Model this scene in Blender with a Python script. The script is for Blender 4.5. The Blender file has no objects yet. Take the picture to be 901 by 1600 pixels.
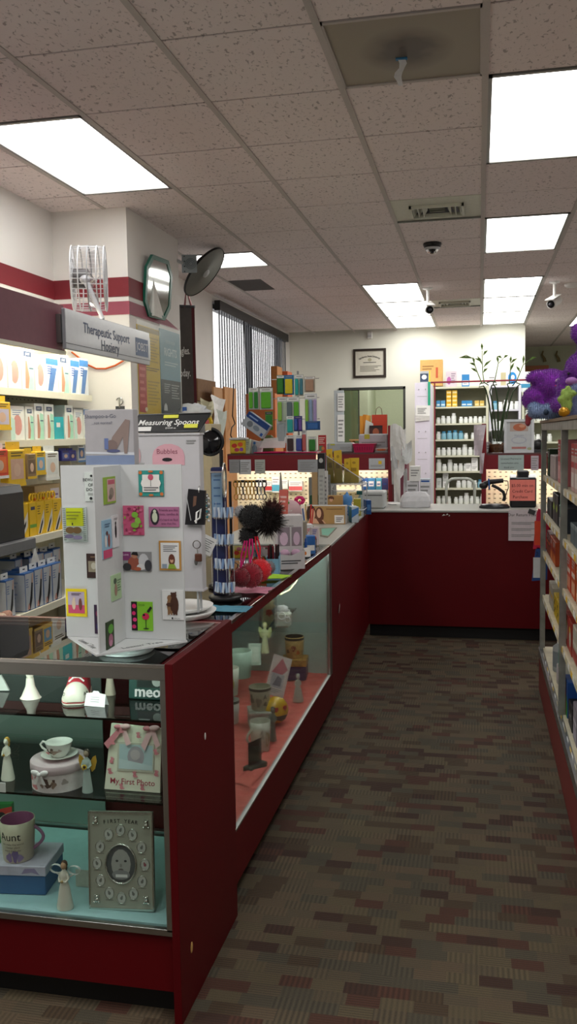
import bpy, math, random
from mathutils import Vector, Matrix, noise
random.seed(7)
C = bpy.context.scene.collection
PI = math.pi
# ------------------------------------------------------------------ camera geometry (used to survey the room)
FPX, PITCH, YAW, ROLL = 1386.4, .0873, .2123, -.0161
_cy, _sy = math.cos(YAW), math.sin(YAW)
FW = Vector((-_sy*math.cos(PITCH), _cy*math.cos(PITCH), -math.sin(PITCH)))
_r = Vector((_cy, _sy, 0)); _u = _r.cross(FW)
RT = _r*math.cos(ROLL)+_u*math.sin(ROLL); UP = -_r*math.sin(ROLL)+_u*math.cos(ROLL)
CAM = Vector((0, 0, 1.6))
def ray(x, y): return FW+RT*((x-450.5)/FPX)-UP*((y-800)/FPX)
def PZ(x, y, z): d = ray(x, y); return CAM+d*((z-1.6)/d.z)
def PY(x, y, Y): d = ray(x, y); return CAM+d*(Y/d.y)
def PX(x, y, X): d = ray(x, y); return CAM+d*(X/d.x)
def rect(x0, y0, x1, y1, Y):
    """centre X, bottom z, width, height of something that shows in this patch at distance Y"""
    a = PY(x0, (y0+y1)/2, Y); b = PY(x1, (y0+y1)/2, Y); t = PY((x0+x1)/2, y0, Y); q = PY((x0+x1)/2, y1, Y)
    return (a.x+b.x)/2, q.z, b.x-a.x, t.z-q.z
# ------------------------------------------------------------------ materials
MATS = {}
def lin(c):
    c = c/255
    return c/12.92 if c <= .04045 else ((c+.055)/1.055)**2.4
def rgb(h):
    h = h.lstrip('#'); return tuple(lin(int(h[i:i+2], 16)) for i in (0, 2, 4))+(1,)
def M(h, rough=.5, metal=0, var=.06, bump=0, bscale=200, name=None, emit=0, scale=30, sheen=0, coat=0, ior=1.45):
    key = (h, rough, metal, var, bump, bscale, emit, scale, sheen, coat)
    if key in MATS: return MATS[key]
    m = bpy.data.materials.new(name or 'paint_'+h.lstrip('#')); m.use_nodes = True
    nt = m.node_tree; b = nt.nodes['Principled BSDF']
    b.inputs['Roughness'].default_value = rough; b.inputs['Metallic'].default_value = metal; b.inputs['IOR'].default_value = ior
    col = rgb(h)
    if sheen: b.inputs['Sheen Weight'].default_value = sheen
    if coat: b.inputs['Coat Weight'].default_value = coat; b.inputs['Coat Roughness'].default_value = .12
    tc = nt.nodes.new('ShaderNodeTexCoord')
    if var:
        n = nt.nodes.new('ShaderNodeTexNoise'); n.inputs['Scale'].default_value = scale; n.inputs['Detail'].default_value = 2
        nt.links.new(tc.outputs['Object'], n.inputs['Vector'])
        mx = nt.nodes.new('ShaderNodeMix'); mx.data_type = 'RGBA'
        mx.inputs[6].default_value = tuple(c*(1-var*1.6) for c in col[:3])+(1,)
        mx.inputs[7].default_value = tuple(min(1, c*(1+var*1.6)) for c in col[:3])+(1,)
        nt.links.new(n.outputs['Fac'], mx.inputs[0]); nt.links.new(mx.outputs[2], b.inputs['Base Color'])
    else: b.inputs['Base Color'].default_value = col
    if bump:
        n2 = nt.nodes.new('ShaderNodeTexNoise'); n2.inputs['Scale'].default_value = bscale; n2.inputs['Detail'].default_value = 3
        nt.links.new(tc.outputs['Object'], n2.inputs['Vector'])
        bp = nt.nodes.new('ShaderNodeBump'); bp.inputs['Strength'].default_value = bump; bp.inputs['Distance'].default_value = .01
        nt.links.new(n2.outputs['Fac'], bp.inputs['Height']); nt.links.new(bp.outputs['Normal'], b.inputs['Normal'])
    if emit: b.inputs['Emission Color'].default_value = col; b.inputs['Emission Strength'].default_value = emit
    MATS[key] = m; return m
def emission(name, color, strength):
    m = bpy.data.materials.new(name); m.use_nodes = True; nt = m.node_tree
    for n in list(nt.nodes): nt.nodes.remove(n)
    o = nt.nodes.new('ShaderNodeOutputMaterial'); e = nt.nodes.new('ShaderNodeEmission')
    e.inputs[0].default_value = color; e.inputs[1].default_value = strength; nt.links.new(e.outputs[0], o.inputs[0])
    return m
def pane(name, tint=(.93, .98, .96, 1), refl=1.0, rough=0.0):
    """thin sheet: transparent with a fresnel reflection"""
    m = bpy.data.materials.new(name); m.use_nodes = True; nt = m.node_tree
    for n in list(nt.nodes): nt.nodes.remove(n)
    o = nt.nodes.new('ShaderNodeOutputMaterial'); t = nt.nodes.new('ShaderNodeBsdfTransparent'); g = nt.nodes.new('ShaderNodeBsdfGlossy')
    f = nt.nodes.new('ShaderNodeFresnel'); f.inputs[0].default_value = 1.45
    mu = nt.nodes.new('ShaderNodeMath'); mu.operation = 'MULTIPLY'; mu.inputs[1].default_value = refl; mu.use_clamp = True
    mx = nt.nodes.new('ShaderNodeMixShader'); t.inputs[0].default_value = tint; g.inputs[1].default_value = rough
    nt.links.new(f.outputs[0], mu.inputs[0]); nt.links.new(mu.outputs[0], mx.inputs[0])
    nt.links.new(t.outputs[0], mx.inputs[1]); nt.links.new(g.outputs[0], mx.inputs[2]); nt.links.new(mx.outputs[0], o.inputs[0])
    return m
GLASS = pane("clear_case_glass", (.96,.99,.98,1), .6); GLASS_G = pane("green_tinted_glass", (.9, .97, .94, 1), 1.3)
GLASS_D = pane('dull_plastic_film', (.85, .87, .85, 1), 1.5, .12); GLASS_E = pane('glass_edge_green', (.25, .5, .42, 1), 1.0, .1)
PLAST = pane('clear_plastic', (.88, .9, .9, 1), 1.6, .08); GREYGL = pane('dark_sliding_glass', (.55, .6, .52, 1), 1.2)
WHITE = M('#e8e8e6', .5); OFFW = M('#d9d8d2', .55); PAPER = M('#e4e4e2', .8); BLACK = M('#121214', .4); DGREY = M('#3a3b3e', .5)
GREY = M('#8f9090', .5); LGREY = M('#bdbfc0', .5); CHROME = M('#c8c8c6', .18, 1, .02); ALU = M('#a9aaa6', .32, 1, .03)
STEEL = M('#8d8e8c', .35, 1, .1, scale=12); RED = M('#c3201f', .45); CRIM = M('#8a1c28', .5); PINKHOT = M('#d0186a', .4)
INK = M('#1c1c20', .7); GOLD = M('#b08a3c', .3, .8); YELLOW = M('#e8c01c', .5); BLUE = M('#1f4f9a', .45); TEAL = M('#2aa8a0', .5)
LAM = M('#570209', .5, var=.05, scale=4, ior=1.3, name='dark_red_laminate'); LAMD = M('#520209', .5, var=.05, scale=4, ior=1.3, name='red_laminate_edge')
WOOD = M('#b98a5a', .6, var=.15, scale=9); KRAFT = M('#c39a5a', .7, var=.08)
# ------------------------------------------------------------------ mesh builder
TXT = {}
def text_data(s, bold=False):
    k = (s, bold)
    if k in TXT: return TXT[k]
    cu = bpy.data.curves.new('t', 'FONT'); cu.body = s; cu.size = 1; cu.align_x = 'CENTER'; cu.align_y = 'CENTER'
    cu.resolution_u = 2; cu.fill_mode = 'FRONT'
    if bold: cu.offset = .012
    o = bpy.data.objects.new('t', cu); C.objects.link(o); bpy.context.view_layer.update()
    me = bpy.data.meshes.new_from_object(o)
    d = ([tuple(v.co) for v in me.vertices], [tuple(p.vertices) for p in me.polygons])
    bpy.data.objects.remove(o); bpy.data.curves.remove(cu); bpy.data.meshes.remove(me)
    TXT[k] = d; return d
class MB:
    def __init__(s): s.v = []; s.f = []; s.mi = []; s.sm = []; s.mats = []; s.T = Matrix.Identity(4)
    def _m(s, m):
        if m not in s.mats: s.mats.append(m)
        return s.mats.index(m)
    def add(s, vs, fs, m, smooth=False):
        b = len(s.v); s.v += [s.T @ Vector(v) for v in vs]; k = s._m(m)
        for f in fs: s.f.append([b+i for i in f]); s.mi.append(k); s.sm.append(smooth)
        return s
    def box(s, x0, x1, y0, y1, z0, z1, m):
        return s.add([(x0,y0,z0),(x1,y0,z0),(x1,y1,z0),(x0,y1,z0),(x0,y0,z1),(x1,y0,z1),(x1,y1,z1),(x0,y1,z1)],
            [(0,3,2,1),(4,5,6,7),(0,1,5,4),(1,2,6,5),(2,3,7,6),(3,0,4,7)], m)
    def rbox(s, x0, x1, y0, y1, z0, z1, m, b=.004):
        """box with chamfered edges"""
        b = min(b, (x1-x0)*.45, (y1-y0)*.45, (z1-z0)*.45)
        def ring(z, i):
            return [(x0+i,y0+b,z),(x0+b,y0+i,z),(x1-b,y0+i,z),(x1-i,y0+b,z),(x1-i,y1-b,z),(x1-b,y1-i,z),(x0+b,y1-i,z),(x0+i,y1-b,z)]
        vs = ring(z0, b)+ring(z0+b, 0)+ring(z1-b, 0)+ring(z1, b)
        fs = [tuple(range(7, -1, -1)), tuple(range(24, 32))]
        for k in range(3):
            for i in range(8): fs.append((k*8+i, k*8+(i+1)%8, k*8+8+(i+1)%8, k*8+8+i))
        return s.add(vs, fs, m)
    def poly(s, pts, m): return s.add(pts, [tuple(range(len(pts)))], m)
    def prism(s, pts, d, m, axis='y'):
        """outline in x,z pulled along y from 0 to d"""
        n = len(pts)
        if axis == 'y': a = [(x, 0, z) for x, z in pts]; b = [(x, d, z) for x, z in pts]
        elif axis == 'z': a = [(x, z, 0) for x, z in pts]; b = [(x, z, d) for x, z in pts]
        else: a = [(0, x, z) for x, z in pts]; b = [(d, x, z) for x, z in pts]
        return s.add(a+b, [tuple(range(n)), tuple(range(2*n-1, n-1, -1))]+[(i, n+i, n+(i+1)%n, (i+1)%n) for i in range(n)], m)
    def lathe(s, prof, m, n=20, smooth=True, sx=1, sy=1, c=(0, 0, 0), cap=True):
        vs = []; fs = []
        for r, z in prof:
            for i in range(n): a = 2*PI*i/n; vs.append((c[0]+r*sx*math.cos(a), c[1]+r*sy*math.sin(a), c[2]+z))
        for k in range(len(prof)-1):
            for i in range(n): fs.append((k*n+i, k*n+(i+1)%n, (k+1)*n+(i+1)%n, (k+1)*n+i))
        s.add(vs, fs, m, smooth)
        if cap and prof[0][0] > 1e-5: s.add(vs[:n], [tuple(range(n-1, -1, -1))], m)
        if cap and prof[-1][0] > 1e-5: s.add(vs[-n:], [tuple(range(n))], m)
        return s
    def tube(s, pts, r, m, n=8, closed=False, r1=None):
        P = [Vector(p) for p in pts]; N = len(P); vs = []; fs = []
        up = None
        for i, p in enumerate(P):
            a = P[(i-1) % N] if (i or closed) else p; b = P[(i+1) % N] if (i < N-1 or closed) else p
            d = (b-a).normalized()
            if up is None: up = Vector((0, 0, 1)) if abs(d.z) < .9 else Vector((1, 0, 0))
            x = d.cross(up)
            x = x.normalized() if x.length > 1e-6 else Vector((1, 0, 0)); y = x.cross(d).normalized(); up = y
            rr = r if r1 is None else r+(r1-r)*i/(N-1)
            for k in range(n): t = 2*PI*k/n; vs.append(tuple(p+x*(rr*math.cos(t))+y*(rr*math.sin(t))))
        for i in range(N if closed else N-1):
            for k in range(n): fs.append((i*n+k, i*n+(k+1) % n, ((i+1) % N)*n+(k+1) % n, ((i+1) % N)*n+k))
        s.add(vs, fs, m, True)
        if not closed: s.add(vs[:n], [tuple(range(n-1, -1, -1))], m); s.add(vs[-n:], [tuple(range(n))], m)
        return s
    def ell(s, c, r, m, n=14, k=9, rot=None, jit=0):
        if not hasattr(r, '__len__'): r = (r, r, r)
        vs = [(0, 0, -1)]; fs = []
        for j in range(1, k):
            t = -PI/2+PI*j/k
            for i in range(n): a = 2*PI*i/n; vs.append((math.cos(t)*math.cos(a), math.cos(t)*math.sin(a), math.sin(t)))
        vs.append((0, 0, 1))
        R = rot or Matrix.Identity(3)
        out = []
        for v in vs:
            q = 1+(jit*(noise.noise(Vector(v)*2.3+Vector(c)*9)) if jit else 0)
            out.append(tuple(R @ Vector((v[0]*r[0]*q, v[1]*r[1]*q, v[2]*r[2]*q))+Vector(c)))
        for i in range(n): fs.append((0, 1+(i+1) % n, 1+i))
        for j in range(k-2):
            for i in range(n): fs.append((1+j*n+i, 1+j*n+(i+1) % n, 1+(j+1)*n+(i+1) % n, 1+(j+1)*n+i))
        e = len(vs)-1
        for i in range(n): fs.append((e, 1+(k-2)*n+i, 1+(k-2)*n+(i+1) % n))
        return s.add(out, fs, m, True)
    def text(s, t, x, z, size, m, y=0, bold=False, sx=1, rot=0, shear=0):
        """letters standing in the x,z plane, read from -y"""
        vs, fs = text_data(t, bold); cr, sr = math.cos(rot), math.sin(rot)
        out = []
        for a, b, _ in vs:
            a = a*size*sx+b*size*shear; b = b*size
            out.append((x+a*cr-b*sr, y, z+a*sr+b*cr))
        return s.add(out, fs, m)
    def disc(s, x, z, rx, rz, m, y=0, n=16, rot=0):
        cr, sr = math.cos(rot), math.sin(rot)
        return s.add([(x+rx*math.cos(2*PI*i/n)*cr-rz*math.sin(2*PI*i/n)*sr, y, z+rx*math.cos(2*PI*i/n)*sr+rz*math.sin(2*PI*i/n)*cr) for i in range(n)], [tuple(range(n))], m)
    def art(s, w, h, y, spec, x0=None, z0=0):
        """printing on a front face w wide and h high whose plane is y; u,v run 0..1; each layer a hair proud of the last"""
        x0 = -w/2 if x0 is None else x0
        for i, q in enumerate(spec):
            yy = y-.0004-.00025*i; k = q[0]
            X = lambda u: x0+u*w
            Zv = lambda v: z0+v*h
            if k == 'r': s.add([(X(q[1]), yy, Zv(q[2])), (X(q[3]), yy, Zv(q[2])), (X(q[3]), yy, Zv(q[4])), (X(q[1]), yy, Zv(q[4]))], [(0, 1, 2, 3)], q[5])
            elif k == 'e': s.disc(X(q[1]), Zv(q[2]), q[3]*w, q[4]*h, q[5], yy, 14, q[6] if len(q) > 6 else 0)
            elif k == 't': s.text(q[1], X(q[2]), Zv(q[3]), q[4]*h, q[5], yy, q[6] if len(q) > 6 else False)
            elif k == 'p': s.add([(X(u), yy, Zv(v)) for u, v in q[1]], [tuple(range(len(q[1])))], q[2])
            elif k == 'l':   # lines of small print
                for j in range(q[5]):
                    v = q[4]-(q[4]-q[2])*(j+.5)/q[5]; e = q[3]-(.08*((j*37) % 5))*(q[3]-q[1])
                    t = (q[4]-q[2])/q[5]*.22
                    s.add([(X(q[1]), yy, Zv(v-t)), (X(e), yy, Zv(v-t)), (X(e), yy, Zv(v+t)), (X(q[1]), yy, Zv(v+t))], [(0, 1, 2, 3)], q[6])
        return s
    def build(s, name, parent=None, label=None, bevel=0, seg=2, loc=None, rotz=0):
        me = bpy.data.meshes.new(name); me.from_pydata([tuple(v) for v in s.v], [], s.f); 
        for m in s.mats: me.materials.append(m)
        me.polygons.foreach_set('material_index', s.mi); me.polygons.foreach_set('use_smooth', s.sm); me.update()
        o = bpy.data.objects.new(name, me); C.objects.link(o)
        if parent is not None: o.parent = parent
        if label: o['label'] = label
        if bevel:
            b = o.modifiers.new('bevel', 'BEVEL'); b.width = bevel; b.segments = seg; b.limit_method = 'ANGLE'
        if loc is not None: o.location = loc
        if rotz: o.rotation_euler.z = rotz
        return o
def tag(o, label, cat, group=None, kind=None):
    o['label'] = label; o['category'] = cat
    if group: o['group'] = group
    if kind: o['kind'] = kind
    return o
def thing(name, label, cat, loc=(0, 0, 0), rotz=0, group=None, rot=None):
    o = bpy.data.objects.new(name, None); C.objects.link(o); o.empty_display_size = .05
    o.location = loc; o.rotation_euler = rot if rot else (0, 0, rotz)
    return tag(o, label, cat, group)
def struct(mb, name, bevel=0):
    o = mb.build(name, bevel=bevel); o['kind'] = 'structure'; return o
def dup(o, loc=None, rotz=None, label=None, group=None, rot=None, scale=None):
    c = o.copy(); C.objects.link(c)
    if loc is not None: c.location = loc
    if rotz is not None: c.rotation_euler = (0, 0, rotz)
    if rot is not None: c.rotation_euler = rot
    if scale is not None: c.scale = scale if hasattr(scale, '__len__') else (scale,)*3
    if label: c['label'] = label
    if group: c['group'] = group
    for ch in list(o.children):
        d = ch.copy(); C.objects.link(d); d.parent = c
        for g in list(ch.children):
            e = g.copy(); C.objects.link(e); e.parent = d
    return c
def TR(x=0, y=0, z=0, rx=0, ry=0, rz=0, s=1):
    return Matrix.Translation((x, y, z)) @ Matrix.Rotation(rz, 4, 'Z') @ Matrix.Rotation(ry, 4, 'Y') @ Matrix.Rotation(rx, 4, 'X') @ Matrix.Scale(s, 4)
def ring(c, r, n=16, plane='xz', a0=0, a1=2*PI, rz=None):
    rz = rz or r; out = []
    for i in range(n):
        t = a0+(a1-a0)*i/(n if abs(a1-a0-2*PI) < 1e-6 else n-1)
        if plane == 'xz': out.append((c[0]+r*math.cos(t), c[1], c[2]+rz*math.sin(t)))
        elif plane == 'yz': out.append((c[0], c[1]+r*math.cos(t), c[2]+rz*math.sin(t)))
        else: out.append((c[0]+r*math.cos(t), c[1]+rz*math.sin(t), c[2]))
    return out
# ================================================================== THE ROOM
ZC = 3.017; GX = lambda k: -.5564+.5759*k; GY = lambda j: 3.1616+.6096*j
XL = -2.64; YF = 12.5; XR = 2.9; YB = -2.6
wallp = M('#e6e3df', .75, var=.03, scale=3, bump=.05, bscale=120, name='painted_plaster')
wallfar = M('#e6e6da', .75, var=.03, scale=3, name='cream_plaster')
def carpet():
    m = bpy.data.materials.new('brown_block_carpet'); m.use_nodes = True; nt = m.node_tree; L = nt.links.new; b = nt.nodes['Principled BSDF']
    tc = nt.nodes.new('ShaderNodeTexCoord'); sp = nt.nodes.new('ShaderNodeSeparateXYZ'); L(tc.outputs['Object'], sp.inputs[0])
    def mt(op, a, bb=None):
        n = nt.nodes.new('ShaderNodeMath'); n.operation = op
        for i, q in enumerate((a, bb)):
            if q is None: continue
            if isinstance(q, (int, float)): n.inputs[i].default_value = q
            else: L(q, n.inputs[i])
        return n.outputs[0]
    def wn(a, c, k):
        n = nt.nodes.new('ShaderNodeTexWhiteNoise'); n.noise_dimensions = '3D'; cb = nt.nodes.new('ShaderNodeCombineXYZ')
        L(a, cb.inputs[0]); cb.inputs[2].default_value = k
        if isinstance(c, (int, float)): cb.inputs[1].default_value = c
        else: L(c, cb.inputs[1])
        L(cb.outputs[0], n.inputs[0]); return n.outputs[0]
    row = mt('FLOOR', mt('DIVIDE', sp.outputs[1], .052)); sh = wn(row, 0, 1.5)
    cx = mt('FLOOR', mt('ADD', mt('DIVIDE', sp.outputs[0], .095), mt('MULTIPLY', sh, 5)))
    r1 = wn(cx, row, 3.5); r2 = wn(cx, row, 9.5)
    cr = nt.nodes.new('ShaderNodeValToRGB'); L(r1, cr.inputs[0]); cr.color_ramp.interpolation = 'CONSTANT'
    els = [(0, '#4c4232'), (.22, '#403222'), (.38, '#504633'), (.52, '#44291d'), (.62, '#433d30'), (.78, '#524534'), (.9, '#362218')]
    for i, (p, h) in enumerate(els):
        e = cr.color_ramp.elements[i] if i < 2 else cr.color_ramp.elements.new(p)
        e.position = p; e.color = rgb(h)
    st = mt('SINE', mt('MULTIPLY', sp.outputs[1], 2*PI/.0104)); st2 = mt('SINE', mt('MULTIPLY', sp.outputs[0], 2*PI/.0155))
    pick = mt('GREATER_THAN', r2, .62); s1 = mt('MULTIPLY', st, mt('SUBTRACT', 1, pick)); s2 = mt('MULTIPLY', st2, mt('MULTIPLY', pick, 1))
    amp = mt('ADD', .08, mt('MULTIPLY', wn(cx, row, 22.5), .22))
    s = mt('MULTIPLY', mt('ADD', s1, s2), amp)
    no = nt.nodes.new('ShaderNodeTexNoise'); no.inputs['Scale'].default_value = 260; L(tc.outputs['Object'], no.inputs['Vector'])
    nl = nt.nodes.new('ShaderNodeTexNoise'); nl.inputs['Scale'].default_value = 1.4; nl.inputs['Detail'].default_value = 3; L(tc.outputs['Object'], nl.inputs['Vector'])
    val = mt('ADD', mt('ADD', 1, s), mt('ADD', mt('MULTIPLY', mt('SUBTRACT', no.outputs[0], .5), .7), mt('MULTIPLY', mt('SUBTRACT', nl.outputs[0], .5), .45)))
    vm = nt.nodes.new('ShaderNodeVectorMath'); vm.operation = 'SCALE'; L(cr.outputs[0], vm.inputs[0]); L(val, vm.inputs['Scale'])
    L(vm.outputs[0], b.inputs['Base Color']); b.inputs['Roughness'].default_value = .95
    bp = nt.nodes.new('ShaderNodeBump'); bp.inputs['Strength'].default_value = .5; bp.inputs['Distance'].default_value = .004; L(val, bp.inputs['Height']); L(bp.outputs[0], b.inputs['Normal'])
    return m
struct(MB().box(XL-.1, XR, YB, 16, -.05, 0, carpet()), 'floor')
def tile_mat():
    m = bpy.data.materials.new('speckled_ceiling_tile'); m.use_nodes = True; nt = m.node_tree; L = nt.links.new; b = nt.nodes['Principled BSDF']
    tc = nt.nodes.new('ShaderNodeTexCoord'); mp = nt.nodes.new('ShaderNodeMapping'); mp.inputs['Scale'].default_value = (1, .6, 1); mp.inputs['Rotation'].default_value = (0, 0, .5); L(tc.outputs['Object'], mp.inputs[0])
    n = nt.nodes.new('ShaderNodeTexNoise'); n.inputs['Scale'].default_value = 62; n.inputs['Detail'].default_value = 3; n.inputs['Distortion'].default_value = .8; L(mp.outputs[0], n.inputs[0])
    cr = nt.nodes.new('ShaderNodeValToRGB'); L(n.outputs[0], cr.inputs[0]); e = cr.color_ramp.elements
    e[0].position = .33; e[0].color = rgb('#a99f9e'); e[1].position = .41; e[1].color = rgb('#e2d7d6')
    L(cr.outputs[0], b.inputs['Base Color']); b.inputs['Roughness'].default_value = .95
    bp = nt.nodes.new('ShaderNodeBump'); bp.inputs['Strength'].default_value = .5; bp.inputs['Distance'].default_value = .004; L(cr.outputs[0], bp.inputs['Height']); L(bp.outputs[0], b.inputs['Normal'])
    return m
TILE = tile_mat(); TBAR = M('#b5aeab', .6, var=.03); XBAR = M('#7d7673', .8, var=.03); SLAB = M('#5f5a58', .9)  # cross bars toned darker to carry the shade of the tile recess
lights = [(-3, 1, 3), (-3, 6, 7), (1, 1, 3), (1, 5, 7), (-1, 9, 11), (-1, 11, 13), (-1, 13, 15), (1, 9, 11), (1, 11, 13), (1, 13, 15), (3, 11, 13), (3, 4, 6), (-3, -4, -2), (1, -4, -2), (-1, -6, -4), (3, 14, 16), (3, -1, 1)]
skip = {(0, 0), (0, 4), (0, 11), (-3, 8)}
for k, a, b in lights:
    for j in range(a, b): skip.add((k, j))
cb = MB(); cb.box(XL-.1, XR, YB, YF+.1, ZC+.11, ZC+.15, SLAB); cb.box(.6, XR, YF+.1, 16, ZC+.11, ZC+.15, SLAB)
for k in range(-4, 6):
    for j in range(-10, 22):
        x0, x1, y0, y1 = GX(k)+.012, GX(k+1)-.012, GY(j)+.006, GY(j+1)-.006
        if j >= 15 and k < 2: continue
        x0 = max(x0, XL); x1 = min(x1, XR); y0 = max(y0, YB); y1 = min(y1, 16)
        if x1-x0 < .03 or y1-y0 < .03 or (k, j) in skip: continue
        if k == -4 and 5.0 < y1 and y0 < 6.3 and False: continue
        cb.box(x0, x1, y0, y1, ZC, ZC+.02, TILE)
for k in range(-3, 6): cb.box(GX(k)-.013, GX(k)+.013, YB, YF if k < 2 else 16, ZC-.004, ZC+.012, TBAR)
for j in range(-9, 22): cb.box(XL if j < 16 else .6, XR, GY(j)-.009, GY(j)+.009, ZC+.004, ZC+.012, XBAR)
struct(cb, 'ceiling')
# walls
BAND1 = M('#78202b', .6, var=.03); BAND2 = M('#94495a', .6, var=.03)
w = MB()
w.box(XL-.12, XL, YB, 8.76, 0, ZC+.1, wallp); w.box(XL-.12, XL, 12.02, 16, 0, ZC+.1, wallp)
w.box(XL-.12, XL, 8.76, 12.02, 0, 1.0, wallp); w.box(XL-.12, XL, 8.76, 12.02, 2.95, ZC+.1, wallp)
w.box(XL, XL+.004, YB, 5.3, 2.475, 2.59, BAND1); w.box(XL, XL+.004, YB, 5.3, 2.365, 2.445, BAND2)
struct(w, 'wall_left')
w = MB(); w.box(XL, -2.14, 5.3, 6.27, 0, ZC+.1, wallp)
w.box(XL, -2.136, 5.296, 5.3, 2.475, 2.593, BAND1); w.box(XL, -2.136, 5.296, 5.3, 2.364, 2.445, BAND2)
def side(pts, m, o=.003): w.poly([(-2.14+o, a, b) for a, b in pts], m)
side([(5.296, 2.475), (5.72, 2.475), (5.58, 2.593), (5.296, 2.593)], BAND1); side([(5.296, 2.364), (6.26, 2.364), (5.82, 2.445), (5.296, 2.445)], BAND2)
struct(w, 'wall_column')
w = MB(); wx0, wx1, wz0, wz1 = -1.905, -1.035, 1.05, 2.205
w.box(XL-.1, wx0, YF, YF+.12, 0, ZC+.1, wallfar); w.box(wx1, .6, YF, YF+.12, 0, ZC+.1, wallfar)
w.box(wx0, wx1, YF, YF+.12, 0, wz0, wallfar); w.box(wx0, wx1, YF, YF+.12, wz1, ZC+.1, wallfar)
w.box(.5, .6, YF+.12, 16, 0, ZC+.1, wallfar)
struct(w, 'wall_far')
green = M('#dbe2c6', .8, var=.03)
w = MB(); w.box(-2.6, .5, 14.6, 14.7, 0, ZC, green); w.box(-2.6, .5, YF+.12, 14.6, ZC-.02, ZC, green); w.box(-1.72, -1.66, 13.6, 14.6, 0, ZC, green); w.box(-2.64, -1.66, 13.55, 13.6, 0, ZC, green)
struct(w, 'wall_back_office')
struct(MB().box(.6, XR, 15.8, 15.9, 0, ZC+.1, M('#b9bca4', .8, var=.03)), 'wall_recess')
struct(MB().box(XR, XR+.1, YB, 16, 0, ZC+.1, wallp), 'wall_right')
struct(MB().box(XL-.1, XR, YB-.1, YB, 0, ZC+.1, wallp), 'wall_back')
# front window with blinds
DFRAME = M('#26282c', .4, .3)
w = MB()
for a, b in ((8.76, 8.8), (10.42, 10.5), (11.98, 12.02)): w.box(XL-.1, XL-.04, a, b, 1.0, 2.95, DFRAME)
w.box(XL-.1, XL-.04, 8.8, 11.98, 1.0, 1.04, DFRAME); w.box(XL-.1, XL-.04, 8.8, 11.98, 2.9, 2.95, DFRAME)
w.box(XL-.075, XL-.07, 8.8, 11.98, 1.04, 2.9, GLASS)
struct(w, 'window_1')
b = thing('vertical_blinds', 'dark grey vertical blinds hanging in the bright street window', 'blinds', (XL+.05, 8.76, 1.1))
MB().box(-.03, .03, 0, 3.3, 1.76, 1.86, DFRAME).build('headrail', b)
VAN = M('#1e1f24', .85, var=.05)
for i in range(34):
    a = math.atan(2.59/(8.82+i*.095))+.12+.02*math.sin(i*3.1)
    m = MB(); m.T = TR(0, .06+i*.095, 0, rz=a); m.box(-.0015, .0015, -.044, .044, 0, 1.76, VAN); m.build('slat', b)
MB().tube([(.04, .9, 1.76), (.045, .92, 1.2), (.04, .98, .7), (.05, .95, .2)], .006, BLACK, 6).build('cord', b)
# pass-through window in the far wall
w = MB(); FR = M('#3a3c38', .4)
for a in ((wx0-.03, wx0, wz0, wz1+.03), (wx1, wx1+.03, wz0, wz1+.03), (wx0-.03, wx1+.03, wz1, wz1+.035)): w.box(a[0], a[1], YF-.03, YF+.13, a[2], a[3], FR)
w.box(wx0, wx1, YF-.05, YF+.15, wz0-.03, wz0, WOOD); w.box(wx0+.0, wx0+.24, YF+.03, YF+.036, wz0, wz1, GREYGL); w.box(wx0+.235, wx0+.25, YF+.025, YF+.04, wz0, wz1, FR)
struct(w, 'window_2')
# ================================================================== CEILING FIXTURES
LAMP = emission('lit_ceiling_diffuser', (1, .985, .95, 1), 7.0)
LAMPF = emission('lit_far_diffuser', (1, .985, .93, 1), 11)
LAMPB = emission('unseen_fill_diffuser', (1, .985, .95, 1), 16)  # for unseen lamps that brighten the card rack and the office
names = {(-3, 1): 'lit ceiling light panel at left above the hosiery shelves', (-3, 6): 'short lit ceiling light beside the white column and round mirror',
 (1, 1): 'largest lit ceiling light at the upper right', (1, 5): 'lit ceiling light right of the large air vent', (-1, 9): 'nearest lit ceiling light of the left run of three before the far wall',
 (-1, 11): 'middle lit ceiling light of the left run of three before the far wall', (-1, 13): 'lit ceiling light at the far end of the left run, against the wall',
 (1, 9): 'nearest lit ceiling light of the right run of three before the far wall', (1, 11): 'middle lit ceiling light of the right run of three before the far wall',
 (1, 13): 'lit ceiling light at the far end of the right run, against the wall', (3, 11): 'lit ceiling light at the right edge above the purple plush toys',
 (3, 4): 'ceiling light right of the frame over the aisle', (-3, -4): 'boosted unseen ceiling light behind the viewer on the left', (1, -4): 'boosted unseen ceiling light behind the viewer over the aisle', (3, 14): 'ceiling light in the recess past the far wall', (3, -1): 'added unseen ceiling light out of view to the right', (-1, -6): 'added unseen ceiling light farthest behind the viewer'}
for k, a, bb in lights:
    x0, x1, y0, y1 = GX(k)+.013, GX(k+1)-.013, GY(a)+.012, GY(bb)-.012
    em = LAMPB if bb <= -2 else (LAMPF if a >= 9 else LAMP)
    t = thing('ceiling_light', names[(k, a)], 'ceiling light', ((x0+x1)/2, (y0+y1)/2, ZC))
    hx, hy = (x1-x0)/2, (y1-y0)/2
    m = MB(); F2 = M('#8f8f8c', .4, .5)
    m.box(-hx, hx, -hy, -hy+.02, -.003, .012, F2).box(-hx, hx, hy-.02, hy, -.003, .012, F2).box(-hx, -hx+.016, -hy, hy, -.003, .012, F2).box(hx-.016, hx, -hy, hy, -.003, .012, F2)
    m.box(-hx, hx, -hy, hy, .05, .06, WHITE)
    m.build('frame', t)
    m = MB(); m.add([(-hx+.016, -hy+.02, .004), (hx-.016, -hy+.02, .004), (hx-.016, hy-.02, .004), (-hx+.016, hy-.02, .004)], [(0, 3, 2, 1)], em); m.build('diffuser', t)
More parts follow.
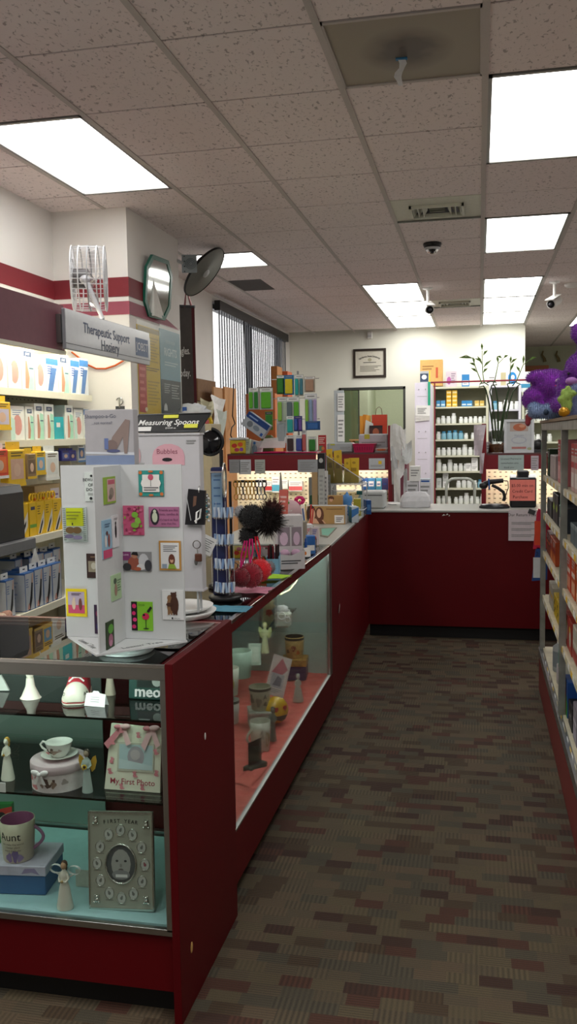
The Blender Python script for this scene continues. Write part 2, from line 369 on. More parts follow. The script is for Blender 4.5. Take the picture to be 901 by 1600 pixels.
t = thing('ceiling_light', 'added unseen ceiling light brightening the office behind the far wall window', 'ceiling light', (-1.2, 13.3, ZC-.03)); MB().box(-.3, .3, -.3, .3, -.02, .005, F2).build('frame', t); MB().add([(-.28, -.28, -.021), (.28, -.28, -.021), (.28, .28, -.021), (-.28, .28, -.021)], [(0, 3, 2, 1)], LAMPB).build('diffuser', t)  # unseen lamp, added to brighten the office
# unlit yellowed fixture
def dark_panel():
    m = bpy.data.materials.new('unlit_stained_diffuser'); m.use_nodes = True; nt = m.node_tree; L = nt.links.new; b = nt.nodes['Principled BSDF']
    tc = nt.nodes.new('ShaderNodeTexCoord'); mp = nt.nodes.new('ShaderNodeMapping'); mp.inputs['Scale'].default_value = (5.5, 5.0, 1); L(tc.outputs['Object'], mp.inputs[0])
    n = nt.nodes.new('ShaderNodeTexNoise'); n.inputs['Scale'].default_value = 7; n.inputs['Detail'].default_value = 2; L(tc.outputs['Object'], n.inputs[0])
    g = nt.nodes.new('ShaderNodeTexGradient'); g.gradient_type = 'SPHERICAL'; L(mp.outputs[0], g.inputs[0])
    ad = nt.nodes.new('ShaderNodeMath'); ad.operation = 'MULTIPLY'; L(n.outputs[0], ad.inputs[0]); L(g.outputs[0], ad.inputs[1])
    cr = nt.nodes.new('ShaderNodeValToRGB'); L(ad.outputs[0], cr.inputs[0]); e = cr.color_ramp.elements
    e[0].position = .0; e[0].color = rgb('#91897b'); e[1].position = .3; e[1].color = rgb('#5e5650')
    L(cr.outputs[0], b.inputs['Base Color']); b.inputs['Roughness'].default_value = .45
    return m
t = thing('unlit_ceiling_light', 'unlit brownish ceiling light panel with a dark stain, top of the picture', 'ceiling light', ((GX(0)+GX(1))/2, (GY(0)+GY(1))/2, ZC))
MB().box(-.274, .274, -.298, .298, .002, .008, dark_panel()).build('diffuser', t)
m = MB()
for q in ((-.275, .275, -.3, -.285), (-.275, .275, .285, .3), (-.275, -.268, -.3, .3), (.268, .275, -.3, .3)): m.box(q[0], q[1], q[2], q[3], -.003, .01, TBAR)
m.build('frame', t)
q = PZ(627, 92, ZC)
t = thing('paper_strip', 'white paper strip taped under the unlit ceiling panel', 'paper strip', (q.x, q.y, ZC+.002))
m = MB(); pts = []
for i in range(7):
    z = -.1*i/6; xx = .008*math.sin(i*1.3)-.004*i/2; pts.append((xx, .004*math.sin(i), z))
vs = []
for i, p in enumerate(pts): ww = .014-.004*(i % 3 == 2)-(.006 if i == 6 else 0); vs += [(p[0]-ww, p[1], p[2]), (p[0]+ww, p[1]+.004, p[2])]
m.add(vs+[(a, b_+.0012, c) for a, b_, c in vs], [(2*i, 2*i+1, 2*i+3, 2*i+2) for i in range(6)]+[(14+2*i, 16+2*i, 17+2*i, 15+2*i) for i in range(6)], PAPER); m.build('paper', t)
MB().box(-.022, .022, -.01, .01, -.004, 0, M('#1c6f9c', .5)).build('blue_tape', t)
# vents
def vent(k, j, label):
    x0, x1, y0, y1 = GX(k)+.013, GX(k+1)-.013, GY(j)+.006, GY(j+1)-.006; hx, hy = (x1-x0)/2, (y1-y0)/2
    t = thing('ceiling_vent', label, 'air vent', ((x0+x1)/2, (y0+y1)/2, ZC))
    PL = M('#c9cbbd', .5); m = MB()
    m.box(-hx, hx, -hy, -.13, 0, .01, PL).box(-hx, hx, .13, hy, 0, .01, PL).box(-hx, -.16, -.13, .13, 0, .01, PL).box(.16, hx, -.13, .13, 0, .01, PL)
    for a in ((-.17, .17, -.14, -.125), (-.17, .17, .125, .14), (-.17, -.155, -.14, .14), (.155, .17, -.14, .14)): m.box(a[0], a[1], a[2], a[3], -.018, .0, PL)
    m.box(-hx, hx, hy-.055, hy-.045, -.012, 0, STEEL)
    m.build('face_plate', t)
    MB().box(-.16, .16, -.13, .13, .08, .085, DGREY).build('duct', t)
    for i in range(10):
        xx = -.14+i*.031
        if abs(xx) < .05: continue
        m = MB(); m.T = TR(xx, 0, .01, ry=.5 if xx < 0 else -.5); m.box(-.001, .001, -.12, .12, -.025, .025, PL); m.build('louvre', t)
    for yy in (-.06, .0, .06):
        m = MB(); m.T = TR(0, yy, .01, rx=.6); m.box(-.05, .05, -.02, .02, -.001, .001, PL); m.build('louvre', t)
vent(0, 4, 'larger cream air vent in the ceiling ahead of the dome camera'); vent(0, 11, 'smaller distant air vent between the two runs of ceiling lights')
t = thing('return_grille', 'dark grey return grille in the ceiling near the blinds', 'grille', (GX(-3)+.17, (GY(8)+GY(9))/2, ZC))
m = MB(); m.box(-.15, .15, -.29, .29, .012, .02, M('#4c4a49', .8))
for i in range(16): m.box(-.15, .15, -.285+i*.037, -.27+i*.037, -.002, .012, M('#6a6664', .7))
m.build('grille', t); MB().box(.155, .40, -.298, .298, 0, .02, TILE).build('filler_tile', t)
# cameras
q = PZ(675, 380, ZC)
t = thing('dome_camera', 'black dome security camera on the ceiling past the large vent', 'camera', (q.x, q.y, ZC))
MB().lathe([(.068, 0), (.07, -.012), (.062, -.03), (.05, -.034)], BLACK, 24).build('housing', t)
MB().lathe([(.05, -.03), (.047, -.05), (.034, -.07), (.015, -.08), (0, -.082)], pane('smoked_dome', (.35, .35, .36, 1), 2.2, .03), 20).build('dome', t)
MB().ell((0, -.012, -.05), .03, M('#2a2a30', .2)).build('lens', t)
MB().lathe([(.058, -.034), (.056, -.045), (.05, -.05)], M('#b8b8ba', .4), 24).build('trim_ring', t)
def bullet(px, py, bx, by, label, rz):
    q = PZ(px, py, ZC-.002)
    t = thing('bullet_camera', label, 'camera', (q.x, q.y, ZC))
    s = q.y/1386.4; L = (by-py)*s
    MB().lathe([(.05, 0), (.05, -.012), (.02, -.02), (.014, -.03)], WHITE, 16).tube([(0, 0, -.01), (0, 0, -L+.05)], .014, WHITE, 10).build('mount', t)
    m = MB(); m.T = TR(0, 0, -L, rz=rz, rx=.35); m.tube([(0, .08, 0), (0, -.08, 0)], .045, WHITE, 16).tube([(0, -.08, 0), (0, -.085, 0)], .036, BLACK, 14).box(-.045, .045, -.11, .08, .045, .052, WHITE); m.build('camera_body', t)
    m = MB(); m.T = TR(0, 0, -L, rz=rz, rx=.35); m.tube([(0, -.085, 0), (0, -.092, 0)], .03, M('#1a1a1e', .15), 14); m.ell((0, -.094, 0), (.017, .01, .017), M('#44444c', .1)); m.build('lens', t)
bullet(668, 450, 669, 480, 'white bullet camera hanging beside the left run of ceiling lights', .3); bullet(866, 440, 866, 470, 'white bullet camera hanging right of the ceiling lights above the toys', -.5)
q = PZ(893, 443, ZC); tag(MB().lathe([(.07, 0), (.07, -.02), (.05, -.035), (0, -.038)], WHITE, 18).build('smoke_detector', loc=(q.x, q.y, ZC)), 'small white smoke detector on the ceiling at the right edge', 'smoke detector')
q = PY(578, 524, YF); t = thing('alarm_sensor', 'small white alarm sensor high on the far wall above the diploma', 'sensor', (q.x, YF, q.z))
MB().rbox(-.035, .035, -.06, 0, -.05, .05, WHITE, .01).build('sensor_case', t); MB().rbox(-.025, .025, -.065, -.058, -.035, .0, LGREY, .004).build('sensor_window', t)
# ================================================================== COUNTERS AND CASES
CASEBACK = M('#9fb0a8', .6, var=.04); CLOTHB = M('#a9d2d4', .8, bump=.1, bscale=40); CLOTHR = M('#e0685e', .75, var=.12, bump=.5, bscale=22, name='coral_tissue')
KICK = M('#0e0d0e', .6); TRIMW = M('#e4e4e0', .2, 1, .02)
# --- nearest glass case, facing the viewer
X0, X1, Y0, Y1 = -1.9, -.785, 2.17, 2.725
t = thing('glass_display_case', 'nearest glass gift case with a pale blue floor and dark red end panel', 'display case', ((X0+X1)/2, (Y0+Y1)/2, 0))
ox, oy = (X0+X1)/2, (Y0+Y1)/2
def part(mb, name, bevel=0, label=None, parent=None):
    mb.T = Matrix.Identity(4); mb.v = [v-Vector((ox, oy, 0)) for v in mb.v]; return mb.build(name, parent or t, label, bevel=bevel)
part(MB().box(X0, X1-.02, Y0+.012, Y1, .085, .262, LAM), 'base_cabinet', label='dark red base')
part(MB().box(X1-.022, X1, Y0-.004, Y1+.01, .0, 1.004, LAMD), 'end_panel', .0015, label='dark red end panel')
part(MB().box(X0, X1-.03, Y0+.06, Y1-.03, 0, .085, KICK), 'toe_kick', label='black toe kick')
part(MB().box(X0+.01, X1-.024, Y0+.02, Y1-.03, .262, .272, CLOTHB), 'case_floor', label='pale blue lining')
m = MB(); m.box(X0, X1-.022, Y0, Y0+.016, .957, .998, ALU).box(X0, X1-.022, Y0, Y0+.016, .250, .268, ALU).box(X1-.038, X1-.022, Y0, Y0+.014, .262, .96, ALU).box(X0, X1-.022, Y0-.003, Y0+.001, .99, 1.001, TRIMW)
m.box(X0, X1-.022, Y1-.02, Y1, .965, .998, M('#8e5a56', .4)).box(X0, X1-.022, Y1-.02, Y1, .262, .285, ALU).box(X1-.04, X1-.022, Y1-.02, Y1, .285, .965, ALU).box(X1-.03, X1-.022, Y0+.014, Y1-.02, .985, .999, ALU)
part(m, 'metal_frame', .001)
part(MB().box(X0, X1-.045, Y0+.017, Y1-.02, .993, .999, GLASS_G), 'top_glass')
part(MB().box(X0, X1-.038, Y0+.005, Y0+.008, .268, .957, GLASS), 'front_glass')
part(MB().box(X0, -1.235, Y1-.016, Y1-.012, .285, .965, M('#7f948c', .35, var=.02)), 'sliding_door', label='grey green sliding back door')
S1, S2 = .835, .605
for z in (S1, S2): m = MB(); m.box(X0, X1-.025, Y0+.04, Y1-.06, z-.006, z, GLASS_G).box(X0, X1-.025, Y0+.038, Y0+.04, z-.006, z, GLASS_E); part(m, 'glass_shelf')
part(MB().tube([(X1-.027, Y0+.1, S2-.012), (X1-.06, Y0+.1, S2-.012), (X1-.06, Y0+.1, S2-.03)], .004, CHROME, 6), 'shelf_bracket')
m = MB(); m.ell((X1+.0, Y0+.26, .72), (.0015, .006, .011), OFFW).ell((X1+.0, Y0+.09, .17), (.0015, .01, .016), KRAFT)
part(m, 'chip_marks', label='pale chips in the red laminate')
# --- second glass case, facing the aisle
X0, X1, Y0, Y1 = -1.36, -.79, 2.74, 4.73; ox, oy = (X0+X1)/2, (Y0+Y1)/2
t = thing('aisle_display_case', 'long glass case along the aisle with a coral tissue floor', 'display case', (ox, oy, 0))
part(MB().box(X0, X1, Y0, Y1, .1, .285, LAM), 'base_cabinet', label='dark red base')
part(MB().box(X0+.05, X1-.07, Y0, Y1, 0, .1, KICK), 'toe_kick', label='black toe kick')
part(MB().box(X0, X1, Y0-.002, Y0+.016, .28, .997, LAMD), 'end_panel', label='dark red end panel')
m = MB(); n = 60
for i in range(n):
    for j in range(14):
        pass
nx, ny = 14, 56; vs = []
for j in range(ny+1):
    for i in range(nx+1):
        u, v = i/nx, j/ny; x = X0+.02+(X1-.012-X0-.02)*u; y = Y0+.02+(Y1-.03-Y0-.02)*v
        vs.append((x, y, .292+.006*noise.noise(Vector((x*22, y*16, 0)))+.003*noise.noise(Vector((x*60, y*50, 3)))))
m.add(vs, [(j*(nx+1)+i, j*(nx+1)+i+1, (j+1)*(nx+1)+i+1, (j+1)*(nx+1)+i) for j in range(ny) for i in range(nx)], CLOTHR)
m.add([(-.90, 3.12, .30), (-.825, 3.09, .296), (-.80, 3.42, .298), (-.86, 3.44, .306), (-.85, 3.26, .315)], [(0, 1, 4), (1, 2, 4), (2, 3, 4), (3, 0, 4)], CLOTHR)
part(m, 'tissue_lining', label='crumpled coral tissue lining')
m = MB(); m.box(X1-.012, X1+.003, Y0, Y1, .958, .988, LAMD).box(X1-.014, X1+.005, Y0, Y1, .988, 1.0, TRIMW).box(X1-.012, X1+.002, Y0, Y1, .283, .292, ALU)
m.box(X1-.016, X1+.002, Y1-.055, Y1-.008, .29, .96, ALU).box(X1-.01, X1+.004, Y1-.008, Y1, .285, 1.0, STEEL).box(X0, X0+.012, Y0, Y1, .97, 1.0, ALU)
part(m, 'metal_frame', .001)
part(MB().box(X0, X1-.014, Y0+.01, Y1-.01, .99, .996, GLASS_G), 'top_glass')
part(MB().box(X1-.006, X1-.003, Y0+.016, Y1-.05, .29, .96, GLASS), 'front_glass')
part(MB().box(X0, X0+.006, Y0+.016, Y1-.02, .29, .97, M('#9eb5ab', .45, var=.03)), 'back_door', label='pale green back door')
part(MB().box(X0, X1-.016, Y1-.03, Y1-.006, .29, .985, M('#b9cbc3', .5, var=.02)), 'inner_end_panel', label='pale green inner end')
SH = .66
m = MB(); m.box(X0+.01, -.97, Y0+.02, Y1-.07, SH-.006, SH, GLASS_G).box(-.97, -.968, Y0+.02, Y1-.07, SH-.006, SH, GLASS_E); part(m, 'glass_shelf')
part(MB().box(X1-.05, X1-.012, Y0+.02, Y1-.06, .975, .985, ALU), 'lamp_housing'); lamp = part(MB().tube([(X1-.03, Y0+.06, .964), (X1-.03, Y1-.1, .964)], .008, emission('case_tube_light', (.9, 1, .94, 1), 42), 10), 'tube_lamp')
pts = [PX(*p, -.83) for p in ((438, 929), (452, 922), (462, 910), (467, 900), (468, 893))]
part(MB().tube([tuple(p) for p in pts], .0035, M('#f2ecb8', .3, emit=1.2), 6), 'tube_glow', label='curved pale rope light under the top')  # glowing strip models the curved reflection of the case tube
# lamps of the nearest case too
X0, X1, Y0, Y1 = -1.9, -.785, 2.17, 2.725; t0 = bpy.data.objects['glass_display_case']; ox, oy = (X0+X1)/2, (Y0+Y1)/2
part(MB().tube([(X0+.05, Y0+.03, .972), (X1-.1, Y0+.03, .972)], .008, emission('front_case_tube', (.9, 1, .95, 1), 26), 8), 'tube_lamp', parent=t0)
# --- solid red counter, L shaped: side run and far run
TOPM = M('#a9aaa5', .3, var=.05, scale=6, name='grey_laminate_top')
a, b2, c2 = (-.79, 4.735), (-.845, 6.87), (-.845, 7.5)
t = thing('side_counter', 'solid dark red counter run behind the long glass case', 'counter', (-1.1, 5.6, 0)); ox, oy = -1.1, 5.6
def pr(pts, z0, z1, m): q = MB(); q.T = TR(0, 0, z0); q.prism(pts, z1-z0, m, 'z'); return q
o = pr([a, b2, (-1.25, 6.87), (-1.25, 4.735)], .1, .985, LAM); part(o, 'counter_body', label='dark red laminate body')
part(pr([(a[0]-.07, a[1]), (b2[0]-.07, b2[1]), (-1.25, 6.87), (-1.25, 4.735)], 0, .1, KICK), 'toe_kick')
part(pr([(a[0]+.004, a[1]), (b2[0]+.004, b2[1]), (b2[0], 7.5), (-1.5, 7.5), (-1.5, 4.735)], .985, 1.0, TOPM), 'counter_top', .002, label='grey laminate top')
part(MB().add([(-.788, 5.02, .62), (-.7925, 5.06, .6), (-.7965, 5.05, .56), (-.792, 5.01, .56)], [(0, 1, 2, 3)], OFFW), 'scratch', label='pale scratch')
t = thing('far_counter', 'dark red counter across the end of the aisle with black kick', 'counter', (.3, 7.2, 0)); ox, oy = .3, 7.2
part(MB().box(-.845, 1.9, 6.87, 7.5, .1, .985, LAM), 'counter_body'); part(MB().box(-.845, 1.9, 6.87+.05, 7.5, 0, .1, KICK), 'toe_kick')
part(MB().box(-.84, 1.9, 6.862, 7.52, .985, 1.0, TOPM), 'counter_top', .002, label='grey laminate top')
m = MB(); q = PY(690, 800, 6.868)
for i, (dx, dz, s) in enumerate([(0, 0, .014), (.03, .005, .01), (.05, -.004, .006)]): m.add([(q.x+dx, 6.866, q.z+dz-.03), (q.x+dx+s*2, 6.866, q.z+dz-.025), (q.x+dx+s, 6.866, q.z+dz-.015)], [(0, 1, 2)], OFFW)
part(m, 'scratch', label='pale scratches')
# ================================================================== HOSIERY WALL SHELVING (left)
PEG = M('#d9d2b8', .6); CREAM = M('#e0ddcc', .5, var=.03); VAL = M('#7b4a56', .6, var=.05, name='mauve_valance')
gx = -2.62; t = thing('wall_shelving', 'cream wall shelving of hosiery with a mauve valance at left', 'shelving', (-2.42, 3.9, 0)); ox, oy = -2.42, 3.9
m = MB(); m.box(gx-.01, gx, 2.9, 5.15, .1, 2.3, PEG)
HOLE = M('#8b8672', .8)
for i in range(15):
    for j in range(24): m.box(gx, gx+.001, 3.9+j*.046, 3.912+j*.046, 1.6+i*.045, 1.607+i*.045, HOLE)
part(m, 'pegboard_back', label='perforated cream back panel')
part(MB().box(gx, -2.5, 5.14, 5.16, .1, 2.2, CREAM), 'end_panel')
part(MB().box(gx, -2.18, 2.9, 5.02, 0, .12, M('#4a2a2c', .6)), 'base')
for z, xf in ((.71, -2.26), (1.08, -2.3), (1.59, -2.34), (1.855, -2.34)):
    m = MB(); m.box(gx, xf, 2.9, 5.14, z-.012, z, CREAM).box(xf-.004, xf+.006, 2.9, 5.14, z-.034, z+.004, CREAM)
    part(m, 'shelf', .001)
m = MB(); m.box(-2.06, -2.045, 2.9, 4.2, 2.035, 2.25, VAL).box(gx, -2.045, 2.9, 4.2, 2.25, 2.262, VAL).box(-2.064, -2.04, 2.9, 4.2, 2.018, 2.036, CREAM)
part(m, 'valance', label='mauve valance board')
part(MB().tube([(-2.2, 2.95, 2.19), (-2.2, 5.1, 2.19)], .014, emission('shelf_tube_light', (1, .94, .72, 1), 70), 10), 'tube_lamp')
part(MB().box(-2.24, -2.16, 2.95, 5.1, 2.21, 2.23, WHITE), 'lamp_housing')
# ================================================================== PHARMACY PARTITION behind the far counter
YP = 8.0; PEGW = M('#efe7c8', .6); RB = M('#7a1220', .45, name='red_partition')
def bay(x0, x1, label, nm, zt=1.425):
    global ox, oy
    ox, oy = (x0+x1)/2, YP+.1
    t = thing('partition_unit', label, 'partition', (ox, oy, 0))
    def pt(mb, name, lab=None): mb.v = [v-Vector((ox, oy, 0)) for v in mb.v]; return mb.build(name, t, lab)
    pt(MB().box(x0, x1, YP, YP+.35, zt-.015, zt, M('#5a3436', .5)), 'top_shelf')
    pt(MB().box(x0, x1, YP, YP+.015, 1.265, zt-.015, RB), 'header_board', 'dark red header board')
    m = MB(); m.box(x0, x1, YP+.33, YP+.345, .6, zt-.015, PEGW); nh = int((x1-x0)/.05)
    for i in range(13):
        for j in range(nh): m.box(x0+.02+j*.05, x0+.04+j*.05, YP+.328, YP+.33, .78+i*.04, .79+i*.04, M('#8c8468', .8))
    pt(m, 'pegboard', 'lit cream pegboard')
    pt(MB().box(x0, x1, YP, YP+.345, .1, .62, RB), 'base_cabinet')
    pt(MB().box(x0, x1, YP+.05, YP+.33, .84, .855, CREAM), 'shelf')
    pt(MB().tube([(x0+.04, YP+.05, 1.3), (x1-.04, YP+.05, 1.3)], .012, emission('partition_tube_'+nm, (1, .96, .84, 1), 46), 8), 'tube_lamp')
    return t
bay(-2.3, -1.46, 'dark red partition bay with a lit pegboard under the hanging blister packs', 'a')
bay(-1.42, -.8, 'dark red partition bay with a lit pegboard under the pink basket', 'b')
bay(.06, 1.2, 'dark red partition bay with pegboard behind the card printer', 'c', 1.405)
def post(x0, x1, z1, label):
    o = MB().rbox(-(x1-x0)/2, (x1-x0)/2, 0, .5, 0, z1, RB, .004).build('partition_post', loc=((x0+x1)/2, YP-.02, 0)); return tag(o, label, 'post')
post(-.8, -.765, 1.665, 'dark red upright left of the gap in the partition, behind curled papers')
tag(MB().rbox(-.03, .03, 0, .3, 0, 1.45, M('#8b4a5a', .5), .004).build('partition_post', loc=(-.675, YP+.1, 0)), 'mauve upright right of the curled papers', 'post')
post(.02, .06, 1.665, 'dark red upright right of the gap in the partition')
# swing arch
t = thing('counter_gate_hoop', 'pale metal hoop rising behind the far counter before the bottle shelves', 'rail', (-.12, 7.8, 0))
q0, q1, q2 = PY(697, 785, 7.8), PY(741, 785, 7.8), PY(720, 748, 7.8)
x0, x1, zt = q0.x+.12, q1.x+.12, q2.z
MB().tube([(x0, 0, 0), (x0, 0, zt-.06), (x0+.012, 0, zt-.025), (x0+.045, 0, zt-.004), (x0+.08, 0, zt), (x1-.08, 0, zt), (x1-.045, 0, zt-.004), (x1-.012, 0, zt-.025), (x1, 0, zt-.06), (x1, 0, 0)], .012, M('#c7cfc4', .4), 8).build('hoop', t)
MB().box(x0-.04, x0+.04, -.15, .15, 0, .02, DGREY).box(x1-.04, x1+.04, -.15, .15, 0, .02, DGREY).build('foot', t)
# ================================================================== BOTTLE SHELVES on the far wall
ysf = 12.0; BEI = M('#cbcbb4', .5, var=.03); zs = [2.167, 1.93, 1.71, 1.498, 1.285, 1.075, .85, .635]
def shelf_unit(x0, x1, zl, label, mat, depth=.35):
    global ox, oy
    ox, oy = (x0+x1)/2, ysf+depth/2
    t = thing('pharmacy_shelving', label, 'shelving', (ox, oy, 0))
    def pt(mb, name, lab=None): mb.v = [v-Vector((ox, oy, 0)) for v in mb.v]; return mb.build(name, t, lab)
    pt(MB().box(x0, x1, ysf+depth, ysf+depth+.01, 0, zl[0], M('#a3a48e', .6)), 'back_panel')
    for xa in (x0, x1-.03): pt(MB().box(xa, xa+.03, ysf, ysf+depth, 0, zl[0], mat), 'upright')
    for z in zl: pt(MB().box(x0+.03, x1-.03, ysf-.004, ysf+depth, z-.022, z, mat), 'shelf')
    return t
shelf_unit(-.61, .115, [2.19]+zs[1:], 'beige shelving of white pill bottles seen through the partition gap', BEI)
z2 = [2.19, 1.88, 1.63, 1.4, 1.17, .95]
shelf_unit(.125, .53, z2, 'narrow bluish white shelving behind the bamboo plant', M('#d4d4de', .5))
shelf_unit(.54, 1.3, [2.1, 1.72, 1.45, 1.2, .95], 'pale shelving at the right behind the plush toys', M('#c9ccb8', .5), .3)
for o_ in bpy.data.objects:
    if o_.get('label', '').startswith('pale shelving at the right'): pass
# white upright rack of binders in front-left of the shelves
x0, z0, w0, h0 = rect(648, 598, 671, 800, 11.2)
t = thing('white_file_tower', 'tall narrow lilac white cabinet left of the bottle shelves', 'cabinet', (x0, 11.2, 0))
LIL = M('#d8d3e2', .5, var=.03); zt = z0+h0; ZTOW = zt
m = MB(); m.box(-w0/2, w0/2, 0, 1.15, 0, zt, LIL); m.build('cabinet_body', t)
m = MB()
for i in range(5): m.add([(-w0/2+.03, -.001, 1.0+i*.26), (w0/2-.03, -.001, 1.0+i*.26), (w0/2-.03, -.001, 1.004+i*.26), (-w0/2+.03, -.001, 1.004+i*.26)], [(0, 1, 2, 3)], GREY); m.ell((w0/2-.05, -.005, 1.09+i*.26), .006, GREY).ell((-w0/2+.05, -.005, 1.09+i*.26), .006, GREY)
m.build('drawer_lines', t)
m = MB(); z = 1.87
for i in range(4): m.T = TR(-.01+.006*i, -.01-.004*i, z+.02*i, ry=.04*(i-2)); m.box(-w0/2+.01, w0/2, -.004, 0, -.13, 0, PAPER)
m.T = TR(); m.art(w0, .13, -.028, [('l', .2, .2, .8, .8, 4, GREY)], z0=z-.07); m.build('taped_papers', t, 'white papers taped on')
MB().box(w0/2-.02, w0/2+.005, -.02, .1, 1.93, 2.22, M('#1c9a78', .5)).build('green_folder', t)
# ================================================================== RIGHT SHELF UNIT (aisle)
XS = .365; ys0, ys1 = 2.6, 5.6; zr = [.275, .60, .87, 1.10, 1.33]; SIDE = M('#7a2f2c', .5, var=.05); TAPE = M('#8f908a', .4, .4, var=.35, scale=14, name='worn_metal_strip')
ox, oy = XS+.3, 4.2
t = thing('aisle_shelving', 'metal framed merchandise shelving along the right of the aisle', 'shelving', (ox, oy, 0))
part(MB().box(XS, XS+1.0, ys0, ys1, 0, .215, SIDE), 'base', label='brick red base board')
part(MB().box(XS-.004, XS+.02, ys0, ys1+.004, .215, .265, M('#a6a8ac', .25, .9, var=.3, scale=10)), 'base_rail', label='scuffed steel base rail')
for y in (2.9, 4.235, 5.55):
    m = MB(); m.box(XS, XS+.03, y-.016, y+.016, .26, 1.62, TAPE)
    for z in (.5, .9, 1.2, 1.45): m.box(XS-.001, XS+.001, y-.01, y+.01, z, z+.08, M('#5f8a78', .5))
    part(m, 'front_post', .002, label='worn metal post')
    part(MB().box(XS+.42, XS+.45, y-.012, y+.012, .26, 1.62, TAPE), 'rear_post')
m = MB(); m.box(XS, XS+.03, ys0, ys1, 1.60, 1.64, TAPE).box(XS, XS+.95, ys1-.03, ys1, 1.60, 1.64, TAPE).box(XS+.42, XS+.45, ys0, ys1, 1.60, 1.64, TAPE); part(m, 'top_rail', .002)
part(MB().box(XS-.01, XS+.95, ys0, ys1-.05, 1.641, 1.656, M('#7f6a52', .7)), 'top_board', label='brown top board')
CRS = M('#cfc7ad', .55, var=.15, scale=20)
SHV = []
for z in zr[1:]:
    m = MB(); m.box(XS+.02, XS+.44, ys0, ys1-.03, z-.012, z, CRS).box(XS+.012, XS+.022, ys0, ys1-.03, z-.03, z+.003, CRS); SHV.append(part(m, 'shelf'))
SHV.insert(0, part(MB().box(XS+.02, XS+.9, ys0, ys1-.03, .255, .275, CRS), 'bottom_shelf'))
TG = []
for k_, q_ in enumerate([PAPER, YELLOW, M('#d8cfae', .7)]): TG.append(None)
for z in zr:
    for i in range(19):
        y = 3.42+i*.108+.02*((i*7) % 3)
        k_ = [0, 1, 0, 2][(i+int(z*10)) % 4]
        if TG[k_] is None: o = MB().box(-.0007, .0007, 0, .055, -.012, .012, [PAPER, YELLOW, M('#c8bc98', .7)][k_]).build('price_tag', t); TG[k_] = o
        else: o = TG[k_].copy(); C.objects.link(o)
        o.location = (XS+.0112-ox, y-oy, z-.014); o.parent = SHV[zr.index(z)]

# ================================================================== HELPERS FOR GOODS
def on(px, py, z): p = PZ(px, py, z); p.z = z; return p
def pxm(p): return (Vector(p)-CAM).dot(FW)/FPX
def carton(name, label, cat, loc, w, d, h, mat, spec=(), rotz=0, group=None, side=None, top=None, bev=.0015, rot=None, sidespec=None):
    """a printed box: origin at the middle of its base, front towards -y"""
    m = MB(); m.rbox(-w/2, w/2, -d/2, d/2, 0, h, mat, bev)
    m.art(w, h, -d/2, spec)
    if side: m.poly([(w/2+.0004, -d/2, .002), (w/2+.0004, d/2, .002), (w/2+.0004, d/2, h-.002), (w/2+.0004, -d/2, h-.002)], side); m.poly([(-w/2-.0004, -d/2, .002), (-w/2-.0004, -d/2, h-.002), (-w/2-.0004, d/2, h-.002), (-w/2-.0004, d/2, .002)], side)
    if top: m.poly([(-w/2, -d/2, h+.0004), (w/2, -d/2, h+.0004), (w/2, d/2, h+.0004), (-w/2, d/2, h+.0004)], top)
    if sidespec:
        m.T = TR(w/2+.0003, 0, 0, rz=PI/2); m.art(d, h, 0, sidespec); m.T = TR()
    o = m.build(name); o.location = loc
    o.rotation_euler = rot if rot else (0, 0, rotz)
    return tag(o, label, cat, group)
def card_flat(name, label, cat, origin, w, h, T, mat, spec, thick=.003, group=None):
    m = MB(); m.box(-w/2, w/2, -thick, 0, 0, h, mat); m.art(w, h, -thick, spec)
    o = m.build(name); o.matrix_world = T; return tag(o, label, cat, group)
SKIN = M('#c79f7c', .6); HAIRB = M('#4d3626', .7); CERAM = M('#e6e1d2', .45); CERG = M('#cfd4cc', .5)
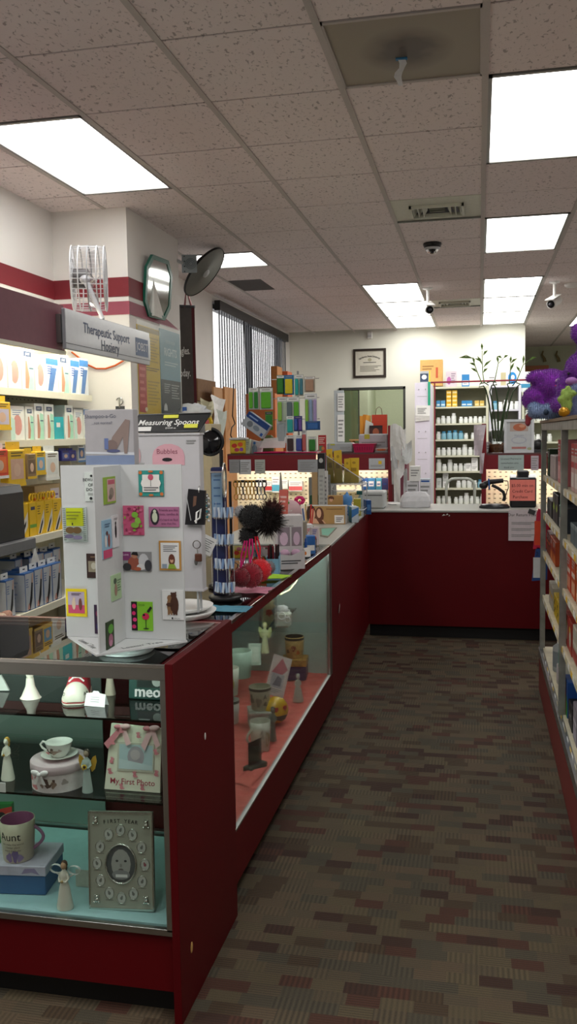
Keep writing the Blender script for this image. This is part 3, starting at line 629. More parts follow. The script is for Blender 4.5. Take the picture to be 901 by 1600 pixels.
def figurine(label, p, h, gown=CERAM, hair=HAIRB, skin=CERAM, wings=None, hold=None, rotz=0, cat='figurine', name='angel_figurine', wide=1, hug=True):
    t = thing(name, label, cat, p, rotz)
    m = MB(); s = h
    m.lathe([(.16*s*wide, 0), (.165*s*wide, .03*s), (.13*s*wide, .25*s), (.10*s*wide, .45*s), (.07*s, .56*s), (.085*s, .66*s), (.08*s, .74*s), (.035*s, .79*s), (.03*s, .83*s)], gown, 18, sy=.85)
    m.ell((0, -.005*s, .89*s), (.06*s, .062*s, .08*s), skin, 14, 10)
    for sx in (-1, 1):
        m.tube([(sx*.075*s, 0, .73*s), (sx*.105*s, -.02*s, .63*s), (sx*.07*s, -.08*s, .58*s), (sx*.015*s, -.1*s, .60*s)], .026*s, gown, 8, r1=.017*s)
    m.ell((0, -.066*s, .885*s), (.01*s, .014*s, .016*s), skin, 8, 6)
    m.build('figure', t)
    m = MB(); m.ell((0, .022*s, .905*s), (.07*s, .062*s, .088*s), hair, 14, 9, jit=.15).ell((0, .045*s, .83*s), (.055*s, .035*s, .08*s), hair, 12, 8)
    m.build('hair', t, 'modelled hair')
    if wings == 'wire':
        for sx in (-1, 1):
            m = MB()
            for k in range(4): m.tube([(sx*.02*s, .05*s, .62*s), (sx*(.18+.03*k)*s, .07*s, (.84-.08*k)*s), (sx*(.3-.01*k)*s, .08*s, (.8-.11*k)*s), (sx*.17*s, .07*s, (.62-.05*k)*s), (sx*.02*s, .05*s, .6*s)], .003*s, M('#5c5a50', .4, .8), 5)
            m.build('wing', t, 'dark wire wing')
    elif wings == 'ribbon':
        for sx in (-1, 1):
            m = MB(); R = ring((sx*.2*s, .06*s, .78*s), .13*s, 14, 'xz', rz=.09*s)
            vs = []
            for a, b_, c in R: vs += [(a, b_-.03*s, c), (a, b_+.03*s, c)]
            n = len(R); m.add(vs, [(2*i, 2*i+1, (2*i+3) % (2*n), (2*i+2) % (2*n)) for i in range(n)], M('#dfe0dc', .4), True)
            m.tube([(sx*.2*s, .06*s, .7*s), (sx*.03*s, .05*s, .6*s)], .02*s, M('#dfe0dc', .4), 6); m.build('wing', t, 'pale loop wing')
    elif wings:
        for sx in (-1, 1):
            m = MB(); m.T = TR(sx*.03*s, .05*s, .5*s)
            m.prism([(0, .12*s), (sx*.1*s, .3*s), (sx*.17*s, .34*s), (sx*.19*s, .2*s), (sx*.14*s, .02*s), (sx*.07*s, -.05*s)][::(1 if sx < 0 else -1)], .012*s, wings); m.build('wing', t)
    if hold == 'flower':
        m = MB(); m.ell((0, -.12*s, .62*s), (.035*s, .02*s, .035*s), M('#4d3218', .7))
        for i in range(9): a = i*2*PI/9; m.ell((.045*s*math.cos(a), -.118*s, .62*s+.045*s*math.sin(a)), (.02*s, .01*s, .016*s), YELLOW, 6, 5)
        m.build('sunflower', t)
    elif hold: m = MB(); m.ell((0, -.11*s, .6*s), (.035*s, .03*s, .03*s), hold); m.build('held_object', t)
    return t
def mug(label, p, r, h, body, rim=None, inner=None, handle=1, spec=None, name='mug', taper=1.0, cat='mug', rotz=0, hmat=None):
    t = thing(name, label, cat, p, rotz); inner = inner or body
    m = MB(); m.lathe([(0, 0), (r*.82*taper, 0), (r*.86*taper, .004), (r*(.9*taper+.05), h*.5), (r, h), (r*.95, h)], body, 28, cap=False).lathe([(r*.95, h), (r*.86*taper+r*.05, h*.5), (r*.78*taper, .008), (0, .008)], inner, 28, cap=False)
    if rim: m.lathe([(r*1.003, h*.86), (r*1.006, h*.97)], rim, 28, cap=False)
    if spec:
        # printed marks wrapped on the front
        for q in spec:
            if q[0] == 't':
                vs, fs = text_data(q[1], False); out = []
                for a, b_, _ in vs:
                    an = -PI/2+q[2]+a*q[4]/r; z = h*q[3]+b_*q[4]; rr = (r*(.86*taper+(1-.86*taper)*z/h))*1.012+.0006; out.append((rr*math.cos(an), rr*math.sin(an), z))
                m.add(out, fs, q[5])
            else:
                vs = []; n = 9
                an0, z0, ra, rz_ = -PI/2+q[1], h*q[2], q[3], q[4]*h
                for i in range(n):
                    aa = 2*PI*i/n; wob = 1+.25*math.sin(3*aa+q[1]*5); an = an0+ra*math.cos(aa)*wob; z = z0+rz_*math.sin(aa)*wob
                    rr = (r*(.86*taper+(1-.86*taper)*z/h))*1.012+.0006; vs.append((rr*math.cos(an), rr*math.sin(an), z))
                m.add(vs, [tuple(range(n))], q[5])
    m.build('cup', t)
    if handle: 
        sx = handle; hp = [(sx*r*.88, 0, h*.8)]+[(sx*(r*.95+h*.22*math.sin(PI*i/8)), 0, h*.8-h*.56*i/8) for i in range(1, 8)]+[(sx*r*.86, 0, h*.22)]
        MB().tube(hp, .005, hmat or body, 8).build('handle', t)
    return t
# ================================================================== NEAREST CASE: TOP SHELF (z .835)
Y_ = 2.36
def P1(px, py, z=.836): return on(px, py, z)
p = P1(48, 1090); t = thing('angel_figurine', 'cream bell shaped figurine base on the top glass shelf left of the sneaker', 'figurine', p); s = pxm(p)
MB().lathe([(28*s/2*1.2, 0), (24*s/2*1.22, .004), (.014, .035), (.011, .06)], CERAM, 20, sy=.9).ell((0, 0, .075), (.012, .011, .02), CERAM).ell((0, 0, .1), (.009, .009, .011), SKIN).build('figure', t)
m = MB(); m.lathe([(.0185, .012), (.0165, .02)], M('#d79a9c', .6), 20, sy=.9, cap=False); m.build('pink_hem', t); MB().ell((0, .004, .103), (.011, .01, .012), HAIRB).build('hair', t)
# sneaker bank
p = P1(108, 1098); t = thing('sneaker_bank', 'red and white lace up baby sneaker ornament on the top glass shelf', 'ornament', (p.x, p.y+.06, p.z), .3); t.scale = (1.35,)*3
SNK = M('#b52a38', .6); CAPW = M('#e0dccb', .5)
m = MB()
# upper: cross sections along y (toe at -y)
secs = [(-.062, .014, .018), (-.055, .022, .026), (-.04, .027, .031), (-.02, .0275, .036), (.0, .026, .05), (.02, .024, .066), (.045, .022, .07), (.056, .016, .066)]
vs = []; n = 14
for y, w_, hh in secs:
    for i in range(n):
        a = PI*i/(n-1); vs.append((w_*math.cos(a), y, .008+hh*math.sin(a)))
m.add(vs, [(j*n+i, (j+1)*n+i, (j+1)*n+i+1, j*n+i+1) for j in range(len(secs)-1) for i in range(n-1)]+[tuple(range(n)), tuple(range(len(vs)-1, len(vs)-n-1, -1))], SNK, True)
m.build('upper', t, 'red canvas upper')
m = MB(); sec2 = secs[:4]; vs = []
for y, w_, hh in [(-.0635, .012, .016)]+sec2[:3]+[(-.028, .0278, .033)]:
    for i in range(n): a = PI*i/(n-1); vs.append((w_*1.03*math.cos(a), y-.001, .008+hh*1.03*math.sin(a)))
m.add(vs, [(j*n+i, (j+1)*n+i, (j+1)*n+i+1, j*n+i+1) for j in range(4) for i in range(n-1)]+[tuple(range(n))], CAPW, True)
for i, ch in enumerate('ROCK STAR'):
    if ch == ' ': continue
    a = (i-4)*.27; m.T = TR(.0285*math.sin(a), -.034-.0275*math.cos(a)*.95, .021+.0, rz=a, rx=-.35); m.text(ch, 0, 0, .0105, INK, -.002, True)
m.T = TR(); m.build('toe_cap', t, 'cream toe cap lettered in black')
m = MB(); out = [(w_*1.08*sg, y) for sg, L_ in ((1, secs), (-1, secs[::-1])) for y, w_, hh in L_]
m.prism(out[::-1], .01, CAPW, 'z'); m.T = TR(0, 0, .0035); m.prism([(a*1.01, b_*1.01) for a, b_ in out][::-1], .002, SNK, 'z'); m.build('sole', t, 'cream sole with a red line')
for i in range(4): y = -.018+i*.014; z = .047+i*.009; MB().tube([(-.016, y, z-.008), (-.006, y+.002, z+.001), (.006, y+.002, z+.001), (.016, y, z-.008)], .0022, WHITE, 6).build('lace', t)
p = P1(149, 1103); t = thing('name_card', 'small white folded card in front of the figurine beside the sneaker', 'card', p, -.1)
m = MB(); s = pxm(p); w_ = 36*s
m.add([(-w_/2, -.006, 0), (w_/2, -.006, 0), (w_/2*.95, .006, .034), (.012, .006, .036), (.008, .006, .042), (-.008, .006, .042), (-.012, .006, .036), (-w_/2*.95, .006, .034)], [tuple(range(8))], WHITE)
m.add([(-w_/2*.95, .006, .034), (w_/2*.95, .006, .034), (w_/2, .018, 0), (-w_/2, .018, 0)], [(0, 1, 2, 3)], PAPER)
for i in range(3): z = .012+.006*i; yy = -.0066+.012*z/.034; m.add([(-.015, yy, z), (.013, yy, z), (.013, yy+.0003, z+.0012), (-.015, yy+.0003, z+.0012)], [(0, 1, 2, 3)], GREY)
m.build('card', t)
figurine('cream figurine behind the small white card', P1(166, 1090)+Vector((0, .03, 0)), .11, gown=M('#b9b09c', .6), hair=M('#8a7f6c', .7), skin=M('#a89c86', .6), wide=.9)
p = P1(222, 1096); s = pxm(p)
t = thing('pet_photo_frame', 'dark teal frame with raised white lettering at the right of the top shelf', 'photo frame', (p.x+.012, p.y+.02, p.z), 0, rot=(-.12, 0, 0))
TEALD = M('#1f4a42', .5); m = MB(); w_, h_ = .125, .098
m.rbox(-w_/2, w_/2, 0, .015, 0, h_, TEALD, .003).build('frame', t, bevel=0)
MB().art(w_, h_, -.0005, [('r', .2, .35, .92, .9, M('#23302c', .3)), ('r', .22, .6, .5, .72, M('#c9d2cc', .5)), ('e', .7, .55, .12, .16, M('#a3aca4', .5))]).build('photo', t)
m = MB(); vs, fs = text_data('meow', True)
for yy in (-.006, -.001): m.text('meow', .014, .022, .045, WHITE, yy, True)
m.build('lettering', t, 'raised white lettering')
p = P1(4, 1080); tag(MB().prism([(-.03, 0), (.022, .003), (-.004, .05), (-.03, .04)], .006, CERG).build('place_card', loc=p), 'pale triangular card at the left edge of the top shelf', 'card')
# ---------------- middle shelf (z .605)
def P2_(px, py): return on(px, py, .606)
figurine('cream angel with golden hair and dark wire wings on the middle shelf', P2_(9, 1222)+Vector((-.004, .02, 0)), .128, hair=M('#c99a3e', .7), wings='wire', hold=GOLD, rotz=-.2)
tag(MB().rbox(-.02, .006, -.001, .001, 0, .028, WHITE, .0005).build('name_card', loc=P2_(6, 1238)), 'tiny white card at the left edge of the middle shelf', 'card')
p = P2_(78, 1236); s = pxm(p); rb = 89*s/2; p.y += rb*.75
FLOR = M('#dcd0cf', .55, var=.12, scale=60); ROSE = M('#c8767a', .6); BRN = M('#5f4a40', .7)
t = thing('round_hat_box', 'round floral gift box with a white ribbon bow under the teacup', 'gift box', p)
hb = .074
m = MB(); m.lathe([(rb*.96, 0), (rb*.96, hb*.72)], FLOR, 36)
def wrapblob(m, r, an, z, ra, rz_, mat, k=3):
    vs = []
    for i in range(11): a = 2*PI*i/11; wb = 1+.3*math.sin(k*a+an*4); aa = -PI/2+an+ra*math.cos(a)*wb; vs.append((r*math.cos(aa), r*math.sin(aa), z+rz_*math.sin(a)*wb))
    m.add(vs, [tuple(range(11))], mat)
for an, z, ra, rz_, mt_ in [(-.9, .035, .16, .012, ROSE), (-.62, .014, .2, .01, ROSE), (-.5, .038, .1, .007, M('#b98486', .6)), (.05, .03, .24, .013, BRN), (.12, .034, .08, .008, M('#d8cfc4', .6)), (.25, .024, .1, .01, M('#8c7466', .7)), (.65, .03, .12, .008, M('#a89c96', .7)), (-.2, .02, .08, .006, M('#8c7466', .7))]: wrapblob(m, rb*.966, an, z, ra, rz_, mt_)
m.build('box_body', t)
m = MB(); m.lathe([(rb*.98, hb*.70), (rb, hb*.72), (rb, hb), (rb*.97, hb+.003), (0, hb+.003)], M('#cfb9bd', .5), 36); m.build('lid', t)
m = MB(); RIB = M('#e9e6e4', .35)
m.T = TR(-.018, -rb*.98-.004, hb*.72)
for sx in (-1, 1): m.ell((sx*.013, 0, .006), (.014, .005, .008), RIB, rot=Matrix.Rotation(-sx*.3, 3, 'Y')); m.add([(0, -.002, 0), (sx*.006, -.002, .002), (sx*.02, -.003, -.026), (sx*.01, -.003, -.027)], [(0, 1, 2, 3)], RIB)
m.ell((0, -.003, .002), .006, RIB); m.build('ribbon_bow', t)
ztop = p.z+hb+.0035
t = thing('saucer', 'white saucer on the round floral gift box', 'saucer', (p.x+.004, p.y-.004, ztop))
MB().lathe([(.022, 0), (.024, .003), (.052, .012), (.0535, .0135), (.05, .0125), (.024, .005), (0, .005)], M('#e9e7e0', .2), 36).build('saucer', t) 
mu = thing('teacup', 'white teacup printed with a kitten, standing on the saucer', 'cup', (p.x+.004, p.y-.004, ztop+.0055))
CUPW = M('#eceae4', .18); r_, h_ = .038, .042
m = MB(); m.lathe([(.02, 0), (.022, .003), (.0235, .005), (.031, .016), (.0355, .03), (.039, .042)], CUPW, 32, cap=False).lathe([(.039, .042), (.0375, .042), (.034, .03), (.029, .015), (0, .006)], CUPW, 32, cap=False)
for an, z, ra, rz_, mt_ in [(-.25, .026, .3, .007, BRN), (.1, .022, .28, .0055, M('#927a6c', .7)), (-.3, .028, .1, .004, OFFW), (.5, .026, .14, .004, M('#a8968c', .7)), (-.5, .018, .25, .003, ROSE)]: wrapblob(m, .0385, an, z, ra, rz_, mt_)
m.build('cup', mu)
MB().tube([(-.036, 0, .036), (-.05, 0, .039), (-.058, 0, .03), (-.052, 0, .02), (-.042, 0, .014), (-.031, 0, .01)], .0032, CUPW, 8).build('handle', mu)
figurine('small pale blue angel with a sunflower beside the round gift box', P2_(134, 1240)+Vector((0, .012, 0)), .125, gown=M('#aebcb6', .55), hair=M('#3c342c', .7), skin=M('#9a8a76', .6), wings=M('#c49a34', .5), hold='flower', wide=.75)
p = P2_(203, 1237); s = pxm(p); w_, h_ = 93*s, 103*s
t = thing('baby_photo_frame', 'cream baby photo frame with pink handprints and ribbon bows', 'photo frame', (p.x+.004, p.y+.004, p.z), 0, rot=(-.16, 0, 0))
PNK = M('#d7838c', .6); CRF = M('#e4e0cc', .5)
m = MB(); m.prism([(-w_/2, 0), (w_/2, 0), (w_/2, h_*.96), (-w_/2*.82, h_)], .012, CRF)
m.build('frame', t, bevel=.0015)
def hand_spec(u, v, s_, rot):
    q = [('e', u, v, .035*s_, .03*s_, PNK)]
    for k in range(4): a = rot+.5-.33*k+PI/2-.0; q.append(('e', u+.05*s_*math.cos(a), v+.05*s_*math.sin(a), .009*s_, .026*s_, PNK, a-PI/2))
    q.append(('e', u+.045*s_*math.cos(rot-.5), v+.035*s_*math.sin(rot-.5), .008*s_, .02*s_, PNK, rot-1.3)); return q
sp = []
for u, v, a in [(.1, .26, .3), (.12, .43, -.4), (.55, .24, .1), (.93, .28, -.2), (.33, .05, .2), (.7, .06, 0), (.93, .6, .3), (.3, .9, .1), (.16, .72, 0), (.62, .84, .1)]: sp += hand_spec(u, v, .95, a)
sp.append(('t', 'My First Photo', .54, .155, .12, M('#a03848', .6), True))
m = MB(); m.art(w_, h_, -.0002, sp); m.build('printing', t, 'pink handprints and lettering')
m = MB(); m.box(-w_*.27, w_*.38, -.003, 0, h_*.30, h_*.73, M('#c9c6b4', .5)).art(w_, h_, -.003, [('r', .26, .33, .86, .7, M('#b4c8cc', .5)), ('e', .56, .52, .15, .16, M('#a79fa6', .6)), ('p', [(.26, .33), (.86, .33), (.86, .4), (.26, .48)], M('#c3d2d4', .6)), ('e', .55, .55, .09, .08, M('#bcb0b2', .6))]); m.build('picture', t)
RBN = M('#e7b9ba', .5); RBN2 = M('#cf7f88', .5)
for sx, cx in ((-1, -.22), (1, .3)):
    m = MB(); cx *= w_
    m.ell((cx+.014*1, -.008, h_*.97), (.017, .006, .008), RBN, rot=Matrix.Rotation(-.1, 3, 'Y')).ell((cx-.008, -.008, h_*.96), (.012, .006, .007), RBN2)
    m.add([(cx-.005, -.006, h_*.95), (cx+.012, -.006, h_*.95), (cx-.024+sx*.012, -.009, h_*.62), (cx-.036+sx*.012, -.009, h_*.70)], [(0, 1, 2, 3)], RBN2 if sx < 0 else RBN); m.add([(cx, -.007, h_*.95), (cx+.016, -.007, h_*.93), (cx+.034, -.01, h_*.72), (cx+.02, -.01, h_*.68)], [(0, 1, 2, 3)], RBN)
    m.build('ribbon_bow', t)
# ---------------- floor of the case (z .272)
def P3(px, py): return on(px, py, .273)
p = P3(30, 1420); p = Vector((PY(0, 1400, 2.3).x-.01, 2.32, .273))
BOXB = M('#3f6c9c', .6); m = MB()
q1 = PY(60, 1420, 2.24); 
t = thing('gift_box', 'blue gift box with a pale lilac printed lid under the pink mug', 'gift box', (q1.x-.09, 2.335, .273), .12)
MB().rbox(-.1, .09, -.075, .075, 0, .058, BOXB, .002).build('box_body', t)
LIDM = M('#c9c4d6', .55, var=.15, scale=35); m = MB(); m.rbox(-.103, .093, -.078, .078, .058, .088, LIDM, .002)
m.add([(.02, -.0786, .064), (.05, -.0786, .07), (.075, -.0786, .062), (.06, -.0786, .082), (.03, -.0786, .08)], [tuple(range(5))], M('#9d8fb4', .6)); m.add([(-.06+.012*i, -.02-.006*(i % 3), .0884) for i in range(6)]+[(.01-.012*i, .01+.006*(i % 2), .0884) for i in range(6)], [tuple(range(12))], M('#a99cc0', .6)); m.build('lid', t)
lav = [('b', -.35, .16, .22, .12, M('#8f7ba8', .6)), ('b', .05, .2, .2, .16, M('#7e6a9c', .6)), ('b', .35, .14, .2, .1, M('#9a88b2', .6)), ('t', 'Aunt', -.25, .68, .034, INK), ('t', 'you make the world', -.1, .5, .0085, M('#6b625e', .7)), ('t', 'a better place', -.1, .42, .0085, M('#6b625e', .7)), ('t', 'every single day', -.1, .34, .0085, M('#6b625e', .7))]
pm = PY(30, 1352, 2.31); mug('cream mug with pink inside, lavender flowers and dark script, on the lilac lid', (pm.x, 2.31, .3615), .051, .12, M('#cfc6ae', .35), inner=M('#b06a94', .3), handle=1, spec=lav, rotz=.25, hmat=M('#a87a9c', .35))
p = P3(6, 1330); t = thing('picture_book', 'red and green picture book standing at the left edge behind the mug', 'book', (PY(5, 1300, 2.52).x-.03, 2.5, .273), .2)
MB().box(-.07, .07, 0, .02, 0, .155, M('#2c7a3a', .5)).art(.14, .155, 0, [('p', [(.3, .3), (1, .5), (1, .95), (.5, .85)], M('#c8322a', .5)), ('e', .75, .75, .1, .08, M('#1c1c1c', .5)), ('e', .55, .6, .08, .07, M('#d8503c', .5))]).build('cover', t)
MB().box(-.066, .068, .003, .017, .002, .153, PAPER).build('pages', t)
figurine('cream angel with brown hair and looped wings on the blue case lining', P3(97, 1424)+Vector((0, .02, 0)), .14, hair=HAIRB, skin=SKIN, wings='ribbon', hold=M('#a99266', .6), wide=1.05)
p = P3(124, 1397)+Vector((0, .04, 0)); tag(MB().rbox(-.03, .022, 0, .003, 0, .052, M('#b9bcae', .6, var=.15, scale=80), .0005).build('gift_tag', loc=p), 'pale speckled card behind the angel with looped wings', 'card')
p = P3(190, 1424); s = pxm(p); w_, h_ = 106*s, 152*s
t = thing('first_year_frame', 'tall silver frame of thirteen baby pictures on the blue case lining', 'photo frame', (p.x-.002, p.y+.006, p.z), 0, rot=(-.13, -.03, .06))
SILV = M('#b4b5a6', .42, .35, .05); SILL = M('#cfd0c8', .2, 1)
m = MB(); m.rbox(-w_/2, w_/2, 0, .012, 0, h_, SILV, .002); m.build('frame', t)
m = MB(); 
for a in ((-w_/2, w_/2, 0, .006), (-w_/2, w_/2, h_-.005, h_), (-w_/2, -w_/2+.004, 0, h_), (w_/2-.004, w_/2, 0, h_)): m.box(a[0], a[1], -.003, 0, a[2], a[3], SILL)
m.build('edge_trim', t, 'bright silver edge')
m = MB(); cx, cz = 0.0, h_*.47; m.tube(ring((cx, -.002, cz), w_*.235, 28, 'xz', rz=h_*.20), .0028, SILL, 8, True); m.build('oval_rim', t)
ph = [('e', .5, .47, .225, .19, M('#55585a', .4)), ('e', .5, .47, .15, .15, M('#a9a9a4', .6)), ('e', .44, .5, .022, .012, M('#3c3c3c', .6)), ('e', .57, .5, .022, .012, M('#3c3c3c', .6)), ('e', .5, .41, .04, .014, M('#6a6260', .6)), ('e', .5, .455, .018, .02, M('#8e8c88', .6)), ('e', .5, .36, .14, .05, M('#8f9090', .6)), ('r', .42, .335, .6, .365, WHITE)]
MB().art(w_, h_, -.0004, ph).build('photo', t, 'grey baby portrait')
for i in range(12):
    a = PI/2+2*PI*i/12; ex, ez = w_*.37*math.cos(a), h_*.345*math.sin(a)
    m = MB(); m.disc(ex, h_*.47+ez, w_*.062, h_*.052, M('#c6c7c0', .5), -.001, 16); m.tube(ring((ex, -.0012, h_*.47+ez), w_*.07, 16, 'xz', rz=h_*.058), .0012, SILL, 6, True)
    k = i % 4; dk = M('#75766f', .6) if i != 9 else M('#9c5a62', .6)
    m.disc(ex, h_*.47+ez-.001, w_*.022, h_*.017, dk, -.0014, 8); m.disc(ex+.002*(1-k % 2*2), h_*.47+ez+.003, w_*.013, h_*.014, dk, -.0015, 8)
    m.add([(ex-w_*.06, -.0006, h_*.47+ez-h_*.073), (ex+w_*.06, -.0006, h_*.47+ez-h_*.073), (ex+w_*.06, -.0006, h_*.47+ez-h_*.069), (ex-w_*.06, -.0006, h_*.47+ez-h_*.069)], [(0, 1, 2, 3)], M('#6c6d66', .6))
    m.build('mini_picture', t)
m = MB()
for i, ch in enumerate('FIRST YEAR'):
    if ch == ' ': continue
    u = (i-4.5)*.052; m.T = TR(w_*u*1.05, 0, h_*.905-abs(u)**2*h_*.25, ry=u*.6); m.text(ch, 0, 0, .0145, INK, -.0008, True)
m.T = TR(); m.build('lettering', t, 'dark raised lettering')
for cx_, cz_ in ((-.38, .9), (.40, .87), (-.38, .1), (.38, .1)):
    m = MB(); X_, Z_ = cx_*w_, cz_*h_
    m.ell((X_, -.004, Z_), (.007, .004, .007), SILL).ell((X_, -.004, Z_+.009), (.0055, .004, .005), SILL).ell((X_-.005, -.004, Z_+.013), (.002, .002, .003), SILL, 8, 6).ell((X_+.005, -.004, Z_+.013), (.002, .002, .003), SILL, 8, 6).ell((X_-.007, -.004, Z_-.006), (.004, .003, .003), SILL, 8, 6).ell((X_+.007, -.004, Z_-.006), (.004, .003, .003), SILL, 8, 6)
    m.build('animal_charm', t, 'small silver animal')
# ================================================================== AISLE CASE CONTENTS
DK = .297
def P4(px, py, z=DK): return on(px, py, z)
def plate(px, py, w, h, label, rz, mat, spec, tilt=-.2, name='gift_plaque', cat='plaque', z=DK, d=.006):
    m = MB(); m.rbox(-w/2, w/2, 0, d, 0, h, mat, .001); m.art(w, h, 0, spec); o = m.build(name); p = P4(px, py, z); o.location = p; o.rotation_euler = (tilt, 0, rz); return tag(o, label, cat)
RZ = .5
# on the case floor
p = P4(407, 1168); 
mug('white tapered mug with a pale flower print nearest the front of the coral tissue', P4(407, 1172), .043, .125, M('#d2cfc0', .35), handle=-1, spec=[('b', .2, .45, .35, .25, M('#b9ab84', .6)), ('b', -.5, .6, .2, .15, M('#a7a89a', .6))], rotz=.9)
bpy.data.objects['mug.001'].name = 'mug'
t = thing('card_holder', 'dark wedge stand holding a clear plaque on the coral tissue, nearest the glass', 'card holder', P4(399, 1202), -.45)
MB().rbox(-.022, .022, -.05, .05, 0, .022, M('#2d322c', .5), .003).build('base', t); MB().box(-.003, .0, -.038, .038, .02, .115, PLAST).build('clear_plaque', t)
t = thing('gift_box', 'low grey printed box under the patterned mug in the aisle case', 'gift box', P4(407, 1138)+Vector((-.01, .05, 0)), .35)
MB().rbox(-.055, .055, -.06, .06, 0, .062, M('#a3a49a', .6, var=.15, scale=40), .002).build('box_body', t); MB().rbox(-.057, .057, -.062, .062, .062, .072, M('#b9bab0', .6, var=.2, scale=50), .002).build('lid', t)
q = P4(407, 1138)+Vector((-.012, .05, 0)); mug('cream mug with a dark band and grey pattern standing on the grey printed box', (q.x, q.y, DK+.073), .05, .105, M('#b3ae98', .4), rim=M('#4c4238', .5), handle=0, spec=[('b', -.7, .5, .3, .2, M('#7d7a68', .6)), ('b', .1, .4, .3, .2, M('#8a8674', .6)), ('t', 'A', .75, .6, .03, INK), ('b', .8, .3, .2, .1, M('#6d6a5c', .6))], taper=.92)
figurine('slim grey stone figurine right of the front mug in the aisle case', P4(427, 1160)+Vector((-.005, .02, 0)), .15, gown=M('#6f756c', .6), hair=M('#3e3e38', .7), skin=M('#6b6a60', .6), wide=.6)
t = thing('emoji_bank', 'glossy yellow smiling face bank with heart shaped eyes', 'ornament', P4(440, 1132)+Vector((-.03, .01, 0)), .75)
m = MB(); m.ell((0, 0, .062), (.062, .052, .062), M('#e8b40e', .25, coat=.5), 24, 14); m.build('ball', t)
for sx in (-1, 1):
    m = MB(); m.T = TR(sx*.024, -.047, .078, rz=sx*.4); h_ = [(0, -.016), (.011, -.002), (.012, .007), (.006, .012), (0, .007), (-.006, .012), (-.012, .007), (-.011, -.002)]; m.prism(h_, .006, M('#c02020', .4)); m.build('heart_eye', t)
m = MB(); m.T = TR(0, -.052, .04); m.prism([(-.03, .008), (-.022, -.008), (0, -.016), (.022, -.008), (.03, .008)], .008, M('#3c1c14', .6)); m.build('mouth', t)
# pink tilted plaque
o = plate(428, 1098, .10, .20, 'tilted pink and white printed plaque leaning behind the yellow bank', .45, M('#d9c9c6', .6), [('p', [(.1, .55), (.5, .95), (.9, .7), (.6, .5)], M('#c8707c', .6)), ('r', .15, .2, .8, .55, M('#b3aeb6', .6)), ('l', .2, .06, .8, .18, 3, GREY), ('p', [(.3, .25), (.45, .5), (.7, .45), (.7, .25)], M('#75707c', .6))], tilt=-.35); o.rotation_euler = (-.4, .38, .45); o.location.z += .035
figurine('white penguin shaped figurine far along the coral tissue', P4(469, 1096)+Vector((-.01, .0, 0)), .14, gown=M('#c6c6bc', .4), hair=M('#b4b4aa', .4), skin=M('#c6c6bc', .4), wide=1.15, name='figurine')
t = thing('gift_box', 'purple box with a floral lid under the floral tin', 'gift box', P4(467, 1062)+Vector((-.03, .04, 0)), .1)
MB().rbox(-.065, .065, -.06, .06, 0, .075, M('#4b2f63', .5), .002).build('box_body', t); MB().rbox(-.069, .069, -.064, .064, .075, .11, M('#b78b3e', .6, var=.5, scale=55), .002).build('lid', t)
q = P4(467, 1062)+Vector((-.03, .04, 0)); mug('tall floral tin with a dark rim standing on the floral lid', (q.x, q.y, DK+.111), .052, .115, M('#c7a564', .5, var=.3, scale=60), rim=M('#2e2018', .5), inner=M('#2c221c', .6), handle=0, name='floral_tin', cat='tin', spec=[('b', .1, .5, .25, .14, M('#8c3a24', .6)), ('b', -.6, .35, .2, .1, M('#6a4a24', .6)), ('b', .6, .3, .2, .1, M('#c8662a', .6))])
mug('white mug with a grey rim cut off by the case end panel', P4(374, 1130)+Vector((-.04, 0, 0)), .04, .11, M('#c9ccc6', .4), rim=M('#50564e', .5), handle=0)
# on its glass shelf (z .66)
def P5(px, py): return on(px, py, SH+.001)
figurine('pale green angel with a raised star on the glass shelf of the aisle case', P5(416, 1022)+Vector((-.01, .02, 0)), .135, gown=M('#d8dcae', .5), hair=M('#b8b878', .6), skin=M('#d5d2a4', .6), wings=M('#c9cf94', .5), wide=.8)
mug('tall pale green mug at the near end of the glass shelf', P5(384, 1058)+Vector((-.02, 0, 0)), .045, .105, M('#9cb5a4', .4), inner=M('#a6bcaa', .4), handle=0)
mug('white and yellow mug at the near end of the glass shelf', P5(372, 1086)+Vector((-.035, 0, 0)), .038, .1, M('#d3d6c4', .4), handle=0, spec=[('b', .6, .5, .3, .25, M('#c3b860', .6))])
plate(398, 1040, .05, .09, 'pale green greeting card standing behind the tall green mug', .2, M('#b6c8b8', .6), [('r', .15, .15, .85, .85, M('#cdd8c8', .6))], z=SH+.001, name='greeting_card', cat='card')
t = thing('cellophane_gift', 'flower shaped gift in clear cellophane on the glass shelf', 'gift', P5(430, 985)+Vector((-.04, .02, 0)))
MB().rbox(-.04, .04, -.03, .03, 0, .17, GLASS_D, .01).build('cellophane', t)
m = MB(); m.ell((0, 0, .06), (.028, .022, .04), M('#b9b48c', .6), jit=.5).ell((.004, -.004, .12), (.03, .022, .03), M('#c8b890', .6), jit=.6).ell((.01, -.016, .085), (.016, .01, .016), M('#bb5a44', .6), jit=.5); m.build('flowers', t)
t = thing('ribbon_gift', 'small white gift tied with a looped ribbon on the glass shelf', 'gift', P5(446, 985)+Vector((-.03, .08, 0)))
MB().rbox(-.04, .04, -.03, .03, 0, .075, M('#d4d6c8', .5), .01).build('gift_bag', t); MB().tube(ring((0, -.032, .06), .018, 12, 'xz'), .003, WHITE, 6, True).tube(ring((.03, -.032, .04), .014, 12, 'xz'), .003, WHITE, 6, True).ell((0, 0, .085), (.03, .02, .02), WHITE, jit=.6).build('ribbon', t)
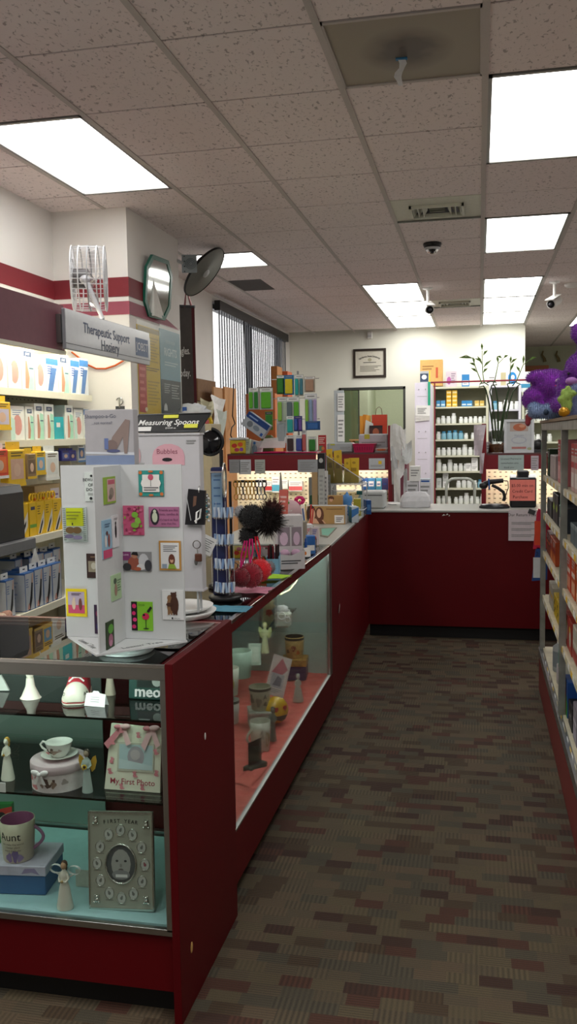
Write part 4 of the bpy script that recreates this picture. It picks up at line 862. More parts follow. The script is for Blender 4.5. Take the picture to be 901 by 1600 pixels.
# ================================================================== CARD RACK on the nearest case
TOPZ = 1.0
WB = M('#c9cccd', .5, var=.02, name='white_card_rack'); b0 = on(192, 1003, TOPZ+.03)
rb_ = (b0.x, b0.y+.02, TOPZ+.0005)
t = thing('greeting_card_rack', 'white four winged revolving card rack on the nearest glass case', 'card rack', rb_)
wh = .487; wl = .178; wz = .04
MB().lathe([(.075, 0), (.08, .006), (.075, .012), (.02, .014), (.016, .02), (.016, .034)], WB, 28).build('pedestal', t)
m = MB(); m.T = TR(0, 0, .030); m.prism([(-wl, .004), (-.004, -wl-.01), (wl+.004, 0), (0, wl)], .005, WB, 'z')
LT = M('#55585c', .6)
m.T = TR(.085, -.093, .0365, rx=-PI/2+.0, rz=.76); m.T = Matrix.Translation((.078, -.072, .0358)) @ Matrix.Rotation(.80, 4, 'Z') @ Matrix.Rotation(-PI/2, 4, 'X'); m.text("Leanin' Tree", 0, 0, .024, LT)
m.T = Matrix.Translation((-.078, -.080, .0358)) @ Matrix.Rotation(-.80, 4, 'Z') @ Matrix.Rotation(-PI/2, 4, 'X'); m.text("Leanin' Tree", 0, 0, .024, LT)
m.build('turntable', t, 'white square base plate lettered in grey')
for nm, a in (('left', PI), ('front', -PI/2), ('right', 0), ('back', PI/2)):
    m = MB(); m.T = TR(0, 0, .036, rz=a); m.box(.0, wl, -.002, .002, 0, wh, WB); m.build('wing', t)
RB = Vector(rb_)
def rackcard(px0, py0, px1, py1, wing, name, label, mat, spec, thick=.003):
    """cards stuck to the wings; measured on the wing's own plane"""
    off = .0022
    if wing in ('left', 'right'):
        yy = RB.y-off; a = PY(px0, (py0+py1)/2, yy); b = PY(px1, (py0+py1)/2, yy); tp = PY((px0+px1)/2, py0, yy); bt = PY((px0+px1)/2, py1, yy)
        w_ = b.x-a.x; h_ = tp.z-bt.z; T = Matrix.Translation(((a.x+b.x)/2, yy, bt.z))
    else:
        xx = RB.x+off; a = PX(px0, (py0+py1)/2, xx); b = PX(px1, (py0+py1)/2, xx); tp = PX((px0+px1)/2, py0, xx); bt = PX((px0+px1)/2, py1, xx)
        w_ = abs(b.y-a.y); h_ = tp.z-bt.z; T = Matrix.Translation((xx, (a.y+b.y)/2, bt.z)) @ Matrix.Rotation(PI/2, 4, 'Z')
    m = MB(); m.box(-w_/2, w_/2, -thick, 0, 0, h_, mat).art(w_, h_, -thick, spec)
    o = m.build(name); o.matrix_world = T; return tag(o, label, 'greeting card')
c = lambda h: M(h, .6)
rackcard(217, 735, 256, 775, 'right', 'greeting_card', 'square teal card with an orange patterned border and one pink flower', c('#2f8f88'), [('e', .08, .08, .07, .07, c('#c8703a')), ('e', .92, .08, .07, .07, c('#c8703a')), ('e', .08, .92, .07, .07, c('#c8703a')), ('e', .92, .92, .07, .07, c('#c8703a')), ('e', .5, .04, .1, .04, c('#c8703a')), ('e', .5, .96, .1, .04, c('#c8703a')), ('r', .16, .16, .84, .84, c('#e6e4e0')), ('e', .5, .5, .4, .26, c('#e6e4e0')), ('r', .49, .38, .51, .7, c('#35433c')), ('e', .5, .74, .11, .12, c('#c4566e')), ('l', .22, .2, .8, .38, 2, c('#6c6c70'))])
fl = []
random.seed(3)
for i in range(26): fl.append(('e', random.uniform(.08, .92), random.uniform(.06, .94), random.uniform(.04, .1), random.uniform(.03, .06), c(random.choice(['#b03a5c', '#d0688c', '#7fa83c', '#8c2f52', '#c85a7c']))))
fl += [('e', .62, .7, .16, .1, c('#7fb83c')), ('e', .75, .5, .14, .12, c('#8cc04a')), ('e', .62, .35, .2, .1, c('#86b444'))]
rackcard(193, 790, 225, 836, 'right', 'greeting_card', 'pink card crowded with flowers and green leaves', c('#c4567c'), fl)
rackcard(233, 792, 280, 823, 'right', 'greeting_card', 'wide mauve card with an oval dress form and dark lettering', c('#a8688c'), [('e', .2, .5, .15, .42, c('#2c2430')), ('e', .2, .48, .09, .26, c('#c8d0b8')), ('e', .2, .78, .05, .09, c('#c8d0b8')), ('t', 'Friends are like', .66, .84, .16, c('#56284c')), ('t', 'diets, candles &', .66, .64, .16, c('#56284c')), ('t', "it's hard to find", .66, .36, .16, c('#56284c')), ('t', 'one that fits', .66, .17, .16, c('#56284c'))])
rackcard(190, 862, 237, 892, 'right', 'greeting_card', 'wide photo card of a person in a dark hat beside a white horse', c('#8d8e90'), [('r', 0, .55, .32, 1, c('#7a3468')), ('t', 'Love', .16, .85, .16, c('#e2c8dc')), ('e', .42, .4, .2, .36, c('#96503f')), ('e', .45, .8, .1, .14, c('#b07a60')), ('p', [(.34, .86), (.58, .8), (.54, 1), (.4, 1)], c('#181618')), ('e', .75, .5, .17, .42, c('#c6c8cc')), ('e', .66, .22, .14, .16, c('#d4d4d6')), ('e', .9, .3, .12, .3, c('#3a3a40')), ('e', .2, .22, .14, .2, c('#2c2c30')), ('e', .55, .12, .12, .1, c('#a8583c'))])
rackcard(249, 845, 283, 891, 'right', 'greeting_card', 'gold bordered card of a brown haired woman in green', c('#b98a48'), [('r', .08, .06, .92, .94, c('#dfe0e0')), ('l', .2, .62, .85, .86, 4, c('#6c6c72')), ('e', .58, .36, .15, .2, c('#6b3a2c')), ('e', .58, .36, .08, .1, c('#d0a486')), ('e', .58, .42, .1, .06, c('#6b3a2c')), ('p', [(.4, .06), (.46, .22), (.7, .22), (.8, .06)], c('#8fae3c')), ('r', .14, .08, .36, .22, c('#8f9fb0'))])
rackcard(206, 940, 239, 985, 'right', 'greeting_card', 'lime green card with a wine glass and a black floral strip', c('#7fc02c'), [('r', 0, 0, .28, 1, c('#1a1216')), ('e', .14, .85, .1, .08, c('#d02868')), ('e', .12, .6, .09, .07, c('#d02868')), ('e', .16, .38, .1, .07, c('#e0387c')), ('e', .12, .14, .1, .07, c('#d02868')), ('e', .68, .5, .17, .12, c('#c82450')), ('e', .6, .55, .06, .04, c('#1a1216')), ('r', .67, .1, .7, .4, c('#1a1216')), ('e', .69, .08, .14, .02, c('#1a1216')), ('p', [(.74, .68), (.84, .64), (1, .8), (.92, .86)], c('#1a1216')), ('t', 'Drink', .5, .9, .1, c('#2c4c10'))])
rackcard(254, 922, 287, 968, 'right', 'greeting_card', 'white card of two brown bears hugging above a black heart', c('#dddfdf'), [('e', .38, .48, .16, .28, c('#8c6a4a')), ('e', .36, .74, .12, .1, c('#8c6a4a')), ('e', .58, .5, .2, .32, c('#4a2c20')), ('e', .55, .83, .14, .1, c('#4a2c20')), ('e', .45, .9, .04, .035, c('#4a2c20')), ('e', .65, .92, .04, .035, c('#4a2c20')), ('r', .26, .17, .36, .32, c('#8c6a4a')), ('r', .4, .17, .48, .3, c('#8c6a4a')), ('r', .52, .17, .6, .3, c('#4a2c20')), ('r', .64, .17, .72, .3, c('#4a2c20')), ('e', .34, .52, .14, .06, c('#4a2c20')), ('e', .48, .06, .04, .035, INK), ('t', 'I', .36, .06, .07, INK), ('t', 'miss you', .7, .06, .06, INK)])
# front wing
rackcard(161, 745, 179, 787, 'front', 'greeting_card', 'green edged card near the top of the forward rack wing', c('#8aa83a'), [('r', .25, .08, .95, .92, c('#c8a8a0')), ('r', .32, .72, .9, .88, c('#b85868')), ('e', .6, .4, .2, .2, c('#8c7c70')), ('e', .5, .25, .14, .1, c('#74685c'))])
rackcard(159, 812, 173, 872, 'front', 'greeting_card', 'tall blue and pink card with figures on the forward rack wing', c('#8fb4cc'), [('r', 0, 0, 1, .22, c('#c84870')), ('e', .3, .45, .12, .16, c('#dcd4d0')), ('e', .65, .45, .12, .18, c('#8c4c48')), ('e', .45, .65, .1, .06, c('#5a3028')), ('l', .2, .8, .8, .92, 2, c('#50708c'))])
rackcard(174, 805, 184, 855, 'front', 'greeting_card', 'narrow white card with a black figure on the forward rack wing', c('#d9d8dc'), [('e', .5, .5, .14, .22, INK), ('e', .5, .75, .1, .06, INK), ('l', .25, .85, .8, .93, 2, GREY)])
rackcard(173, 897, 188, 937, 'front', 'greeting_card', 'pale green card low on the forward rack wing', c('#a9c49a'), [('e', .35, .75, .16, .12, c('#4c5a48')), ('e', .4, .4, .14, .25, c('#9c7c6c')), ('l', .55, .3, .95, .8, 5, c('#6c8468'))])
rackcard(165, 970, 177, 1020, 'front', 'greeting_card', 'dark green card of a pink flower at the foot of the forward rack wing', c('#2c3c24'), [('e', .55, .75, .35, .15, c('#5c9c3c')), ('e', .5, .4, .3, .2, c('#9c6078')), ('e', .5, .3, .2, .1, c('#b88098'))])
# left wing
rackcard(133, 738, 152, 783, 'left', 'greeting_card', 'narrow white warning card reading beware of dog', c('#ced6d2'), [('t', 'BEWARE', .5, .74, .15, INK, True), ('t', 'OF', .5, .56, .15, INK, True), ('t', 'DOG', .5, .4, .15, INK, True), ('l', .25, .2, .8, .3, 2, GREY), ('e', .5, .1, .12, .05, INK), ('e', .6, .88, .12, .04, INK)])
grs = [('r', .12, .45, .88, .97, c('#c0cc1c'))]+[('r', .0, .04+.06*i, .12, .06+.06*i, c('#4c5c54')) for i in range(16)]+[('r', .88, .04+.06*i, 1, .06+.06*i, c('#4c5c54')) for i in range(16)]+[('l', .2, .62, .82, .9, 3, c('#7c8420')), ('e', .34, .34, .2, .1, c('#6c5430')), ('e', .64, .34, .2, .1, c('#6c5430')), ('e', .45, .52, .03, .04, INK), ('e', .3, .16, .2, .06, c('#6c6484')), ('e', .66, .13, .2, .06, c('#7c7494'))]
rackcard(100, 792, 136, 846, 'left', 'greeting_card', 'yellow and grey striped card of two loaves at the left of the rack', c('#b8c4c0'), grs)
rackcard(136, 865, 158, 903, 'left', 'greeting_card', 'dark brown card with a pale picture band', c('#35211e'), [('r', .12, .25, 1, .7, c('#8c8470')), ('e', .5, .5, .18, .14, c('#b8b4a4')), ('e', .8, .42, .16, .12, c('#6c6454')), ('l', .3, .82, .9, .92, 1, c('#7c6450'))])
rackcard(104, 920, 136, 963, 'left', 'greeting_card', 'yellow bordered card of two small animals on pink', c('#dcc414'), [('r', .1, .12, .9, .9, c('#b4a4b8')), ('r', .1, .12, .9, .42, c('#c4486c')), ('e', .38, .45, .09, .2, c('#d0b8a0')), ('e', .4, .64, .06, .06, c('#d0b8a0')), ('e', .7, .45, .08, .22, c('#6c3c30')), ('l', .28, .76, .75, .86, 2, c('#4c3c4c'))])
rackcard(148, 945, 161, 990, 'left', 'greeting_card', 'narrow dark purple patterned card low on the left wing', c('#35213c'), [('e', .4, .7, .2, .1, c('#7c2c4c')), ('e', .6, .5, .2, .1, c('#8c3450')), ('e', .5, .25, .3, .12, c('#2c2c5c')), ('e', .6, .85, .15, .05, c('#4c6c5c'))])
# photo box standing on top of the rack
x_, z_, w_, h_ = rect(144, 640, 219, 719, RB.y+.05)
zt_ = RB.z+.036+wh
carton('display_box', 'grey photo display box with crawling legs pictured, standing on the card rack', 'box', (x_, RB.y+.02, zt_+.0006), w_, .035, PY(180, 640, RB.y).z-zt_, M('#aaa8ac', .5), [('r', 0, 0, 1, .17, M('#7c8cac', .5)), ('p', [(0, .2), (1, .17), (1, .22), (0, .24)], c('#c8ccd4')), ('t', 'Shampoo-a-Go', .33, .88, .1, c('#5c6070')), ('t', '...not normal!', .36, .76, .075, c('#5c6070')), ('p', [(.56, .5), (.84, .82), (.93, .8), (.9, .55), (.86, .2), (.8, .2), (.78, .5), (.62, .24), (.48, .24)], c('#8c7a74')), ('e', .55, .35, .12, .1, c('#7c6a66')), ('r', .4, .28, .48, .48, c('#6474a4')), ('e', .58, .25, .14, .03, c('#545a80'))])
# ================================================================== KEYRING AND SPOON SPINNER behind the rack
yS = 2.92
sb = on(300, 965, TOPZ); yS = sb.y+.0
x_, z_, w_, h_ = rect(222, 677, 322, 960, yS)
cxS = x_+.005; LG = M('#c2c1c5', .5, var=.02)
t = thing('novelty_spinner', 'white revolving novelty stand behind the card rack with a round tray foot', 'display stand', (cxS, yS+.03, TOPZ))
q = PZ(298, 962, TOPZ+.02)
MB().lathe([(.10, 0), (.115, .012), (.12, .02), (.115, .02), (.1, .014), (0, .014)], WHITE, 36).lathe([(.09, .022), (.105, .03), (.11, .036), (.105, .036), (.09, .03), (0, .03)], WHITE, 36).build('tray_foot', t)
ztop = PY(270, 677, yS).z-TOPZ; zbot = PY(318, 958, yS).z-TOPZ
zbot = max(zbot, .10) if zbot < .06 else zbot
for sx in (-1, 1):
    for sy in (-1, 1): MB().tube([(sx*.09, -.07+.015*sy, .03), (sx*.09, -.07+.015*sy, zbot+.0)], .004, M('#b4b8ba', .2), 6).build('clear_leg', t)
m = MB(); hw = w_/2*.98; m.rbox(-hw, hw, -.09, -.05, zbot, ztop, LG, .002).box(-.01, .01, -.05, .09, zbot, ztop, LG)
m.box(-hw-.003, hw+.003, -.094, -.046, ztop-.006, ztop, LG).box(-hw-.003, hw+.003, -.094, -.046, zbot, zbot+.006, LG)
m.build('display_body', t)
m = MB(); m.art(2*hw, ztop-zbot, -.0905, [('e', .52, .86, .25, .075, M('#d8a4b0', .6)), ('r', .27, .80, .77, .86, M('#d8a4b0', .6)), ('t', 'Bubbles', .5, .885, .045, c('#8c4a5c')), ('e', .5, .835, .08, .012, INK), ('e', .03, .86, .06, .06, M('#c8a4a8', .6)), ('l', .8, .93, .95, .96, 2, GREY)], z0=zbot); m.build('printed_signs', t)
# header sign
ta = thing('spoon_sign', 'black tilted sign lettered Measuring Spoons on top of the white novelty stand', 'sign', (cxS, yS+.03, TOPZ+ztop+.001))
sw, sh_ = .235, .066
m = MB(); m.T = TR(0, -.085, .004, rx=-.55); FRM = M('#55575a', .4, .5)
m.prism([(-sw/2-.012, 0), (sw/2-.012, 0), (sw/2+.02, sh_), (-sw/2+.01, sh_)], .004, M('#17181a', .35)); m.build('board', ta)
m = MB(); m.T = TR(0, -.085, .004, rx=-.55); P_ = [(-sw/2-.012, 0), (sw/2-.012, 0), (sw/2+.02, sh_), (-sw/2+.01, sh_)]
m.tube([(a, -.001, b_) for a, b_ in P_], .0022, FRM, 6, True); m.build('frame', ta)
m = MB(); m.T = TR(0, -.085, .004, rx=-.55); m.text('Measuring Spoons', .0, sh_*.52, .028, WHITE, -.001, True, shear=.25); m.text('$10.00 ea', .01, sh_*.2, .009, WHITE, -.001); m.build('lettering', ta, 'white italic lettering')
for a in ((-.02, .05, .03, .062, M('#d8d84a', .6)), (.055, .012, .1, .026, M('#d8d84a', .6)), (-.105, .002, -.055, .018, PAPER)):
    m = MB(); m.T = TR(0, -.085, .004, rx=-.55); m.box(a[0], a[2], -.003, -.001, a[1], a[3], a[4]); m.build('price_sticker', ta)
MB().box(-.11, .10, -.0, .003, 0, .05, GREY).build('bracket', ta)
# things hanging on its right side
hx = cxS+hw
def hang(name, label, px0, py0, px1, py1, Y, parts, cat, tie=None):
    x_, z_, w_, h_ = rect(px0, py0, px1, py1, Y); t = thing(name, label, cat, (x_, Y, z_))
    for nm, fn in parts:
        m = MB(); fn(m, w_, h_); m.build(nm, t)
    return t
yf = yS+.03-.09-.012
def f_bag(m, w, h):
    m.prism([(-w*.5, 0), (w*.42, -.0), (w*.5, h*.95), (-w*.3, h)], .012, M('#1c1a1e', .35)); m.T = TR(0, -.0005, 0); m.add([(-w*.1, 0, h*.5), (w*.05, 0, h*.55), (w*.1, 0, h*.8), (-w*.05, 0, h*.8)], [(0, 1, 2, 3)], M('#6c4c3c', .6)); m.tube([(w*.0, -.004, h*.1), (w*.25, -.006, h*.2), (w*.3, -.006, h*.45), (w*.1, -.006, h*.35), (w*.05, -.004, h*.05)], .003, WHITE, 6); m.tube([(-w*.4+.0, -.001, h*.85), (-w*.2, -.001, h*.12)], .0015, LGREY, 4)
hang('zebra_pouch', 'black and white patterned pouch hanging on the white novelty stand', 288, 764, 321, 820, yf-.004, [('pouch', f_bag), ('hook', lambda m, w, h: m.tube([(w*.2, 0, h*.9), (w*.2, 0, h*1.06), (w*.2, .014, h*1.08)], .0018, CHROME, 6))], 'pouch')
def f_ring(m, w, h): m.tube(ring((0, 0, h-.014), .0125, 18, 'xz'), .0016, M('#7a7470', .3, .9), 6, True)
def f_fob(m, w, h): m.rbox(-w*.2, w*.45, -.004, .004, h*.2, h*.5, M('#5a3324', .5), .003).ell((-w*.1, 0, h*.2), (.006, .003, .012), M('#6c6a68', .4, .6)).tube([(0, 0, h-.026), (w*.1, 0, h*.48)], .0015, CHROME, 6)
hang('key_ring', 'metal key ring with a brown fob hanging low on the white novelty stand', 299, 844, 316, 886, yf, [('split_ring', f_ring), ('fob', f_fob)], 'key ring')
m = MB(); 
for i in range(3): m.tube([(0, 0, 0), (.012-.01*i, -.004, -.03), (-.004+.008*i, .0, -.07)], .002, [CHROME, M('#b0b4bc', .3, .8), GREY][i], 6)
for i in range(14): m.ell((.006*math.sin(i*2), -.004, -.01-.006*i), .0045, [CHROME, M('#e4e4e8', .3), M('#3f98a8', .4)][i % 3], 8, 6)
q = PY(325, 770, yS); o = m.build('bead_chain', loc=(hx+.012, yS-.03, q.z)); tag(o, 'silver bead and chain strand hanging at the right edge of the novelty stand', 'chain')
card = MB(); card.box(-.022, .022, 0, .001, -.06, 0, PAPER).art(.044, .06, 0, [('l', .15, .15, .85, .85, 6, GREY)], z0=-.06); q = PY(328, 838, yS)
o = card.build('price_list', loc=(hx+.02, yS-.02, q.z)); o.rotation_euler = (0, .45, 0); tag(o, 'small tilted paper tag right of the key ring', 'tag')
# ================================================================== BRACELET SPINNER with mirror, black foot
yB = on(352, 935, TOPZ); NAVY = M('#1b2350', .4); 
t = thing('bracelet_spinner', 'navy revolving stand hung with pale blue charms, on a round black foot', 'display stand', (yB.x, yB.y, TOPZ))
s = pxm(yB)
MB().lathe([(.058, 0), (.062, .005), (.06, .012), (.02, .016), (0, .016)], BLACK, 32).build('foot', t)
ztb = PY(348, 730, yB.y).z-TOPZ
MB().rbox(-.042, .006, -.015, .03, .014, ztb, NAVY, .004).build('column', t)
m = MB(); m.rbox(-.038, .002, -.0175, -.0155, ztb*.62, ztb*.97, M('#7e9cb8', .5), .0008)
for i in range(5): m.box(-.03, -.005, -.0182, -.0175, ztb*(.66+.06*i), ztb*(.672+.06*i), M('#4c6c94', .6))
m.build('charm_card', t, 'pale blue printed card')
# small oval mirror on a bar
tm = thing('counter_mirror', 'small oval chrome rimmed mirror on a bar beside the navy spinner', 'mirror', (yB.x+.015, yB.y-.03, TOPZ+PY(349, 750, yB.y).z-TOPZ))
m = MB(); m.tube([(.0+(.006)*math.cos(a), .022*math.cos(a)*1.0, .062*math.sin(a)) for a in [2*PI*i/24 for i in range(24)]], .003, CHROME, 8, True); m.build('rim', tm)
m = MB(); m.add([(.006*math.cos(2*PI*i/24), .022*math.cos(2*PI*i/24), .062*math.sin(2*PI*i/24)) for i in range(24)], [tuple(range(24))], M('#aeb8bc', .08, 1, .0)); m.build('mirror_glass', tm)
MB().tube([(-.003, 0, .03), (-.05, .01, .03)], .004, CHROME, 8).build('bar', tm)
tm.rotation_euler = (0, 0, .25)
# charms: four tiers
CH = [M('#9fb6d4', .35), M('#c8d6e6', .35), M('#7f9cc8', .35), M('#d8e0e8', .35)]
k = 0
for tier, pyy in enumerate((800, 842, 880, 917)):
    zz = PY(352, pyy, yB.y-.03).z
    tt = 'top second third lowest'.split()[tier]
    for i in range(9):
        a = -2.7+i*.29; xx = yB.x+.006+.036*math.cos(a)*1.0; yy = yB.y-.0+.036*math.sin(a)-.012
        m = MB(); m.tube([(0, 0, .002), (.001*(-1)**i, 0, -.02)], .0012, CHROME, 5)
        m.tube([(.002*(-1)**i, 0, .004), (.001, -.001, -.014), (-.002*(-1)**i, 0, -.032)], .0048, CH[(i+tier) % 4], 6); m.ell((0, 0, -.034), (.004, .0035, .006), CHROME, 8, 6)
        o = m.build('charm', loc=(xx, yy, zz+.014)); tag(o, 'pale blue glass charm with silver ends on the %s tier of the navy spinner' % tt, 'charm', 'charms on the %s tier' % tt)
m = MB()
for i in range(4):
    a = -2.6+i*.75; m.tube([(.046*math.cos(a), .04*math.sin(a)-.012, PY(352, 782, yB.y).z-TOPZ), (.046*math.cos(a), .04*math.sin(a)-.012, .05)], .0008, M('#b8bcc4', .4), 4)
m.build('wire_rods', t)
# black round thing left behind: magnifying make-up mirror seen from behind
x_, z_, w_, h_ = rect(311, 672, 346, 722, yB.y+.25)
t = thing('round_mirror', 'black round make-up mirror in a black stand behind the white novelty stand', 'mirror', (x_, yB.y+.25, TOPZ))
R_ = w_/2*1.0; cz = z_+h_-TOPZ-R_
m = MB(); m.T = TR(0, 0, cz, rx=PI/2-.15); m.lathe([(R_*.98, -.006), (R_, 0), (R_*.98, .006), (R_*.8, .012), (0, .02)], M('#0f0f12', .12), 32); m.build('mirror_back', t)
m = MB(); m.tube([(R_*1.12*math.sin(a), 0, cz-R_*1.12*math.cos(a)) for a in [-1.0+.25*i for i in range(17) if -1.0+.25*i < 3.1]], .006, BLACK, 8); m.build('yoke', t)
MB().tube([(R_*.95, 0, cz-R_*.7), (R_*1.0, 0, .02)], .008, BLACK, 8).lathe([(.06, 0), (.06, .01), (.02, .02)], BLACK, 24, c=(R_*.9, 0, 0)).build('stand', t)
# ================================================================== HOSIERY on the wall shelving
random.seed(11)
XB = -2.36
def goods(px, py, z, X):
    """point on a shelf: the given pixel on the plane x = X, at shelf height z"""
    p = PX(px, py, X); return Vector((X, p.y, z))
def fbox(name, label, cat, px0, px1, z, h, X, mat, spec, depth=.12, group=None, top=None, side=None, tilt=0):
    """a box on the wall shelving, its face towards the aisle (+x)"""
    a = PX(px0, 640, X).y; b = PX(px1, 640, X).y
    w_ = (b-a)*.96
    m = MB(); m.rbox(-w_/2, w_/2, 0, depth, 0, h, mat, .002); m.art(w_, h, 0, spec)
    if top: m.poly([(-w_/2, 0, h+.0005), (w_/2, 0, h+.0005), (w_/2, depth, h+.0005), (-w_/2, depth, h+.0005)], top)
    if side: m.poly([(-w_/2-.0005, 0, 0), (-w_/2-.0005, 0, h), (-w_/2-.0005, depth, h), (-w_/2-.0005, depth, 0)], side)
    o = m.build(name, loc=(X, (a+b)/2, z+.0005)); o.rotation_euler = (0, 0, PI/2); return tag(o, label, cat, group)
WBX = M('#e9ebe6', .5); MINT = M('#a8dcc4', .5); SKN = M('#c08c74', .6); DB = M('#2c4468', .5); NVB = M('#1e4c9a', .5)
def hos_spec(k):
    s = [('r', .2, .8, .8, .92, DB), ('t', 'JOBST', .5, .86, .08, WHITE, True), ('p', [(.45, .02), (.95, .02), (.95, .7), (.6, .75)], MINT), ('p', [(.25, .05), (.5, .05), (.6, .3), (.42, .7), (.3, .7)], SKN), ('l', .6, .5, .92, .56, 1, DB)]
    if k == 1: s = [('r', 0, .78, 1, .95, M('#3a78b8', .5)), ('p', [(.1, .05), (.5, .05), (.9, .7), (.4, .7)], M('#4c74ac', .5)), ('p', [(.5, .05), (.7, .05), (.95, .5), (.9, .7)], M('#d8dce0', .5)), ('l', .1, .5, .5, .75, 4, NVB)]
    if k == 2: s = [('e', .5, .45, .3, .3, M('#d0948c', .6)), ('l', .15, .72, .85, .9, 3, M('#8c9cb4', .6)), ('p', [(.0, .02), (.3, .02), (.3, .6), (.0, .7)], M('#c8e6dc', .5))]
    return s
r1 = [(-14, 14, 0, 2, 'white hosiery box at the left end of the top hosiery shelf'), (14, 36, 0, 2, 'second white hosiery box from the left end of the top hosiery shelf'), (36, 56, 0, 0, 'white hosiery box with a mint wedge on the top hosiery shelf'), (56, 74, 0, 2, 'white hosiery box with a pink oval right of the mint wedged one, top shelf'), (74, 93, 0, 1, 'white and blue hosiery box left of centre on the top hosiery shelf'), (93, 110, 0, 0, 'white hosiery box picturing a leg between two blue ones on the top shelf'), (112, 126, 0, 1, 'left of the two blue and white boxes ending the top hosiery shelf'), (126, 140, 0, 1, 'right of the two blue and white boxes ending the top hosiery shelf')]
for a, b_, _, k, lab in r1: fbox('hosiery_box', lab, 'box', a, b_, 1.855, .225-.012*(a % 3), XB, WBX if k != 1 else M('#dfe4e8', .5), hos_spec(k), .16, 'hosiery boxes on the top shelf', side=WBX)
r2 = [(14, 38, 2, 'plain cream hosiery box at the left of the second hosiery shelf'), (38, 52, 0, 'leftmost box picturing a leg and mint wedge on the second hosiery shelf'), (52, 68, 0, 'second box picturing a leg and mint wedge on the second hosiery shelf'), (68, 84, 0, 'third box picturing a leg and mint wedge on the second hosiery shelf'), (100, 114, 0, 'hosiery box right of the teal one on the second hosiery shelf'), (114, 129, 2, 'pale hosiery box with a pink picture near the end of the second shelf'), (129, 138, 1, 'last narrow blue lined hosiery box of the second hosiery shelf')]
for a, b_, k, lab in r2: fbox('hosiery_box', lab, 'box', a+1, b_, 1.59, .20-.01*(a % 4), XB, WBX, hos_spec(k), .15, 'hosiery boxes on the second shelf', side=WBX)
fbox('hosiery_box', 'teal box standing between the white ones on the second hosiery shelf', 'box', 84, 99, 1.59, .13, XB+.0, M('#1ea8b4', .5), [('r', .2, .55, .6, .75, WHITE)], .12)
YB_ = M('#e2b916', .45)
def yellow_pack(px0, px1, py0, py1, X, label, body=None, pic=None, cap=None):
    pa, pb = PX(px0, py1, X), PX(px1, py1, X); top = PX((px0+px1)/2, py0, X).z; w_ = (pb.y-pa.y)*.94; z0 = PX((px0+px1)/2, py1, X).z; h_ = top-z0
    t = thing('brace_pack', label, 'package', (X, (pa.y+pb.y)/2, z0), PI/2, 'hanging brace packs under the hosiery shelves')
    body = body or YB_
    m = MB(); m.rbox(-w_/2, w_/2, 0, .05, 0, h_*.82, body, .004); m.art(w_, h_*.82, 0, [('r', .12, .2, .88, .75, pic or M('#b89c84', .6)), ('e', .5, .45, .2, .18, M('#d8b8a0', .6)), ('l', .15, .8, .85, .95, 2, M('#5c4c20', .6)), ('r', 0, 0, 1, .1, cap or body)]); m.build('pack', t)
    m = MB(); m.box(-w_*.4, w_*.4, .02, .023, h_*.8, h_, cap or body); m.build('hanger_card', t)
    MB().tube([(0, .02, h_*.94), (0, .34, h_*.94)], .0025, CHROME, 6).build('peg_hook', t)
    return t
yellow_pack(-10, 19, 618, 672, -2.3, 'yellow pack with a blue oval hanging beside the second hosiery shelf', pic=M('#c8c4d8', .5))
yellow_pack(-12, 15, 692, 748, -2.24, 'orange red pack hanging at the left edge below the hosiery boxes', M('#d8401c', .45), M('#e8702c', .5), WHITE)
yellow_pack(14, 42, 690, 760, -2.24, 'large yellow pack picturing an arm hanging below the hosiery boxes', pic=M('#d0aa94', .6))
yellow_pack(43, 58, 700, 748, -2.27, 'brown pictured pack between the two yellow hanging packs', M('#8c7450', .5), M('#6c543c', .5), YB_)
yellow_pack(56, 73, 697, 742, -2.3, 'yellow and blue pack right of the brown pictured one', pic=M('#6ca4c8', .5))
yellow_pack(72, 94, 696, 750, -2.3, 'white hosiery pack with a dark blue label in the hanging row', WBX, M('#dce0dc', .5), M('#dfe2de', .5))
for i, (a, b_, lab) in enumerate([(96, 108, 'dark blue low box in the row below the second hosiery shelf'), (108, 118, 'violet blue box beside the dark blue low one')]):
    yellow_pack(a, b_+2, 700, 720, -2.36, lab, [M('#2a2f8c', .5), M('#3c3ca8', .5)][i], [M('#5c6cb4', .5), M('#2a2f7c', .5)][i], M('#2a2f8c', .5))
for a, b_, lab in [(122, 134, 'left of two blue and white packs hanging at the end of the third row'), (134, 147, 'right of two blue and white packs hanging at the end of the third row')]: yellow_pack(a, b_, 686, 722, -2.4, lab, M('#d5dbe2', .5), M('#3e6aa8', .5), M('#3a78b8', .5))
